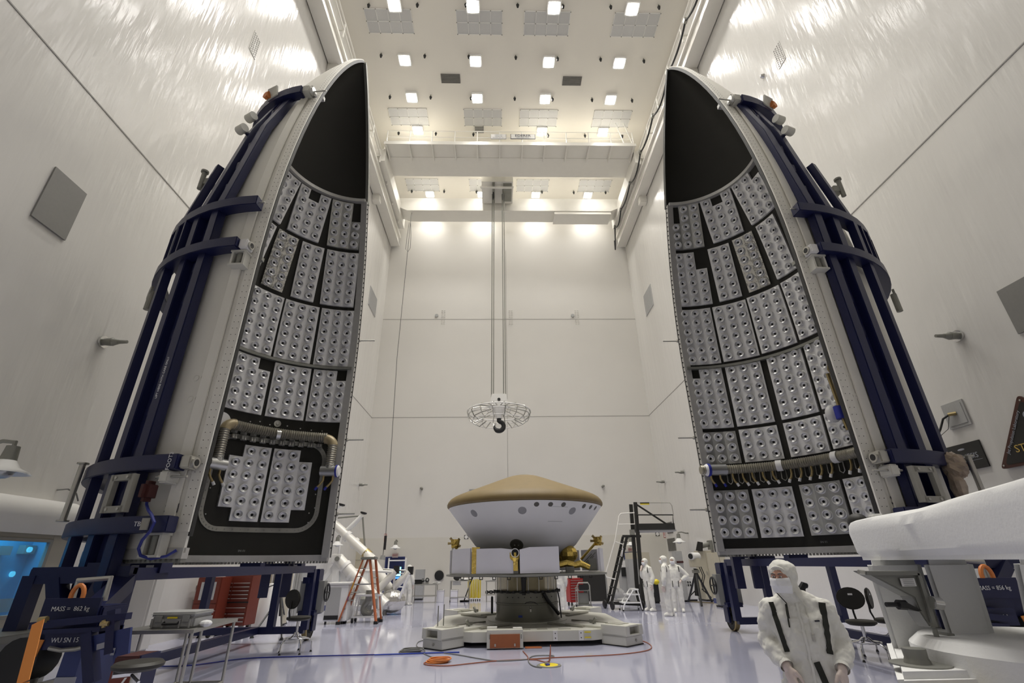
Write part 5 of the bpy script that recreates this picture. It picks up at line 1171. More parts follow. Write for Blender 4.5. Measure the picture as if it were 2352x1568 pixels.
# ---- generic furniture
def cabinet(name, px0, px1, pyb, pyt, mat, label, depth=.6, doors=2, rz=0, cat='cabinet', handle=True):
    a = F(px0, pyb); b_ = F(px1, pyb); w = (b_-a).length; c = (a+b_)/2; m = mpp(c+V3(0, 0, 1)); h = max(.3, at((px0+px1)/2, pyt, Y=c.y).z)
    r = thing(name, label, cat, (c.x, c.y+depth/2, 0), rz); y = -depth/2
    part('cabinet_body', MB().box((-w/2, y+.02, .06), (w/2, -y, h)), mat, r, bevel=.008); part('plinth', MB().box((-w/2+.03, y+.05, 0), (w/2-.03, -y-.03, .06)), 'black', r)
    for k in range(doors):
        x0 = -w/2+w*k/doors+.01; x1 = -w/2+w*(k+1)/doors-.01; d = part('door', MB().box((x0, y, .08), (x1, y+.02, h-.02)), mat, r)
        if handle: part('handle', MB().cbox((x1-.06 if k % 2 == 0 else x0+.06, y-.015, h*.55), (.025, .03, .14)), 'steel', d)
    return r, w, h, y
def table(name, px0, px1, pyb, pyt, label, depth=.7, top='steel', leg='steel', shelf=True):
    a = F(px0, pyb); b_ = F(px1, pyb); w = (b_-a).length; c = (a+b_)/2; h = at((px0+px1)/2, pyt, Y=c.y).z
    r = thing(name, label, 'table', (c.x, c.y+depth/2, 0))
    part('tabletop', MB().box((-w/2, -depth/2, h-.05), (w/2, depth/2, h)), top, r, bevel=.006)
    for sx in (-1, 1):
        for sy in (-1, 1): part('leg', MB().cyl((sx*(w/2-.05), sy*(depth/2-.05), 0), (sx*(w/2-.05), sy*(depth/2-.05), h-.05), .022, n=8), leg, r)
    if shelf: part('shelf', MB().box((-w/2+.03, -depth/2+.03, .28), (w/2-.03, depth/2-.03, .31)), leg, r)
    return r, w, h
def box_thing(name, px0, px1, pyb, pyt, mat, label, cat, depth=.4, Y=None, zb=0.0, bevel=.01):
    if zb == 0: a = F(px0, pyb); b_ = F(px1, pyb)
    else: a = at(px0, pyb, Y=Y); b_ = at(px1, pyb, Y=Y)
    w = (b_-a).length; c = (a+b_)/2; h = at((px0+px1)/2, pyt, Y=c.y).z-(a.z if zb else 0)
    return one(name, MB().box((-w/2, 0, 0), (w/2, depth, h)), mat, label, cat, (c.x, c.y, a.z if zb else 0), bevel=bevel)
# left side of the back
tb, tw, th = table('work_table', 945, 1000, 1385, 1341, 'steel work table with lab gear right of the left exit door')
def on_table(t, h, name, lb, cat, x, y, builder):
    r = thing(name, lb, cat, (t.location.x+x, t.location.y+y, h)); builder(r); return r
on_table(tb, th, 'black_case', 'low black case on the left work table', 'case', -.45, 0, lambda r: (part('case_body', MB().box((-.28, -.2, 0), (.28, .2, .14)), 'black', r, bevel=.02), part('lid', MB().box((-.28, -.2, .145), (.28, .2, .19)), 'black', r, bevel=.02)))
def gear(r):
    part('instrument_body', MB().box((-.16, -.12, 0), (.16, .12, .2)), 'white', r, bevel=.02); part('eyepiece', MB().cyl((-.12, -.12, .14), (-.12, -.2, .2), .07, n=12), 'black', r); part('lens_ring', MB().lathe([(.09, 0), (.1, .03), (.06, .04), (.05, .01)], (.08, -.13, .17), (0, -1, 0), 16), 'black', r)
on_table(tb, th, 'instrument', 'white instrument with black lens rings on the left work table', 'instrument', .02, 0, gear)
on_table(tb, th, 'paper_stack', 'loose white papers at the right end of the left work table', 'paper', .48, 0, lambda r: [part('sheet', MB().cbox((.03*k, .02*k, .01+.02*k), (.34, .26, .015), Matrix.Rotation(.3*k, 3, 'Z')), 'white', r) for k in range(4)])
c = cabinet('grey_locker', 940, 960, 1382, 1308, 'vent_grey', 'grey upright locker behind the left work table', .5, 1)
c[0].location.y += 1.4
p = F(1025, 1384); r = thing('side_cart', 'small steel cart with a wire tray between the white bins', 'cart', (p.x+.6, p.y+.5, 0))
for sx in (-1, 1):
    for sy in (-1, 1): part('post', MB().cyl((sx*.45, sy*.25, .08), (sx*.45, sy*.25, .95), .02, n=6), 'steel', r); part('castor', MB().cyl((sx*.45-.02, sy*.25, .05), (sx*.45+.02, sy*.25, .05), .05, n=10), 'black', r)
for zz in (.2, .92): part('shelf', MB().cbox((0, 0, zz), (.95, .55, .03)), 'steel', r)
part('wire_tray', MB().cbox((-.15, -.1, .75), (.4, .3, .02)).cbox((-.15, -.25, .85), (.4, .01, .18)).cbox((-.34, -.1, .85), (.01, .3, .18)), 'silver', r)
one('black_bundle', MB().sphere((0, 0, .13), .15, 10, 6, (1.3, 1, .9)), 'black', 'black crumpled bundle on the side cart', 'bundle', (p.x+.45, p.y+.5, .935))
one('white_cloth', MB().sphere((0, 0, .05), .2, 12, 6, (1.4, 1, .25)), 'white', 'white folded cloth on the side cart', 'cloth', (p.x+.8, p.y+.45, .935))
for px0, px1, lb in ((1002, 1018, 'left'), (1033, 1050, 'right')):
    a = F(px0, 1383); b_ = F(px1, 1383); w = b_.x-a.x; h = at(px0, 1355, Y=a.y).z
    r = thing('waste_bin', 'tall white box bin on the floor, %s of the pair by the side cart' % lb, 'bin', ((a.x+b_.x)/2, a.y+w/2, 0), 0, 'white bins')
    part('bin_body', MB().box((-w/2, -w/2, 0), (w/2, w/2, h)), 'radiator', r, bevel=.01); part('bin_rim', MB().box((-w/2-.01, -w/2-.01, h-.03), (w/2+.01, w/2+.01, h+.01)), 'white', r); part('bin_opening', MB().cbox((0, 0, h+.012), (w*.6, w*.5, .006)), 'black', r)
# yellow folded barrier bundle
a = F(1075, 1379); b_ = F(1104, 1379); w = b_.x-a.x; c = (a+b_)/2; h = at(1090, 1331, Y=c.y).z
r = thing('folding_barrier', 'bundle of folded yellow barrier slats standing by the back wall', 'barrier', (c.x, c.y, 0))
me = MB().cbox((0, 0, h/2+.05), (.055, .03, h-.1)).mesh('slat', 'yellow')
for k in range(11):
    o = link('slat', me, r); o.location = (-w/2+w*(k+.5)/11, .06*(k % 3), 0.01*(k % 4)); o.rotation_euler = (0, .03*((k*7) % 3-1), 0)
for k in range(6): part('foot', MB().cyl((-w/2+w*(k+.5)/6, .05, 0), (-w/2+w*(k+.5)/6, .05, .06), .03, n=8), 'black', r)
# floor lamp arm and cart right of the barrier
p = F(1065, 1382); r = thing('arm_stand', 'black jointed arm stand behind the yellow barrier', 'stand', (p.x, p.y+.4, 0))
part('base', MB().cyl((0, 0, 0), (0, 0, .05), .22, n=14), 'black', r); part('lower_arm', MB().bar((0, 0, .05), (.3, 0, .85), .05), 'black', r); part('upper_arm', MB().bar((.3, 0, .85), (.55, 0, 1.35), .05), 'black', r); part('head', MB().cyl((.55, 0, 1.35), (.95, 0, 1.4), .1, .14, n=12), 'black', r)
r2, w2, h2 = table('wire_shelf', 1115, 1140, 1382, 1333, 'steel wire shelf cart partly hidden by the drum', .5)
on_table(r2, h2, 'small_box', 'small white box on the wire shelf cart', 'box', .1, 0, lambda r: (part('box_body', MB().box((-.14, -.1, 0), (.14, .1, .14)), 'white', r, bevel=.01), part('lid', MB().box((-.145, -.105, .14), (.145, .105, .17)), 'grey', r)))
p = F(1118, 1382); one('cable_bundle', MB().tube([(.25*math.cos(a), .12*math.sin(a), .1+.05*math.sin(3*a)) for a in np.linspace(0, 2*PI, 30)[:-1]], .035, 6, closed=True), 'black', 'black cable bundle on the lower shelf of the wire cart', 'cable coil', (r2.location.x, r2.location.y, .31))
# dark roll door recess at far left of the back wall
a = at(781, 1237, Y=YB-.02); b_ = at(832, 1310, Y=YB-.02)
d = struct('door_3', MB().box((a.x, YB-.05, 0), (b_.x, YB-.0, a.z)), 'beige'); struct('door_jamb', MB().box((a.x-.25, YB-.3, 0), (a.x, YB, a.z)), 'grey', d)
for k in range(5): struct('door_panel', MB().box((a.x+.05, YB-.07, .1+k*a.z/5), (b_.x-.05, YB-.05, a.z/5*(k+1)-.02)), 'beige', d)
# ---- white lifting frame with tubular booms
def lifting_frame():
    Y0 = 21.0; p0 = F(850, 1410); O = Vector((p0.x, p0.y, 0)); Y0 = p0.y
    r = thing('lifting_frame', 'white tubular lifting frame with diagonal booms behind the orange ladder', 'lifting frame', O)
    def A(px, py, dy=0): return at(px, py, Y=Y0+dy)
    def tubep(nm, a, b_, rad_, mat='gloss_white', dy=0, dy2=None): return part(nm, MB(O).cyl(A(*a, dy), A(*b_, dy if dy2 is None else dy2), rad_, n=14), mat, r)
    b1 = tubep('boom', (768, 1203), (856, 1285), .17, 'crane_white', .6, .2); part('boom_clamp', MB(O).cyl(A(838, 1268, .3), A(848, 1277, .3), .2, n=14), 'brass', b1)
    tubep('boom', (846, 1278), (905, 1372), .2, 'crane_white', .2, -.1); b2 = tubep('boom', (776, 1282), (862, 1375), .21, 'crane_white', -.4, -.6)
    for q in ((790, 1298), (806, 1318), (826, 1340)): part('boom_flange', MB(O).cyl(A(q[0], q[1], -.45), A(q[0]+5, q[1]+5.5, -.45), .25, n=14), 'white', b2)
    for q in ((795, 1228), (812, 1244)): part('boom_flange', MB(O).cyl(A(q[0], q[1], .5), A(q[0]+6, q[1]+5.5, .5), .22, n=14), 'white', b1)
    tubep('strut', (798, 1217), (831, 1184), .09, dy=.5); s = tubep('strut', (768, 1166), (781, 1160), .1, dy=.5)
    for q in ((834, 1178), (784, 1159)): part('cup_pad', MB(O).lathe([(.05, 0), (.13, .03), (.14, .09), (.09, .1)], A(q[0], q[1]+3, .5), (.25, 0, 1), 14), 'black', r)
    for a, b_ in (((776, 1189), (829, 1184)), ((833, 1187), (838, 1256))): tubep('tie_rod', a, b_, .035, 'dull_steel', .5)
    # A frame
    part('bearing_head', MB(O).cbox(A(775, 1283, -.4), (.34, .5, .34)), 'white', r, bevel=.03); part('bearing_bore', MB(O).cyl(A(774, 1283, -.66), A(774, 1283, -.72), .09, n=14), 'dull_steel', r)
    for a, b_, w in (((775, 1290), (770, 1365), .26), ((772, 1296), (733, 1342), .16), ((779, 1293), (806, 1368), .16), ((781, 1291), (824, 1378), .18), ((846, 1300), (818, 1372), .18), ((845, 1286), (838, 1378), .2)):
        part('frame_leg', MB(O).bar(A(*a, -.4), A(*b_, -.5), w), 'gloss_white', r)
    part('frame_base', MB(O).bar(A(784, 1378, -.5), A(832, 1384, -.5), .3, .2).bar(A(790, 1394, -.8), A(838, 1398, -.8), .25, .16).bar(A(820, 1376, -.5), A(826, 1400, -.7), .3, .1), 'gloss_white', r)
    for q in ((795, 1404), (832, 1404)): part('base_foot', MB(O).bar(A(q[0], q[1]-8, -.7), V3(A(q[0], q[1], -.7).x, Y0-.7, 0), .12), 'white', r)
    # forked arms with pads
    for a, b_, dy in (((868, 1354), (909, 1311), -.4), ((905, 1348), (941, 1313), -.2)):
        s = tubep('arm', a, b_, .13, 'crane_white', dy); part('arm_pad', MB(O).cbox(A(b_[0]+2, b_[1]-3, dy), (.2, .2, .28)), 'black', s)
    tubep('tie_rod', (815, 1309), (900, 1313), .05, 'white', -.5); tubep('tie_rod', (880, 1307), (932, 1310), .035, 'steel', -.3); tubep('tie_rod', (917, 1374), (939, 1320), .045, 'gloss_white', -.6); tubep('tie_rod', (906, 1318), (904, 1358), .045, 'white', -.3)
    f = part('foil_joint', MB(O).sphere(A(900, 1380, -.3), .42, 12, 8, (1.25, .8, .95)).sphere(A(882, 1385, -.4), .3, 10, 7), 'foil_crinkle', r, label='foil wrapped joint at the lower end', smooth=False)
    part('joint_drum', MB(O).cyl(A(862, 1372, -.5), A(886, 1392, -.6), .26, .24, n=14), 'crane_white', r)
    part('joint_foot', MB(O).bar(A(880, 1392, -.4), V3(A(880, 1396, -.4).x, Y0-.4, 0), .25), 'grey', r)
    part('bronze_drum', MB(O).lathe([(.36, 0), (.4, .08), (.4, .2), (.3, .3), (.0, .3)], A(848, 1388, -1.0), (0, 0, 1), 18), 'dull_steel', r)
    part('drum_post', MB(O).cyl(V3(A(848, 1388, -1.0).x, Y0-1.0, 0), A(848, 1388, -1.0), .1, n=10), 'dull_steel', r)
    return r
lifting_frame()
# grey crane hook on its little trolley
p = F(842, 1428); r = thing('hook_trolley', 'grey crane hook hanging in a small castor stand behind the orange ladder', 'hook stand', p)
for sx in (-1, 1):
    for sy in (-1, 1): part('post', MB().bar((sx*.42, sy*.2, .14), (sx*.34, sy*.16, .78), .05), 'white', r); part('castor', MB().cyl((sx*.42-.03, sy*.2, .07), (sx*.42+.03, sy*.2, .07), .07, n=12), 'black', r)
part('top_frame', MB().cbox((0, 0, .78), (.8, .45, .06)), 'white', r); part('base_frame', MB().cbox((0, .2, .16), (.9, .05, .05)).cbox((0, -.2, .16), (.9, .05, .05)), 'white', r)
part('hook_shank', MB().cyl((0, 0, .6), (0, 0, .92), .12, n=12), 'dull_steel', r)
part('hook', MB().tube([(0, 0, .7), (-.04, 0, .58)]+[(.02+.16*math.sin(a), 0, .4+.16*math.cos(a)) for a in np.linspace(-.6, -4.4, 14)], [.1]*6+[.11]*6+[.09, .07, .05, .03], 10), 'dull_steel', r)
# orange step ladder
def step_ladder():
    q = [F(776, 1434), F(790, 1430), F(863, 1433), F(874, 1428)]; c = sum(q, Vector())/4; zt = at(847, 1284, Y=c.y).z
    r = thing('step_ladder', 'tall orange fibreglass step ladder standing open by the fairing', 'ladder', (c.x, c.y, 0)); q = [v-c for v in q]
    xt = at(847, 1284, Y=c.y).x-c.x
    T = [V3(xt-.16, -.1, zt), V3(xt-.05, .12, zt), V3(xt+.06, -.08, zt), V3(xt+.2, .12, zt)]
    for a, b_ in zip(q, T): part('stile', MB().bar(a+V3(0, 0, .06), b_, .075, .05), 'ladder_orange', r); part('ladder_foot', MB().cbox(a+V3(0, 0, .04), (.12, .12, .08)), 'black', r)
    part('top_cap', MB().cbox((xt+.02, 0, zt+.03), (.5, .36, .08)), 'dull_steel', r, bevel=.02)
    for k in range(7):
        t = .1+k*.125; part('tread', MB().bar(q[0].lerp(T[0], t), q[1].lerp(T[1], t), .1, .03), 'silver', r)
    for k in range(3):
        t = .2+k*.25; part('brace', MB().bar(q[2].lerp(T[2], t), q[3].lerp(T[3], t), .03), 'silver', r)
    part('spreader', MB().bar(q[0].lerp(T[0], .6), q[2].lerp(T[2], .6), .03).bar(q[1].lerp(T[1], .6), q[3].lerp(T[3], .6), .03), 'silver', r)
    part('ladder_label', MB().bar(q[0].lerp(T[0], .53)+V3(-.0, -.03, 0), q[0].lerp(T[0], .64)+V3(0, -.03, 0), .07, .012), 'yellow', r); part('ladder_label', MB().bar(q[0].lerp(T[0], .36)+V3(0, -.03, 0), q[0].lerp(T[0], .42)+V3(0, -.03, 0), .07, .012), 'tape_blue', r)
    return r
step_ladder()
# white cabinet with a dark window front
a = F(738, 1436); b_ = F(785, 1432); c = (a+b_)/2; h = at(762, 1342, Y=c.y).z; w = (b_-a).length
r = thing('glovebox', 'white enclosure with a grey glass front beside the left stand', 'enclosure', (c.x, c.y+.4, 0))
part('enclosure_body', MB().box((-w/2, -.38, .08), (w/2+.1, .4, h)), 'gloss_white', r, bevel=.03); part('front_window', MB().box((-w/2+.04, -.4, .25), (w/2-.16, -.385, h-.1)), 'vent_grey', r); part('window_base', MB().box((-w/2+.04, -.4, .13), (w/2-.16, -.385, .25)), 'black', r)
part('top_plate', MB().box((-w/2-.03, -.42, h), (w/2+.13, .43, h+.05)), 'white', r)
for sx in (-1, 1): part('castor', MB().cyl((sx*w*.4, -.3, .04), (sx*w*.4+.04, -.3, .04), .05, n=10), 'black', r)
part('side_handle', MB().tube([(w/2+.1, -.2, h-.1), (w/2+.2, -.2, h-.1), (w/2+.2, -.2, h-.3), (w/2+.1, -.2, h-.3)], .015, 6), 'steel', r)
# ---------------- under the left fairing: tool chests, machine, tripod
def tool_chest(px0, px1, pyb, pyt, label, mat, rz, rows, d=.55, hz=None, leg=.22):
    a = F(px0, pyb); b_ = F(px1, pyb-(px1-px0)*.12); c = (a+b_)/2; h = at((px0+px1)/2, pyt, Y=c.y).z; w = (b_-a).length
    r = thing('tool_chest', label, 'tool chest', (c.x, c.y+d/2, 0), rz); y = -d/2
    part('chest_body', MB().box((-w/2, y+.02, leg), (w/2, -y, h)), mat, r, bevel=.008)
    for sx in (-1, 1):
        for sy in (-1, 1): part('castor', MB().lathe([(0, -.03), (.07, -.03), (.1, -.02), (.1, .02), (.07, .03), (0, .03)], (sx*(w/2-.12), sy*(d/2-.1), .1), (1, 0, 0), 16), 'rubber', r); part('castor_fork', MB().cbox((sx*(w/2-.12), sy*(d/2-.1), leg-.03), (.1, .1, .08)), 'dull_steel', r)
    part('mid_rail', MB().box((-w/2-.01, y, h*.53), (w/2+.01, y+.03, h*.53+.03)), 'black', r)
    for z0, z1, cols in ((leg+.02, h*.36, 2), (h*.37, h*.46, 1), (h*.55, h*.88, 2)):
        n = max(1, int(round((z1-z0)/.095))) if cols == 2 else 1
        for i in range(cols):
            x0 = -w/2+w*i/cols*1.0+(.02); x1 = -w/2+w*(i+1)/cols-.02
            if cols == 2: s = .36; x0, x1 = (-w/2+.02, -w/2+w*s-.01) if i == 0 else (-w/2+w*s+.01, w/2-.02)
            for k in range(n):
                zz0 = z0+(z1-z0)*k/n+.006; zz1 = z0+(z1-z0)*(k+1)/n-.006
                dr = part('drawer', MB().box((x0, y, zz0), (x1, y+.02, zz1)), mat, r); part('pull', MB().box((x0+.01, y-.018, zz1-.02), (x1-.01, y, zz1)), 'silver', dr)
    part('corner_trim', MB().box((-w/2-.012, y-.005, leg), (-w/2+.008, y+.03, h*.98)), 'silver', r)
    part('lid', MB().prism([(-w/2, y+.03, h), (-w/2, -y, h), (-w/2, -y, h+.12), (-w/2, -y-.08, h+.2), (-w/2, y+.1, h+.12)], (1, 0, 0), w), mat, r)
    return r
tool_chest(487, 558, 1463, 1322, 'tall brown red tool chest with many drawers under the left fairing', 'red_box', -.12, 7)
a = F(428, 1470); b_ = F(474, 1462); c = (a+b_)/2; h = at(452, 1326, Y=c.y).z; w = (b_-a).length
r = thing('tool_locker', 'brown red locker with a paper sheet beside the tall tool chest', 'cabinet', (c.x, c.y+.3, 0))
part('locker_body', MB().box((-w/2, -.28, .15), (w/2, .3, h)), 'red_box', r, bevel=.01); part('locker_door', MB().box((-w/2+.02, -.3, .2), (w/2-.02, -.28, h*.55)), 'red_box', r); part('locker_door', MB().box((-w/2+.02, -.3, h*.56), (w/2-.02, -.28, h-.03)), 'red_box', r)
part('paper_sheet', MB().box((-w*.3, -.31, h*.62), (w*.32, -.302, h*.92)), 'vent_light', r, label='grey paper sheet taped to the door')
for k in range(10): part('printed_line', MB().box((-w*.25, -.312, h*.65+k*h*.025), (w*.27, -.31, h*.653+k*h*.025)), 'grey', r)
for sx in (-1, 1):
    for sy in (-1, 1): part('castor', MB().cyl((sx*w*.35-.03, sy*.2, .08), (sx*w*.35+.03, sy*.2, .08), .08, n=12), 'rubber', r)
# cream machine with window and hose
r, w, h, y = cabinet('cream_machine', 570, 632, 1442, 1300, 'beige', 'cream machine cabinet with a window and black hose under the left fairing', .7, 1, 0, 'machine', False)
part('window_frame', MB().box((.05, y-.02, h*.55), (w/2-.05, y, h*.97)), 'white', r); part('window_pane', MB().box((.1, y-.03, h*.6), (w/2-.1, y-.02, h*.93)), 'vent_dark', r)
part('hose', MB().tube([(-w*.22, y-.05, h*.5), (-w*.15, y-.08, h*.42), (-w*.08, y-.08, h*.3), (-w*.07, y-.06, h*.15), (-w*.1, y-.05, .1)], .035, 8), 'black', r); part('hose_grip', MB().cyl((-w*.24, y-.04, h*.54), (-w*.16, y-.07, h*.44), .055, n=10), 'dull_steel', r)
part('outlet', MB().cbox((-w*.3, y-.02, h*.32), (.1, .04, .1)), 'black', r); part('bag', MB().sphere((-w*.25, y-.03, h*.6), .14, 10, 7, (1, .4, 1)), 'white', r)
cabinet('striped_locker', 616, 634, 1436, 1306, 'vent_grey', 'narrow grey slatted locker beside the cream machine', .5, 3, 0, 'locker', False)[0].location.y += 1.5
# wrapped cone
p = F(605, 1440); one('wrapped_cone', MB().lathe([(.46, 0), (.42, .3), (.3, .75), (.17, 1.1), (.14, 1.2), (0, 1.22)], n=14), 'foil', 'grey plastic wrapped cone standing by the cream machine', 'wrapped object', (p.x+.25, p.y-.5, 0))
# black tripods
def tripod(px, py, top_px, top_py, feet, label, head=True):
    c = F(px, py); r = thing('tripod', label, 'tripod', c); t = at(top_px, top_py, Y=c.y)-c
    for f in feet:
        q = F(*f)-c; part('leg', MB().cyl(q+V3(0, 0, .04), t*.72, .02, .028, n=8), 'black', r); part('foot', MB().cyl(q, q+V3(0, 0, .06), .06, .03, n=8), 'black', r)
    part('column', MB().cyl(t*.3, t, .03, n=8), 'black', r)
    if head:
        part('pan_head', MB().cbox(t, (.18, .18, .14)), 'black', r, bevel=.02); part('camera', MB().cbox(t+V3(0, 0, .16), (.24, .3, .2)), 'black', r, bevel=.02); part('pan_handle', MB().cyl(t, t+V3(-.35, -.1, -.15), .015, n=6), 'black', r)
    return r
tripod(640, 1450, 648, 1335, [(578, 1465), (646, 1470), (655, 1432)], 'black camera tripod behind the stool under the left fairing')
# cream column and shelf of gear at far left under the fairing
p = F(340, 1450); 
r, w, h, y = cabinet('equipment_rack', 365, 425, 1462, 1312, 'grey', 'dark equipment rack with cables behind the grey case', .6, 1, 0, 'rack', False)
for k in range(4): part('rack_shelf', MB().box((-w/2-.05, y-.12, .5+.35*k), (w/2+.05, y, .53+.35*k)), 'dull_steel', r)
part('robot_arm', MB().tube([(.05, y-.2, 1.2), (.1, y-.25, 1.5), (.06, y-.2, 1.75), (.15, y-.2, 1.95)], .07, 8), 'red_box', r, label='brown red jointed arm on the rack')
for k in range(3): part('rack_cable', MB().tube([(-.1+.1*k, y-.1, 1.3), (-.1+.1*k, y-.2, 1.0), (.0+.1*k, y-.15, .6)], .015, 6), 'cable_black', r)
part('rack_unit', MB().box((-w/2+.04, y-.03, .55), (w/2-.04, y, .8)).box((-w/2+.04, y-.03, .95), (w/2-.04, y, 1.1)), 'black', r)
b = one('wall_pilaster', MB().box((-.25, -.2, 0), (.25, .2, 9.0)), 'wall_back_paint', 'cream pipe column against the left wall behind the stand', 'column', (XL+.25, 12.7, 0), bevel=.04)
# ---------------- right side of the back
r, w, h, y = cabinet('grey_cabinet', 1452, 1482, 1384, 1283, 'vent_grey', 'tall grey steel cabinet behind the black ladder', .6, 2)
r, w, h, y = cabinet('machine_cabinet', 1432, 1450, 1382, 1285, 'vent_grey', 'grey control cabinet left of the tall steel cabinet', .5, 1)
part('control_panel', MB().box((-w*.4, y-.04, h*.6), (w*.4, y, h*.8)), 'black', r); part('white_screen', MB().box((-w*.3, y-.06, h*.82), (w*.3, y-.03, h*.98)), 'white', r)
r, w, h, y = cabinet('beige_screen', 1478, 1532, 1374, 1266, 'beige', 'beige enclosure behind the standing people', 1.0, 1, 0, 'enclosure', False)
r.location.y += 2.0
r, w, h, y = cabinet('black_cart', 1500, 1545, 1392, 1345, 'black', 'low black equipment cart behind the standing people', .6, 1, 0, 'cart', False); part('yellow_bag', MB().sphere((.3, y, h+.1), .14, 10, 7, (1, .8, .8)), 'yellow', r); r.location.y += 1.5
# black partition
a = F(1338, 1388); b_ = F(1410, 1388); h = at(1375, 1316, Y=a.y).z; w = b_.x-a.x
r = thing('black_partition', 'large black panel partition right of the drum', 'partition', ((a.x+b_.x)/2, a.y+1.0, 0)); part('panel', MB().box((-w/2, -.03, .05), (w/2, .03, h)), 'rubber', r); part('foot', MB().box((-w/2, -.2, 0), (-w/2+.1, .2, .05)), 'black', r); part('foot', MB().box((w/2-.1, -.2, 0), (w/2, .2, .05)), 'black', r); part('grey_edge', MB().box((w/2-.02, -.05, .05), (w/2+.05, .05, h)), 'grey', r)
# red tool cart
a = F(1301, 1390); b_ = F(1322, 1394); h = at(1312, 1327, Y=a.y).z; c = (a+b_)/2
r = thing('red_tool_cart', 'bright red drawer cart behind the right side of the drum', 'tool chest', (c.x+.25, c.y+.3, 0), .25); w, d = .62, .5
part('cart_body', MB().box((-w/2, -d/2+.02, .14), (w/2, d/2, h)), 'red', r, bevel=.01)
for k in range(8): z0 = .18+(h-.24)*k/8; dr = part('drawer', MB().box((-w/2+.02, -d/2, z0), (w/2-.02, -d/2+.02, z0+(h-.24)/8-.012)), 'red', r); part('pull', MB().box((-w/2+.03, -d/2-.015, z0+(h-.24)/8-.03), (w/2-.03, -d/2, z0+(h-.24)/8-.014)), 'silver', dr)
for sx in (-1, 1):
    for sy in (-1, 1): part('castor', MB().cyl((sx*.24-.02, sy*.18, .07), (sx*.24+.02, sy*.18, .07), .07, n=12), 'black', r)
one('tool_bottle', MB().lathe([(.05, 0), (.05, .16), (.02, .2), (.02, .25), (0, .25)], n=12), 'white', 'small white bottle on top of the red drawer cart', 'bottle', (c.x+.2, c.y+.3, h))
# hand cart with a high bar
a = F(1323, 1399); b_ = F(1366, 1399); c = (a+b_)/2; h = at(1345, 1338, Y=c.y).z; w = (b_.x-a.x)*.7
r = thing('hand_cart', 'grey tube hand cart with a high push bar in front of the red cart', 'cart', (c.x, c.y+.3, 0))
part('push_bar', MB().tube([(-w/2, -.2, .1), (-w/2, -.2, h-.1), (-w/2+.06, -.2, h), (w/2-.06, -.2, h), (w/2, -.2, h-.1), (w/2, -.2, .1)], .025, 8), 'steel', r)
part('rear_frame', MB().tube([(-w/2, .3, .1), (-w/2, .3, h*.8), (w/2, .3, h*.8), (w/2, .3, .1)], .02, 8), 'steel', r)
for zz in (.14, h*.7): part('shelf', MB().cbox((0, .05, zz), (w, .5, .04)), 'dull_steel', r)
part('sign_panel', MB().cbox((0, -.2, h-.16), (w-.12, .02, .2)), 'black', r)
for sx in (-1, 1):
    for sy in (-1, 1): part('castor', MB().cyl((sx*w/2-.03, .05+sy*.28, .07), (sx*w/2+.03, .05+sy*.28, .07), .07, n=12), 'black', r)
one('cart_box', MB().box((-.2, -.15, 0), (.2, .15, .4)), 'dull_steel', 'grey box on the lower deck of the hand cart', 'box', (c.x, c.y+.35, .16), bevel=.02)
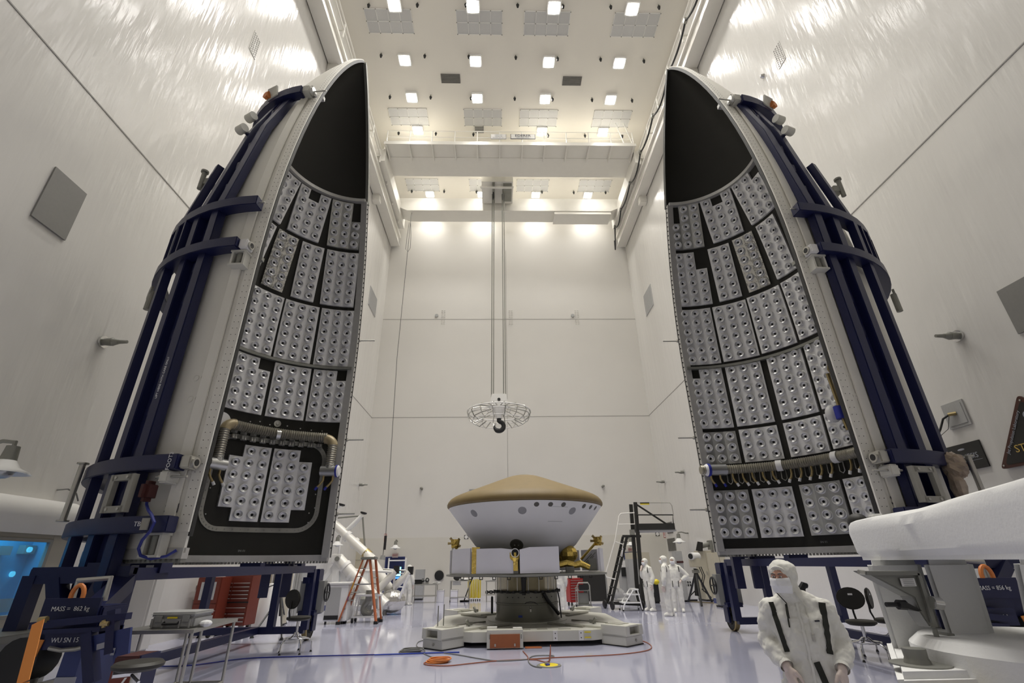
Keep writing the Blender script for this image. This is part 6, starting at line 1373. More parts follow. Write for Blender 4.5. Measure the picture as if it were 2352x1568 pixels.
# black rolling platform ladder
def platform_ladder():
    c = F(1436, 1398); Yc = c.y; O = Vector((c.x, Yc, 0))
    r = thing('platform_ladder', 'black rolling platform ladder with a high caged platform', 'ladder', O)
    def A(px, py, dy=0): return at(px, py, Y=Yc+dy)
    for dy in (-.35, .35):
        part('main_post', MB(O).bar(A(1459 if dy < 0 else 1449, 1153+(0 if dy < 0 else 5), dy), A(1478 if dy < 0 else 1466, 1388, dy), .14, .1, up=(0, 1, 0)), 'rubber', r)
        part('ladder_stile', MB(O).bar(A(1440 if dy < 0 else 1431, 1232, dy), A(1404 if dy < 0 else 1395, 1386, dy), .1, .06, up=(0, 1, 0)), 'rubber', r)
        part('top_bar', MB(O).bar(A(1430, 1231, dy), A(1472, 1231, dy), .09), 'rubber', r)
        part('platform_brace', MB(O).bar(A(1460, 1157, dy), A(1546, 1213, dy), .06), 'rubber', r)
        part('base_bar', MB(O).bar(A(1398, 1384, dy), A(1480, 1388, dy), .1), 'rubber', r)
    for k in range(8):
        t = k/8; a = A(1440, 1238, -.35).lerp(A(1405, 1380, -.35), t+.04); b_ = a+V3(-.02, .7, 0); part('rung', MB(O).bar(a, b_, .12, .035), 'rubber', r)
    pf = A(1465, 1208, -.4); pe = A(1549, 1208, -.4); pf.z = pe.z = A(1505, 1209, -.4).z
    part('platform', MB(O).box((pf.x, Yc-.45, pf.z-.12), (pe.x, Yc+.45, pf.z+.12)), 'rubber', r); part('platform_tread', MB(O).box((pf.x+.03, Yc-.43, pf.z-.18), (pe.x+.05, Yc+.43, pf.z-.12)), 'vent_grey', r)
    for dy in (-.43, .43):
        part('platform_rail', MB(O).tube([A(1463, 1182, dy), A(1545, 1182, dy), A(1547, 1208, dy)], .025, 7), 'rubber', r)
        part('platform_rail', MB(O).tube([A(1466, 1154, dy), A(1538, 1154, dy), A(1543, 1160, dy), A(1547, 1184, dy)], .016, 7), 'steel', r)
        o = part('grab_rail', MB(O).tube([A(1457, 1177, dy), A(1426, 1179, dy), A(1422, 1184, dy), A(1413, 1240, dy), A(1391, 1318, dy), A(1393, 1325, dy), A(1414, 1330, dy)], .022, 7), 'crane_white', r)
        part('grab_rail', MB(O).tube([A(1420, 1204, dy), A(1458, 1203, dy)], .018, 7), 'crane_white', r); part('grab_rail', MB(O).tube([A(1412, 1243, dy), A(1432, 1250, dy)], .018, 7), 'crane_white', r)
    s = part('warning_sign', MB(O).box((A(1470, 1154, -.45).x, Yc-.46, A(1470, 1159, -.45).z), (A(1491, 1154, -.45).x, Yc-.45, A(1470, 1154, -.45).z)), 'yellow', r)
    part('sign_band', MB(O).box((A(1470, 1154, -.45).x, Yc-.465, A(1470, 1156, -.45).z), (A(1491, 1154, -.45).x, Yc-.455, A(1470, 1153.5, -.45).z)), 'black', s)
    part('step_label', MB(O).bar(A(1431, 1258, -.42), A(1428, 1278, -.42), .09, .012), 'radiator', r)
    for px in (1398, 1406, 1475): 
        q = A(px, 1388, -.38); part('castor_wheel', MB(O).lathe([(0, -.04), (.12, -.04), (.15, -.02), (.15, .02), (.12, .04), (0, .04)], (q.x, Yc-.4 if px != 1398 else Yc+.38, .152), (1, .3, 0), 16), 'black', r)
    q = A(1452, 1222, -.4); part('gear_box', MB(O).cbox(q, (.16, .2, .2)), 'dull_steel', r)
    return r
platform_ladder()
p = F(1424, 1397); one('white_bag', MB().sphere((0, 0, .24), 1, 14, 10, (.26, .2, .24)).sphere((.05, 0, .08), 1, 12, 8, (.32, .25, .08)), 'mask_white', 'plump white bag on the base of the black rolling ladder', 'bag', (p.x, p.y, .24))
one('bag_board', MB().box((-.34, -.3, 0), (.34, .3, .03)), 'white', 'white board under the plump bag on the ladder base', 'board', (p.x, p.y, .2)); 
# white step stool
q = [F(1430, 1402), F(1436, 1405), F(1475, 1399), F(1484, 1405)]; c = V3((q[1].x+q[3].x)/2, (q[0].y+q[1].y)/2+.3, 0); h = at(1466, 1352, Y=c.y).z
r = thing('step_stool', 'white tube step stool with two treads in front of the black ladder', 'step stool', c); w = (q[3].x-q[1].x)
for dy in (-.3, .3):
    part('rear_leg', MB().cyl((w/2, dy, 0), (w/2-.12, dy, h), .022, n=8), 'gloss_white', r); part('front_leg', MB().tube([(-w/2, dy, 0), (-w/2+.05, dy, .2), (w*.12, dy, h-.02), (w/2-.12, dy, h)], .022, 8), 'gloss_white', r)
    for x in (w/2, -w/2): part('foot', MB().cyl((x, dy, 0), (x, dy, .05), .03, n=8), 'black', r)
for x, zz in ((-w*.02, .25), (w*.06, .52)): part('tread', MB().box((x-.36 if zz < .4 else x-.22, -.3, zz), (w/2-.05, .3, zz+.04)), 'gloss_white', r)
part('top_tread', MB().box((w*.1, -.32, h-.03), (w/2-.08, .32, h+.02)), 'gloss_white', r)
# tripod camera
def big_camera():
    c = F(1600, 1388); r = thing('survey_camera', 'white survey camera head on a heavy black tripod', 'camera', c); Y = c.y
    def A(px, py): return at(px, py, Y=Y)-c
    t = A(1598, 1312)
    for px, py in ((1581, 1378), (1612, 1388), (1636, 1378)): q = A(px, py); q = F(px, py+4)-c; part('leg', MB().cyl(q, t, .045, n=8), 'black', r)
    part('leg_brace', MB().bar(A(1583, 1370), A(1603, 1350), .035).bar(A(1634, 1372), A(1612, 1352), .035), 'black', r)
    part('column', MB().cyl(A(1601, 1368), A(1598, 1306), .09, n=10), 'black', r); part('tripod_head', MB().cbox(t, (.24, .24, .12)), 'dull_steel', r)
    b0 = A(1596, 1292); part('camera_body', MB().cbox(b0, (.38, .36, .34)), 'beige', r, bevel=.02); k = A(1595, 1277); part('camera_barrel', MB().cyl(k+V3(-.22, -.15, 0), k+V3(.2, .12, 0), .15, n=18), 'white', r); part('camera_lens', MB().cyl(k+V3(-.23, -.16, 0), k+V3(-.24, -.168, 0), .11, n=18), 'black', r)
    for d in ((.1, .05), (.18, .02)): part('camera_cable', MB().tube([b0+V3(d[0], -.1, -.1), b0+V3(d[0]+.1, -.15, -.5), b0+V3(d[0], -.1, -.8), b0+V3(d[0]+.05, -.1, -1.1)], .02, 6), 'cable_black', r)
    part('spreader_base', MB().bar(F(1581, 1381)-c, F(1640, 1385)-c, .05, .06), 'brass', r)
big_camera()
r, w, h, y = cabinet('sample_locker', 1567, 1584, 1382, 1265, 'vent_grey', 'narrow grey locker with a dark red stripe behind the camera', .5, 1); part('stripe', MB().box((-w/2, y-.012, h*.76), (w/2, y, h*.8)), 'maroon', r)
r, w, h, y = cabinet('white_panel_box', 1575, 1606, 1380, 1326, 'gloss_white', 'white control box with black buttons below the survey camera', .4, 1, 0, 'control box', False)
for i in range(3):
    for k in range(2): part('button', MB().cbox((-w*.3+.1*i, y-.01, h*.8-.12*k), (.05, .02, .08)), 'black', r)
r, w, h, y = cabinet('beige_cabinet', 1622, 1655, 1380, 1264, 'beige', 'tall beige two door cabinet right of the survey camera', .6, 2)
r, w, h, y = cabinet('beige_cabinet', 1657, 1688, 1395, 1268, 'beige', 'second tall beige cabinet beside the right fairing stand', .6, 2)
cabinet('dark_locker', 1612, 1622, 1378, 1304, 'grey', 'dark narrow slatted locker left of the beige cabinets', .5, 2, 0, 'locker', False)
p = at(1608, 1254, X=XR-.65); r = thing('flood_lamp', 'square black flood lamp on a bracket above the beige cabinets', 'lamp', p)
part('lamp_housing', MB().prism([(-.3, -.2, -.18), (-.15, -.2, .2), (.12, -.1, .16), (.05, -.1, -.22)], (.15, .5, 0), .3), 'rubber', r); part('lamp_mount', MB().cyl((.1, .1, 0), (.5, .2, .08), .1, n=10), 'dull_steel', r); part('lamp_bracket', MB().cbox((.57, .2, .05), (.16, .3, .4)), 'dull_steel', r)
# ---- under the right fairing
r, w, h, y = cabinet('slatted_rack', 1868, 1888, 1398, 1342, 'vent_grey', 'rack of upright grey slats behind the foreground person', .6, 5, 0, 'rack', False)
part('rack_top', MB().box((-w/2-.3, y, h), (w/2+.3, -y, h+.04)), 'radiator', r)
r.location.y -= .3
r, w, h, y = cabinet('black_rack', 1890, 1915, 1402, 1338, 'rubber', 'black upright equipment rack under the right fairing', .6, 2, 0, 'rack', False)
p = at(1843, 1355, Y=11.2); r = thing('desk_lamp', 'black bent desk lamp behind the foreground person', 'lamp', (p.x, 11.2, 0)); z = p.z
part('lamp_stand', MB().cyl((0, 0, 0), (0, 0, z-.1), .03, n=8), 'black', r); part('lamp_base', MB().cyl((0, 0, 0), (0, 0, .04), .2, n=14), 'black', r); part('lamp_head', MB().tube([(0, 0, z-.12), (-.02, 0, z+.02), (.05, 0, z+.1), (.12, 0, z+.08)], [.06, .08, .07, .05], 8), 'black', r)
p = F(1990, 1425); one('wrapped_column', MB().lathe([(.3, 0), (.27, .6), (.16, 1.2), (.07, 1.45), (0, 1.47)], n=12), 'radiator', 'pale pink white wrapped cone behind the office stool', 'wrapped object', (p.x+.25, p.y+.4, 0))
r, w, h, y = cabinet('wall_panel', 1930, 1955, 1400, 1290, 'vent_grey', 'grey gas panel with valves under the right fairing', .3, 1, 0, 'panel', False); part('valve_pipe', MB().cyl((-w*.7, y-.1, h*.82), (w*.8, y-.1, h*.82), .03, n=8), 'silver', r)
for x in (-.1, .15): part('valve', MB().cyl((x, y-.1, h*.8), (x, y-.1, h*.92), .03, n=8), 'chrome', r); part('gauge', MB().cbox((x, y-.03, h*.68), (.1, .05, .16)), 'exit_red', r)
# ================================================================ wall plaques, booth window, foreground furniture
def wall_board(pts, X, mat, t=.03, o=None):
    P = [at(*p, X=X) for p in pts]; c = sum(P, Vector())/len(P); return P, c
# junction plate with cable on the right wall
P, c = wall_board([(2160, 932), (2210, 916), (2234, 970), (2183, 990)], XR-.02, 'grey')
r = thing('junction_plate', 'square grey cable plate on the right wall with a hanging black cable', 'wall plate', (XR-.02, c.y, c.z))
dy = max(p.y for p in P)-min(p.y for p in P); dz = max(p.z for p in P)-min(p.z for p in P)
part('plate', MB().cbox((0, 0, 0), (.03, dy*.92, dz*.95)), 'vent_grey', r); part('plate_inset', MB().cbox((-.02, 0, 0), (.012, dy*.75, dz*.75)), 'vent_grey', r)
q = at(2180, 952, X=XR-.1)-r.location; e = at(2150, 1010, X=XR-.35)-r.location
part('gland', MB().cyl((-.02, q.y-.12, q.z), (-.1, q.y, q.z), .04, n=8), 'brass', r)
part('cable', MB().tube([q+V3(.03, -.08, .02), q, at(2166, 962, X=XR-.14)-r.location, at(2160, 985, X=XR-.2)-r.location, e], .022, 7), 'cable_black', r); part('cable', MB().tube([q, at(2178, 985, X=XR-.1)-r.location, at(2158, 1003, X=XR-.3)-r.location], .006, 5), 'cable_black', r)
# GENESIS plaque
P, c = wall_board([(2185, 1021), (2247, 1010), (2272, 1071), (2220, 1082)], XR-.02, 'plaque_black')
y0 = at(2247, 1010, X=XR).y; y1 = at(2185, 1021, X=XR).y; z1 = at(2247, 1010, X=XR).z; z0 = at(2272, 1071, X=XR).z
yl = y1+.18; c = V3(XR-.02, (y0+yl)/2-.03, (z0+z1)/2)
r = thing('mission_plaque', 'square black wall plaque reading GENESIS', 'plaque', c); w = yl-y0; h = z1-z0
part('board', MB().cbox((0, 0, 0), (.03, w, h)), 'plaque_black', r)
text('GENESIS', r, (-.018, -.0, -.01), (0, -1, 0), (0, 0, 1), .155, 'letter_grey')
part('rule', MB().cbox((-.017, -.02, -.1), (.004, w*.8, .006)), 'letter_grey', r); part('comet', MB().sphere((-.016, .05, .16), 1, 10, 6, (.006, .09, .022)), 'letter_grey', r); part('emblem', MB().cyl((-.014, -.06, -.19), (-.02, -.06, -.19), .03, n=14), 'letter_grey', r); part('trail', MB().bar((-.017, .12, -.22), (-.017, .04, -.16), .006), 'exit_red', r)
# triangular plaque
Xp = XR-.03
def WP(px, py): return at(px, py, X=Xp)
tip = WP(2340, 905); bl = WP(2302, 1078); 
O = V3(Xp, bl.y, bl.z); r = thing('mission_plaque', 'triangular black and brown wall plaque with gold letters cut by the picture edge', 'plaque', O)
H_ = tip.z-bl.z; W_ = (bl.y-tip.y)*2
def tri(s, x): 
    pts = []; V = [V3(0, 0, 0), V3(0, -W_, 0), V3(0, -W_/2, H_)]; cen = (V[0]+V[1]+V[2])/3
    for i in range(3):
        a, b_, c_ = V[i-1], V[i], V[(i+1) % 3]; b2 = cen+(b_-cen)*s
        for k in range(6):
            t = k/5; da = (a-b_).normalized()*.1; dc = (c_-b_).normalized()*.1
            p = b2+da*(1-t)**2+dc*t**2; pts.append(V3(x, p.y, p.z))
    return pts
part('board', MB().prism(tri(1.0, 0), (-1, 0, 0), .03), 'plaque_brown', r); part('face', MB().prism(tri(.86, -.03), (-1, 0, 0), .006), 'plaque_black', r)
d = V3(0, -W_/2, H_).normalized(); nrm = V3(0, -d.z, d.y)
text('Jet Propulsion Laboratory', r, V3(-.045, -W_*.25-.09, H_*.5-.02)+V3(0, 0, 0), d, V3(0, d.z, -d.y)*1.0, .085, 'letter_grey')
text('STARDUST', r, (-.045, -W_*.5, H_*.24), (0, -1, 0), (0, 0, 1), .2, 'gold_letter'); text('National Aeronautics and Space', r, (-.045, -W_*.5, H_*.14), (0, -1, 0), (0, 0, 1), .055, 'letter_grey'); text('UNITED STATES', r, (-.045, -W_*.5, H_*.035), (0, -1, 0), (0, 0, 1), .07, 'gold_letter')
part('emblem', MB().lathe([(.06, 0), (.07, .006), (.05, .008), (.045, .003), (0, .003)], (-.036, -W_/2, H_*.68), (-1, 0, 0), 18), 'letter_grey', r)
for p in (V3(-.03, -.1, .06), V3(-.03, -W_+.1, .06), V3(-.03, -W_/2, H_-.12)): part('screw', MB().cyl(p, p+V3(-.012, 0, 0), .018, n=10), 'steel', r)
# ---------------- booth with a lit blue window built against the left wall
bx = XL+.55
def LW(px, py, X=None): return at(px, py, X=bx if X is None else X)
zt = LW(0, 1138, XL).z; zw1 = LW(0, 1240).z; zw0 = LW(0, 1414).z
yE = LW(192, 1180).y; yw = LW(112, 1250).y
b = MB(); n = 8; zr = .32
pr = [(XL, zt)]+[(bx-.02-zr+zr*math.sin(a)+.06, zt-zr+zr*math.cos(a)) for a in np.linspace(0, PI/2, n)]+[(bx+.04, zw1+.12), (bx-.02, zw1+.42), (XL, zw1+.42)]
pr = [V3(x, YF+1, z) for x, z in pr]
booth = thing('control_booth', 'white booth with a rounded top and a blue lit window along the left wall', 'booth', (bx, 7.5, 0)); OB = Vector((bx, 7.5, 0))
part('rounded_top', MB(OB).prism(pr, (0, 1, 0), yE-YF-1), 'white', booth)
part('front_panel', MB(OB).box((bx-.06, YF+1, 0), (bx, yE, zw0-.06)).box((bx-.06, yw+.06, zw0-.06), (bx, yE, zw1+.12)).box((bx-.06, YF+1, zw1), (bx-.005, yE, zw1+.42)), 'beige', booth)
part('end_panel', MB(OB).box((XL, yE-.06, 0), (bx, yE, zt-.3)), 'beige', booth)
wf = part('window_frame', MB(OB).box((bx-.05, YF+1, zw1), (bx+.015, yw+.06, zw1+.05)).box((bx-.05, YF+1, zw0-.06), (bx+.015, yw+.06, zw0)).box((bx-.05, yw, zw0), (bx+.015, yw+.06, zw1)), 'pallet_grey', booth)
part('window_glass', MB(OB).box((bx-.03, YF+1, zw0), (bx-.02, yw, zw1)), 'glass', wf)
part('room_lining', MB(OB).box((XL+.01, YF+1, zw0-.3), (XL+.03, yw+.3, zw1+.42)).box((XL+.01, yw+.28, zw0-.3), (bx-.06, yw+.3, zw1+.42)).box((XL+.01, YF+1, zw0-.32), (bx-.06, yw+.3, zw0-.3)), 'booth_blue', booth)
part('strip_light', MB(OB).box((bx-.42, yw-3.0, zw1+.36), (bx-.1, yw-.1, zw1+.4)), 'screen_cyan', booth)
for k, (px, py) in enumerate(((62, 1262), (5, 1264))): 
    q = at(px, py, X=XL+.1); part('wall_box', MB(OB).cbox(q, (.12, .22, .14)), 'grey', booth)
q = at(26, 1318, X=XL+.06); part('indicator', MB(OB).cyl(q, q+V3(.03, 0, 0), .045, n=14), 'indicator_cyan', booth)
q = at(66, 1262, X=XL+.17); part('indicator', MB(OB).cyl(q, q+V3(.03, 0, 0), .045, n=14), 'indicator_cyan', booth)
q = at(10, 1390, X=XL+.2); part('notice', MB(OB).cbox(q, (.01, .3, .2)), 'exit_face', booth)
for z in (.45, .75): part('panel_seam', MB(OB).box((bx, YF+1, z), (bx+.012, yE, z+.02)), 'grey', booth)
q = at(130, 1125, X=XL); one('wall_stub_cable', MB(q).tube([q, q+V3(.12, .1, .03), q+V3(.1, .35, -.02), q+V3(.06, .5, -.14)], .014, 6), 'cable_grey', 'short loose cable end on the left wall above the booth', 'cable', q)
# dark console below the booth window with the orange strap
def console():
    c = V3(at(45, 1500, X=-5.6).x, at(45, 1500, X=-5.6).y, 0); Y = c.y; r = thing('pump_console', 'dark grey console of pipes and plates at the lower left', 'console', c)
    part('console_top', MB().box((-1.0, -.5, .92), (.1, .5, 1.0)), 'dull_steel', r, bevel=.01); part('console_body', MB().box((-.95, -.45, .1), (.02, .45, .92)), 'grey', r); part('console_panel', MB().box((-.9, -.47, .2), (-.05, -.45, .8)), 'black', r)
    for k in range(3): part('pipe', MB().cyl((-.9, -.55, .3+.2*k), (.1, -.55, .3+.2*k), .035, n=8), 'dull_steel', r)
    part('valve', MB().cyl((-.1, -.62, .55), (-.1, -.5, .55), .08, n=14), 'black', r); part('white_leg', MB().box((.12, -.45, 0), (.22, -.3, .7)), 'pallet_grey', r)
    for x, y in ((-.9, -.4), (-.9, .4), (0, .4), (0, -.4)): part('foot', MB().box((x-.04, y-.04, 0), (x+.04, y+.04, .1)), 'black', r)
    return r
console()
a = at(88, 1428, Y=5.1); b_ = at(52, 1568, Y=4.9); e = at(40, 1640, Y=4.9)
one('tie_strap', MB(e).bar(a, b_, .1, .008, up=(0, 1, 0)).bar(b_, e, .1, .008, up=(0, 1, 0)), 'strap_orange', 'orange webbing strap hanging from the left wheel unit', 'strap', e)
# ---------------- stools
def stool(px, py, label, seat_h, back=True, rz=0.0, s=1.0):
    c = F(px, py); r = thing('lab_stool', label, 'stool', c, rz)
    part('seat', MB().lathe([(0, seat_h-.07), (.2, seat_h-.08), (.25, seat_h-.05), (.25, seat_h-.015), (.21, seat_h), (0, seat_h-.005)], n=24), 'seat_black', r)
    part('post', MB().cyl((0, 0, .3), (0, 0, seat_h-.06), .03, n=12), 'chrome', r); rr = .24
    part('foot_ring', MB().tube([(rr*math.cos(a), rr*math.sin(a), .27) for a in np.linspace(0, 2*PI, 33)[:-1]], .012, 7, closed=True), 'chrome', r)
    for k in range(5):
        a = 2*PI*k/5+.3; d = V3(math.cos(a), math.sin(a), 0)
        part('leg', MB().tube([d*.03+V3(0, 0, seat_h*.55), d*.05+V3(0, 0, .34), d*.12+V3(0, 0, .28), d*.27+V3(0, 0, .25), d*.33+V3(0, 0, .18), d*.34+V3(0, 0, .03)], .014, 7), 'chrome', r); part('glide', MB().cyl(d*.34, d*.34+V3(0, 0, .035), .028, .016, n=10), 'black', r)
    if back:
        part('backrest', MB().prism([V3(.24*math.cos(a), .2, seat_h+.34+.19*math.sin(a)) for a in np.linspace(0, 2*PI, 25)[:-1]], (0, 1, 0), .05), 'seat_black', r, bevel=.015); part('back_bar', MB().tube([(0, .02, seat_h-.08), (0, .22, seat_h-.06), (0, .27, seat_h+.1), (0, .26, seat_h+.3)], .018, 7), 'black', r)
        part('grip_slot', MB().cbox((0, .197, seat_h+.41), (.08, .006, .03)), 'chrome', r)
    return r
stool(674, 1499, 'black padded stool with chrome legs in front of the left stand wheel', .68, True, 2.6)
stool(2002, 1515, 'black padded stool with chrome legs right of the foreground person', .62, True, -.3)
p = F(2060, 1520); stool(2065, 1500, 'second chrome legged stool half hidden by the white fixture', .58, True, .8)
# near stool at the bottom edge (seat only in frame)
c = at(318, 1528, Y=4.35); r = thing('lab_stool', 'black contoured stool seat at the bottom left edge', 'stool', (c.x, c.y, 0)); sh_ = c.z+.01
b = MB(); b.lathe([(0, -.035), (.12, -.04), (.165, -.02), (.17, .0), (.15, .018), (.08, .02), (0, .014)], (0, 0, sh_), n=24); part('seat', b, 'seat_black', r)
part('post', MB().cyl((0, 0, .2), (0, 0, sh_-.03), .03, n=10), 'chrome', r); part('height_lever', MB().cyl((.0, -.05, sh_-.06), (.12, -.14, sh_-.09), .01, n=6).cyl((-.02, 0, sh_-.05), (-.12, -.08, sh_-.05), .03, n=8), 'chrome', r)
for k in range(5):
    a = 2*PI*k/5; part('leg', MB().tube([(0, 0, .25), (.15*math.cos(a), .15*math.sin(a), .16), (.28*math.cos(a), .28*math.sin(a), .02)], .02, 7), 'chrome', r)
# ---------------- steel trolley table with the grey case
def trolley():
    A_ = at(333, 1448, Z=.86); B_ = at(452, 1443, Z=.86); C_ = at(543, 1422, Z=.86)
    Yn = 6.1; ht = at(420, 1446, Y=Yn).z
    x0 = at(322, 1440, Y=Yn).x; x1 = at(447, 1440, Y=Yn).x; d = 1.25
    c = V3((x0+x1)/2, Yn+d/2, 0); w = x1-x0+.0
    r = thing('steel_table', 'stainless steel frame table carrying the grey case', 'table', c)
    xr = at(545, 1430, Y=Yn+d).x-c.x; xl = -w/2-.25
    def q(x, y): return V3(x, y, ht)
    part('tabletop', MB().prism([q(xl, -d/2)-V3(0, 0, .035), q(w/2, -d/2)-V3(0, 0, .035), q(xr, d/2)-V3(0, 0, .035), q(xl, d/2)-V3(0, 0, .035)], (0, 0, 1), .035), 'steel', r)
    for x, y in ((-w/2+.02, -d/2+.03), (w/2-.03, -d/2+.03), (xr-.03, d/2-.03), (xr-.6, d/2-.03), (-w/2+.02, d/2-.03)): part('leg', MB().cyl((x, y, 0), (x, y, ht-.035), .018, n=10), 'steel', r)
    z = .36
    part('lower_rail', MB().cyl((w/2-.03, -d/2+.03, z), (xr-.03, d/2-.03, z), .014, n=8), 'steel', r); part('lower_rail', MB().cyl((xr-.6, d/2-.03, z), (xr-.03, d/2-.03, z), .014, n=8), 'steel', r); part('lower_rail', MB().cyl((-w/2+.02, -d/2+.03, z), (xr-.6, d/2-.03, z), .014, n=8), 'steel', r)
    # case
    cw = (at(440, 1440, Y=Yn+.1).x-at(338, 1440, Y=Yn+.1).x); ch = at(390, 1406, Y=Yn+.1).z-ht
    k = thing('carry_case', 'grey ribbed plastic carry case with a yellow label', 'case', (c.x-.04, Yn+.32, ht))
    part('case_base', MB().box((-cw/2, -.2, 0), (cw/2, .2, ch*.72)), 'vent_grey', k, bevel=.02); part('case_lid', MB().box((-cw/2-.01, -.21, ch*.74), (cw/2+.01, .21, ch)), 'vent_grey', k, bevel=.02)
    part('case_label', MB().box((-.05, -.215, ch*.62), (.06, -.21, ch*.72)), 'yellow', k); part('case_handle', MB().tube([(-.08, -.2, ch*.4), (-.08, -.23, ch*.3), (.08, -.23, ch*.3), (.08, -.2, ch*.4)], .012, 6), 'black', k)
    for x in (-cw*.3, cw*.32): part('latch', MB().cbox((x, -.21, ch*.62), (.07, .02, ch*.4)), 'grey', k)
    for x in (-cw*.42, -cw*.18, cw*.2, cw*.42): part('rib', MB().cbox((x, -.205, ch*.3), (.015, .02, ch*.5)), 'vent_grey', k)
    part('corner_lump', MB(), 'white', k) if False else None
    one('crumpled_tissue', MB().sphere((0, 0, .035), 1, 9, 6, (.07, .06, .035)), 'mask_white', 'crumpled white tissue beside the grey case', 'tissue', (c.x+w/2-.02, Yn+.25, ht), smooth=False)
trolley()
p = at(285, 1560, Y=5.0); r = thing('red_crate', 'dark red crate on the floor behind the near stool', 'crate', (p.x-.02, 5.0, 0))
h = at(290, 1507, Y=5.0).z; part('crate_body', MB().box((-.11, 0, 0), (.09, .3, h)), 'maroon', r, bevel=.01); part('crate_side', MB().box((.09, .02, h*.6), (.105, .28, h)), 'blue', r); part('crate_panel', MB().box((-.1, -.012, .05), (.08, 0, h-.05)), 'red_box', r); part('crate_wire', MB().tube([(.08, -.03, h*.9), (-.07, -.05, h*.6), (-.1, -.05, h*.45), (.07, -.06, h*.42)], .008, 6), 'white', r)
# ---------------- white wrapped fixture in the right foreground
def fixture():
    Y0 = 3.1; c = V3(at(2230, 1400, Y=Y0).x, Y0+.5, 0); O = c
    r = thing('white_fixture', 'large white padded fixture with a thick curved top slab in the right foreground', 'fixture', O)
    def A(px, py, Y=Y0): return at(px, py, Y=Y)
    # curved top slab: plan arc bulging towards the left
    zb = A(2010, 1286, 3.2).z; 
    zb = 1.658
    plan = [(2.78, 3.84), (2.58, 3.70), (2.48, 3.48), (2.38, 3.18), (2.25, 2.78), (2.08, 2.34), (1.84, 1.76), (1.66, 1.35), (1.62, 1.05), (2.0, .95), (2.3, 1.3), (2.55, 1.9), (2.75, 2.5), (2.95, 3.1), (3.1, 3.6), (2.95, 3.86)]
    k = len(plan); vs = []; fs = []; cx = sum(p[0] for p in plan)/k; cy = sum(p[1] for p in plan)/k
    H_ = .234
    rings = [(0, .05), (.03, .0), (.045, -.0), (H_-.08, -.03), (H_-.03, -.01), (H_-.008, .03), (H_, .09)]
    # refine the plan with a smooth closed curve
    fine = []
    for i in range(k):
        p0, p1, p2, p3 = [Vector(plan[(i+j) % k]+(0,)) for j in (-1, 0, 1, 2)]
        for m_ in range(6):
            t = m_/6; fine.append(.5*((2*p1)+(p2-p0)*t+(2*p0-5*p1+4*p2-p3)*t*t+(3*p1-p0-3*p2+p3)*t**3))
    K = len(fine)
    for h, ins in rings:
        for q in fine:
            d = Vector((cx-q.x, cy-q.y, 0)).normalized(); w_ = q+d*ins; vs.append((w_.x, w_.y, zb+h))
    for i in range(len(rings)-1):
        for j in range(K): fs.append((i*K+j, i*K+(j+1) % K, (i+1)*K+(j+1) % K, (i+1)*K+j))
    fs += [tuple(range(K))[::-1], tuple(range((len(rings)-1)*K, len(rings)*K))]
    part('top_slab', MB(O).add(vs, fs), 'foam_white', r)
    low = [Vector((q.x, q.y, 0))+Vector((cx-q.x, cy-q.y, 0)).normalized()*.05 for q in fine]
    part('slab_skirt', MB(O).prism([V3(q.x, q.y, zb-.02) for q in low], (0, 0, 1), .03), 'foam_white', r)
    # columns
    def slant(px0, px1, qx0, qx1, Y, t, nm, py0=1290, py1=1490, mat='foam_white'):
        a, b_, c_, d_ = A(px0, py0, Y), A(px1, py0, Y), A(qx1, py1, Y), A(qx0, py1, Y); a.z = b_.z = zb-.02
        return part(nm, MB(O).prism([a, b_, c_, d_], (a.x/a.y, 1, 0), t), mat, r, bevel=.03)
    slant(1990, 2115, 2062, 2185, 3.25, .5, 'column', 1292, 1520)
    slant(2120, 2235, 2190, 2300, 3.0, .5, 'column', 1292, 1500)
    slant(2322, 2420, 2370, 2470, 2.7, .5, 'column', 1275, 1490)
    # bracket on the nearer column
    Yb = 2.93
    P = [A(*p, Yb) for p in ((1983, 1311), (2115, 1311), (2158, 1441), (2138, 1441), (2115, 1407), (2100, 1372))]
    br = part('steel_bracket', MB(O).prism(P, (0, 1, 0), .1), 'dull_steel', r, label='triangular steel bracket with a white data label', bevel=.006)
    part('bracket_rib', MB(O).bar(A(1990, 1316, Yb-.01), A(2108, 1316, Yb-.01), .02).bar(A(2108, 1316, Yb-.01), A(2143, 1430, Yb-.01), .02), 'dull_steel', br)
    q = A(2086, 1337, Yb-.012); part('data_label', MB(O).cbox(q, (.08, .004, .04)), 'white', br)
    for kx in range(4): part('printed_line', MB(O).cbox(q+V3(0, -.004, .013-.009*kx), (.06, .002, .002)), 'grey', br)
    part('adjuster', MB(O).cyl(A(2035, 1388, Yb), A(2062, 1388, Yb), .012, n=8).cyl(A(2062, 1388, Yb), A(2080, 1389, Yb), .025, n=10).prism([A(2080, 1381, Yb-.01), A(2118, 1402, Yb-.01), A(2110, 1404, Yb-.01), A(2080, 1396, Yb-.01)], (0, 1, 0), .05), 'black', br)
    part('bracket_pin', MB(O).cyl(A(2140, 1383, Yb-.04), A(2160, 1386, Yb-.04), .032, n=14), 'chrome', br); part('side_pin', MB(O).cyl(A(1972, 1313, Yb), A(1985, 1314, Yb), .012, n=8), 'steel', br)
    part('stay_rod', MB(O).cyl(A(2146, 1444, Yb), A(2163, 1496, Yb), .012, n=8).cyl(A(2152, 1465, Yb), A(2156, 1480, Yb), .018, n=8), 'dull_steel', br)
    part('blue_strip', MB(O).prism([A(2128, 1320, 3.2), A(2140, 1320, 3.2), A(2188, 1460, 3.2), A(2176, 1460, 3.2)], (0, 1, 0), .02), 'blue', r)
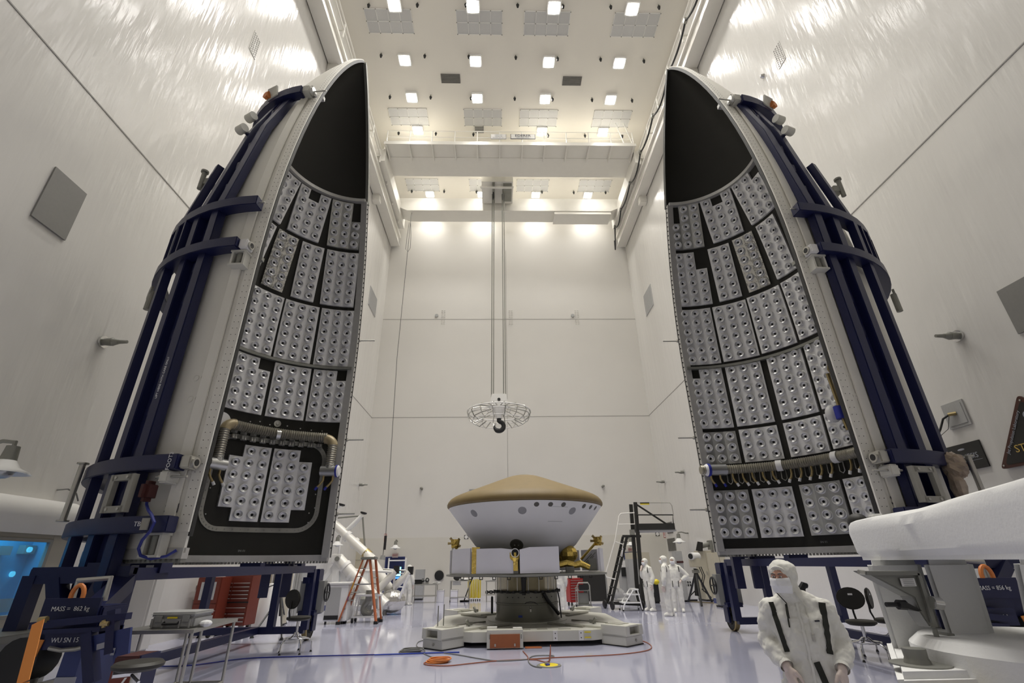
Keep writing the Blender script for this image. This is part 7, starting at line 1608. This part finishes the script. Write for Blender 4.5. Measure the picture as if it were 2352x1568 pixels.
    part('foot_wedge', MB(O).prism([A(2176, 1455, 2.95), A(2192, 1455, 2.95), A(2202, 1488, 2.95), A(2186, 1488, 2.95)], (0, 1, 0), .1).cyl(A(2196, 1489, 2.92), A(2196, 1491, 2.92), .05, n=16), 'dull_steel', r)
    # base
    zt = A(2120, 1512, 2.95).z; bz = zt-.12
    xl = A(2052, 1530, 2.62).x
    kx_ = xl/2.62; part('base_deck', MB(O).prism([V3(xl, 2.62, bz), V3(kx_*3.7, 3.7, bz), V3(kx_*3.7+1.0, 3.7, bz), V3(xl+2.1, 2.62, bz)], (0, 0, 1), zt-bz), 'foam_white', r, bevel=.03)
    part('base_drum', MB(O).lathe([(.0, -.25), (.62, -.25), (.62, .06), (.57, .1), (0, .1)], (xl+.98, 2.75, zt), n=40), 'foam_white', r)
    q = A(2112, 1520, 2.8); part('base_plate', MB(O).cyl((q.x, q.y, zt), (q.x, q.y, zt+.006), .13, n=28), 'dull_steel', r); part('base_knob', MB(O).lathe([(.06, 0), (.055, .02), (.05, .03), (.052, .07), (0, .075)], (q.x-.01, q.y, zt), n=18), 'dull_steel', r)
    part('yellow_bumper', MB(O).box((xl+.05, 2.55, bz-.12), (xl+.62, 2.62, bz-.015)), 'yellow', r, label='yellow bumper strip'); part('bumper_foot', MB(O).cyl((xl+.02, 2.6, bz-.06), (xl+.02, 2.56, bz-.06), .03, n=10), 'dull_steel', r)
    part('base_body', MB(O).prism([V3(xl+.1, 2.66, .1), V3(kx_*3.6+.1, 3.6, .1), V3(kx_*3.6+.9, 3.6, .1), V3(xl+2.0, 2.66, .1)], (0, 0, 1), bz-.1), 'gloss_white', r); part('base_skid', MB(O).box((xl+.2, 2.7, 0), (xl+.5, 3.0, .1)).box((xl+1.6, 2.7, 0), (xl+1.9, 3.0, .1)), 'black', r)
    q = A(2000, 1178, 3.3); part('dark_pad', MB(O).sphere(V3(2.625, 3.66, zb+H_+.0), 1, 14, 8, (.06, .08, .06)), 'rubber', r, label='dark rounded pad on top of the slab'); part('white_pad', MB(O).cbox(V3(2.74, 3.62, zb+H_+.01), (.1, .08, .08)), 'foam_white', r, bevel=.015)
    return r
fixture()
# brown polythene wrapped jack behind the fixture on the right stand
q = at(2190, 1070, Y=6.9); b = MB(q)
rr_ = random.Random(5)
for c_, sc_ in (((0, 0, 0), (.15, .15, .19)), ((-.05, 0, -.26), (.09, .1, .22)), ((.03, 0, .07), (.12, .12, .12))):
    m_ = MB().sphere((0, 0, 0), 1, 12, 9, sc_); b.add([q+V3(*c_)+v*(1+rr_.uniform(-.16, .16)) for v in m_.v], m_.f)
one('bagged_jack', b, 'polythene', 'crinkled brown polythene bag wrapped round a jack on the right stand', 'bag', q, smooth=False)
# ================================================================ people in white cleanroom suits
from mathutils.bvhtree import BVHTree
def remesh(mb, voxel, mat, smooth_it=3, name='coverall', wr=0.0):
    me = mb.mesh('tmp_body', mat, True, recalc=False)
    o = bpy.data.objects.new('tmp_body', me); COL.objects.link(o)
    m = o.modifiers.new('r', 'REMESH'); m.mode = 'VOXEL'; m.voxel_size = voxel; m.use_smooth_shade = True
    s = o.modifiers.new('s', 'SMOOTH'); s.factor = .6; s.iterations = smooth_it
    if wr:
        t = bpy.data.textures.new('wrinkle', 'CLOUDS'); t.noise_scale = .075; t.noise_depth = 3
        d = o.modifiers.new('d', 'DISPLACE'); d.texture = t; d.strength = wr; d.mid_level = .5; d.texture_coords = 'LOCAL'
    dg = bpy.context.evaluated_depsgraph_get(); dg.update()
    me2 = bpy.data.meshes.new_from_object(o.evaluated_get(dg)); me2.name = name
    bpy.data.objects.remove(o); bpy.data.meshes.remove(me)
    me2.polygons.foreach_set('use_smooth', [True]*len(me2.polygons))
    return me2
def glove_mesh():
    # wrist at the origin, fingers hang along -z, thumb towards +x, palm towards +y
    b = MB(); b.sphere((0, 0, -.005), 1, 12, 8, (.032, .026, .035)); b.sphere((0, .002, -.05), 1, 12, 8, (.043, .019, .05)); b.sphere((.0, .002, -.075), 1, 12, 8, (.042, .016, .03))
    for x, l, sp in ((.031, .068, .004), (.011, .078, .001), (-.010, .073, -.001), (-.030, .056, -.004)):
        k = V3(x, 0, -.09); a = k+V3(sp, .004, -l*.42); c = a+V3(sp*.5, .016, -l*.3); d = c+V3(0, .02, -l*.16)
        b.tube([V3(x*.8, 0, -.06), k, a, c, d], [.0095, .0105, .0095, .0088, .007], 8); b.sphere(d, .0072, 8, 6); b.sphere(k, .011, 8, 6)
    p0, p1, p2, p3 = V3(.022, .004, -.025), V3(.045, .012, -.048), V3(.052, .024, -.078), V3(.046, .034, -.1)
    b.tube([p0, p1, p2, p3], [.015, .0135, .011, .0085], 8); b.sphere(p3, .0086, 8, 6)
    return remesh(b, .0042, 'glove', 2, 'glove')
GLOVE = glove_mesh()
def person(name_label, foot, height, yaw, arms, head_yaw=0.0, voxel=.014, legs=None, detail=False, straps=True, lean=0.0, group=None):
    """arms: for s in (-1 viewer-left side when facing us, +1): (elbow, wrist, finger direction, palm hint) in figure space facing -y, height 1.7"""
    r = thing('person', name_label, 'person', foot, yaw, group); k = height/1.70; r.scale = (k, k, k)
    b = MB()
    # torso as stacked ellipses
    def ell(zs, n=24):
        vs = []; fs = []
        for z, rx, ry, cy in zs: vs += [(rx*math.copysign(abs(math.cos(a))**.85, math.cos(a)), cy+ry*math.copysign(abs(math.sin(a))**.85, math.sin(a))+lean*(z-.9), z) for a in [2*PI*i/n for i in range(n)]]
        for i in range(len(zs)-1):
            for j in range(n): fs.append((i*n+j, i*n+(j+1) % n, (i+1)*n+(j+1) % n, (i+1)*n+j))
        m = len(zs); fs += [tuple(range(n))[::-1], tuple(range((m-1)*n, m*n))]
        b.add(vs, fs)
    ell([(.74, .15, .11, 0), (.8, .185, .135, 0), (.9, .195, .145, .005), (1.0, .185, .14, 0), (1.1, .185, .138, -.004), (1.2, .2, .14, 0), (1.3, .205, .13, .005), (1.37, .18, .105, .012), (1.415, .12, .085, .012), (1.45, .075, .075, .01)])
    hc = V3(-.045 if detail else 0, (-.05 if detail else -.012)+lean*.65, 1.575); ch, shd = math.cos(head_yaw), math.sin(head_yaw)
    HM = Matrix(((ch, -shd, 0), (shd, ch, 0), (0, 0, 1)))
    def hp(x, y, z): return hc+HM @ V3(x, y, z)
    def hs(c, sc, n=16, m=10):
        q = MB().sphere((0, 0, 0), 1, n, m, sc); b.add([hp(*(Vector(c)+v)) for v in q.v], q.f)
    hs((0, .015, .025), (.098, .118, .105)); hs((0, -.005, -.05), (.08, .095, .09)); b.cyl(V3(0, .012+lean*.5, 1.36), hp(0, .015, -.02), .085, .078, n=16)
    b.tube([V3(.16, .01+lean*.4, 1.36), V3(0, .02+lean*.45, 1.43), V3(-.16, .01+lean*.4, 1.36)], [.07, .085, .07], 12)
    lg = legs or {}
    for s in (-1, 1):
        hip = V3(s*.1, 0, .82); kn = V3(*lg.get(('k', s), (s*.115, -.015, .47))); an = V3(*lg.get(('a', s), (s*.125, .01, .1)))
        b.tube([hip+V3(0, 0, .06), hip.lerp(kn, .4), kn, kn.lerp(an, .35), an.lerp(kn, .15), an], [.115, .112, .092, .094, .082, .066], 14)
        b.sphere(kn, .092, 12, 8)
        ft = V3(an.x, an.y, 0); b.sphere(ft+V3(s*.012, -.055, .05), 1, 14, 8, (.055, .135, .055)); b.sphere(ft+V3(0, .03, .055), 1, 12, 8, (.052, .065, .06)); b.box(ft+V3(-.045+s*.012, -.18, .004), ft+V3(.045+s*.012, .085, .035)); b.tube([ft+V3(0, .01, .05), an], [.06, .066], 12)
        el, wr, fd, ph = [Vector(v) for v in arms[s]]
        sh0 = V3(s*.185, .012+lean*.4, 1.345)
        b.sphere(sh0, .088, 12, 8); b.tube([sh0+V3(-s*.06, 0, .0), sh0, sh0.lerp(el, .5), el], [.08, .084, .078, .072], 14); b.sphere(el, .072, 12, 8)
        b.tube([el, el.lerp(wr, .35), el.lerp(wr, .7), wr-(wr-el).normalized()*.015], [.072, .078, .066, .043], 14)
    me = remesh(b, voxel, 'suit', 2, 'coverall', .042 if detail else .02)
    cov = link('coverall', me, r)
    if detail:
        pass
    bm_ = bmesh.new(); bm_.from_mesh(me); tree = BVHTree.FromBMesh(bm_); bm_.free()
    # face in the hood opening
    f = MB(); q = MB().sphere((0, 0, 0), 1, 22, 16, (.066, .05, .085)); f.add([hp(*(V3(0, -.062, -.012)+v)) for v in q.v], q.f)
    q = MB().sphere((0, 0, 0), 1, 10, 8, (.011, .018, .024)); f.add([hp(*(V3(0, -.113, -.02)+v)) for v in q.v], q.f)
    for s in (-1, 1): q = MB().sphere((0, 0, 0), 1, 10, 6, (.022, .01, .007)); f.add([hp(*(V3(s*.027, -.103, .026)+v)) for v in q.v], q.f)
    face = link('face', remesh(f, .005 if detail else .008, 'skin', 2, 'face'), r)
    for s in (-1, 1):
        e = MB(); q = MB().sphere((0, 0, 0), 1, 10, 7, (.0115, .006, .006)); e.add([hp(*(V3(s*.027, -.108, .008)+v)) for v in q.v], q.f); ey = part('eye', e, 'mask_white', face)
        e = MB(); q = MB().sphere((0, 0, 0), 1, 8, 6, (.006, .004, .006)); e.add([hp(*(V3(s*.026, -.1125, .007)+v)) for v in q.v], q.f); part('iris', e, 'port_dark', face)
        e = MB().tube([hp(s*.012, -.112, .026), hp(s*.027, -.113, .031), hp(s*.044, -.103, .026)], .0045, 6); part('eyebrow', e, 'port_dark', face)
    # surgical mask: pleated sheet wrapped round the lower face
    vs = []; fs = []; nu, nv = 14, 8
    for i in range(nv+1):
        v = i/nv; z = -.004-.1*v
        for j in range(nu+1):
            u = -1+2*j/nu; a = u*1.18; rr = .078+.012*math.sin(PI*v)+(.004 if i % 3 == 1 else 0); nose = .022*max(0, 1-abs(u)*2.2)*(1-v*.8)
            vs.append(hp(rr*math.sin(a)*(1-.12*v*v), -.045-(rr*.86+nose)*math.cos(a)+.02*v*v, z+.012*abs(u)*(.5-v)))
    for i in range(nv):
        for j in range(nu): fs.append((i*(nu+1)+j, i*(nu+1)+j+1, (i+1)*(nu+1)+j+1, (i+1)*(nu+1)+j))
    mk = MB(); n0 = len(vs); mk.add(vs+[v+ (hc-v).normalized()*.004 for v in vs], fs+[tuple(n0+x for x in g[::-1]) for g in fs]); part('face_mask', mk, 'mask_white', r, label='white surgical mask')
    # hood rim
    pts = [hp(.07*math.cos(a)*1.02, -.09+.035*abs(math.cos(a))**2, -.012+.088*math.sin(a)) for a in np.linspace(-.35*PI, 1.35*PI, 26)]
    part('hood_rim', MB().tube(pts, .009, 7), 'suit', r)
    if detail:
        part('hood_seam', MB().tube([hp(.088*math.cos(a), -.06+.02*abs(math.cos(a)), .052+.012*math.sin(a*1.0)+.01) for a in np.linspace(.12*PI, .88*PI, 14)], .005, 6), 'suit', r)
    # gloves
    for s in (-1, 1):
        el, wr, fd, ph = [Vector(v) for v in arms[s]]
        z = -fd.normalized(); y = (ph-z*ph.dot(z)).normalized(); x = y.cross(z)
        th = -s if True else s
        g = link('glove', GLOVE, r); sc_ = 1.18
        # thumb faces forward or inward: mirror x for the other hand
        xs = x if s < 0 else -x
        if xs.dot(V3(0, -1, 0)) < -0.2: xs = -xs
        g.matrix_local = Matrix(((xs.x*sc_, y.x*sc_, z.x*sc_, wr.x), (xs.y*sc_, y.y*sc_, z.y*sc_, wr.y), (xs.z*sc_, y.z*sc_, z.z*sc_, wr.z), (0, 0, 0, 1)))
        part('cuff', MB().lathe([(.048, -.03), (.046, .0), (.042, .03)], wr-(wr-el).normalized()*.02, (el-wr), 14), 'suit', r)
    def ribbon(pts, wdt, nm, mat='suit_trim', side='front'):
        # lay a strip on the suit surface by dropping points along y
        L = []
        for (x, z) in pts:
            o_ = V3(x, -1.2 if side == 'front' else 1.2, z); h = tree.ray_cast(o_, V3(0, 1 if side == 'front' else -1, 0))
            if h[0] is not None: L.append((h[0], h[1]))
        if len(L) < 2: return
        vs = []; fs = []
        for i, (p, n) in enumerate(L):
            t = (L[min(i+1, len(L)-1)][0]-L[max(0, i-1)][0]).normalized(); w_ = t.cross(n).normalized()*wdt/2
            for d, e in ((-1, .002), (-1, .009), (1, .009), (1, .002)): vs.append(p+w_*d+n*e)
        for i in range(len(L)-1):
            for j in range(4): fs.append((i*4+j, i*4+(j+1) % 4, i*4+4+(j+1) % 4, i*4+4+j))
        fs += [(0, 1, 2, 3), (len(L)*4-1, len(L)*4-2, len(L)*4-3, len(L)*4-4)]
        part(nm, MB().add(vs, fs), mat, r)
    def seg(a, b_, n=7): return [(a[0]+(b_[0]-a[0])*i/n, a[1]+(b_[1]-a[1])*i/n) for i in range(n+1)]
    if straps:
        for s in (-1, 1):
            if detail: ribbon(seg((s*.175, 1.4), (s*.15, 1.2))+seg((s*.15, 1.2), (s*.135, 1.08))[1:], .046 if s > 0 else .036, 'suit_piping')
            else: ribbon(seg((s*.165, 1.4), (s*.175, 1.22)), .03, 'suit_piping'); ribbon(seg((s*.16, 1.4), (s*.17, 1.22)), .03, 'suit_piping', side='back')
            for _sd in ('front',): ribbon(seg((s*.1 if s > 0 else s*.09, .95), (s*.1, .76)), .022, 'pocket_trim') if not detail else None
    if detail:
        ribbon(seg((.035, 1.03), (.085, .80)), .042, 'pocket_trim'); ribbon(seg((.09, 1.285), (.12, 1.287), 3), .01, 'name_tag', 'letter_dark')
        ribbon(seg((0, 1.40), (.0, .78), 14), .016, 'zip_flap', 'suit')
        P = [hp(.07, -.03, -.1)]
        for z_ in (1.38, 1.33, 1.26, 1.2):
            h = tree.ray_cast(V3(.055, -1.2, z_), V3(0, 1, 0)); P.append((h[0] if h[0] else V3(.05, -.14, z_))+V3(0, -.008, 0))
        part('lanyard', MB().tube(P, .0045, 6), 'pallet', r); part('badge_clip', MB().cbox(P[-1]+V3(0, -.006, -.02), (.018, .01, .04)), 'steel', r)
        part('mask_cord', MB().tube([hp(-.05, -.075, -.1), V3(-.07, -.115, 1.4), V3(-.075, -.13, 1.3)], .004, 5), 'suit_trim', r)
        ribbon(seg((-.075, 1.39), (-.085, 1.24)), .008, 'cord')
    return r
def rest(s): return ((s*.27, .02, 1.08), (s*.26, -.05, .84), (0, -.05, -1), (-s, 0, 0))
DN = {-1: rest(-1), 1: rest(1)}
# foreground figure: face turned to the viewer's left, arms slightly bent
p = at(1822, 1290, Y=4.05); Hf = p.z/1.70*1.70
person('person in white hooded coverall and surgical mask walking towards the viewer in the foreground', (p.x-.06, 4.05, 0), p.z/1.685*1.70, -.42,
       {-1: ((-.245, .06, 1.13), (-.165, -.13, 1.0), (.2, -.3, -1), (.7, .5, 0)), 1: ((.25, .08, 1.13), (.19, -.13, 1.0), (-.1, -.3, -1), (-.8, .5, 0))}, head_yaw=-.5, voxel=.009, detail=True,
       legs={('k', -1): (-.115, -.06, .47), ('a', -1): (-.12, .0, .1), ('k', 1): (.12, .02, .48), ('a', 1): (.13, .14, .12)})
def far(px, pyf, pyt, yaw, label, arms=DN, hy=0.0, lean=0.0, legs=None):
    q = F(px, pyf); h = at(px, pyt, Y=q.y).z*1.7/1.69; return person(label, q, h, yaw, arms, hy, .016, legs, lean=lean)
far(935, 1389, 1297, 2.6, 'person in a white suit standing with the back turned by the left work table', hy=-.7)
far(1496, 1403, 1282, -1.15, 'person in a white suit holding a hand to the chin, nearest the step stool', {-1: ((-.24, -.02, 1.08), (-.1, -.17, 1.3), (.15, .25, 1), (0, .6, -.2)), 1: rest(1)}, lean=-.05)
far(1541, 1414, 1276, -2.1, 'person in a white suit seen from behind in the middle of the standing trio', hy=.35)
far(1561, 1405, 1279, -.35, 'person in a white suit with one hand on the hip, rightmost of the trio', {-1: rest(-1), 1: ((.42, .08, 1.1), (.21, -.05, .97), (-.8, -.2, -.4), (0, .3, -.6))}, hy=-.15)
far(1287, 1402, 1290, 2.9, 'person in a white suit half hidden behind the drum beside the red cart')
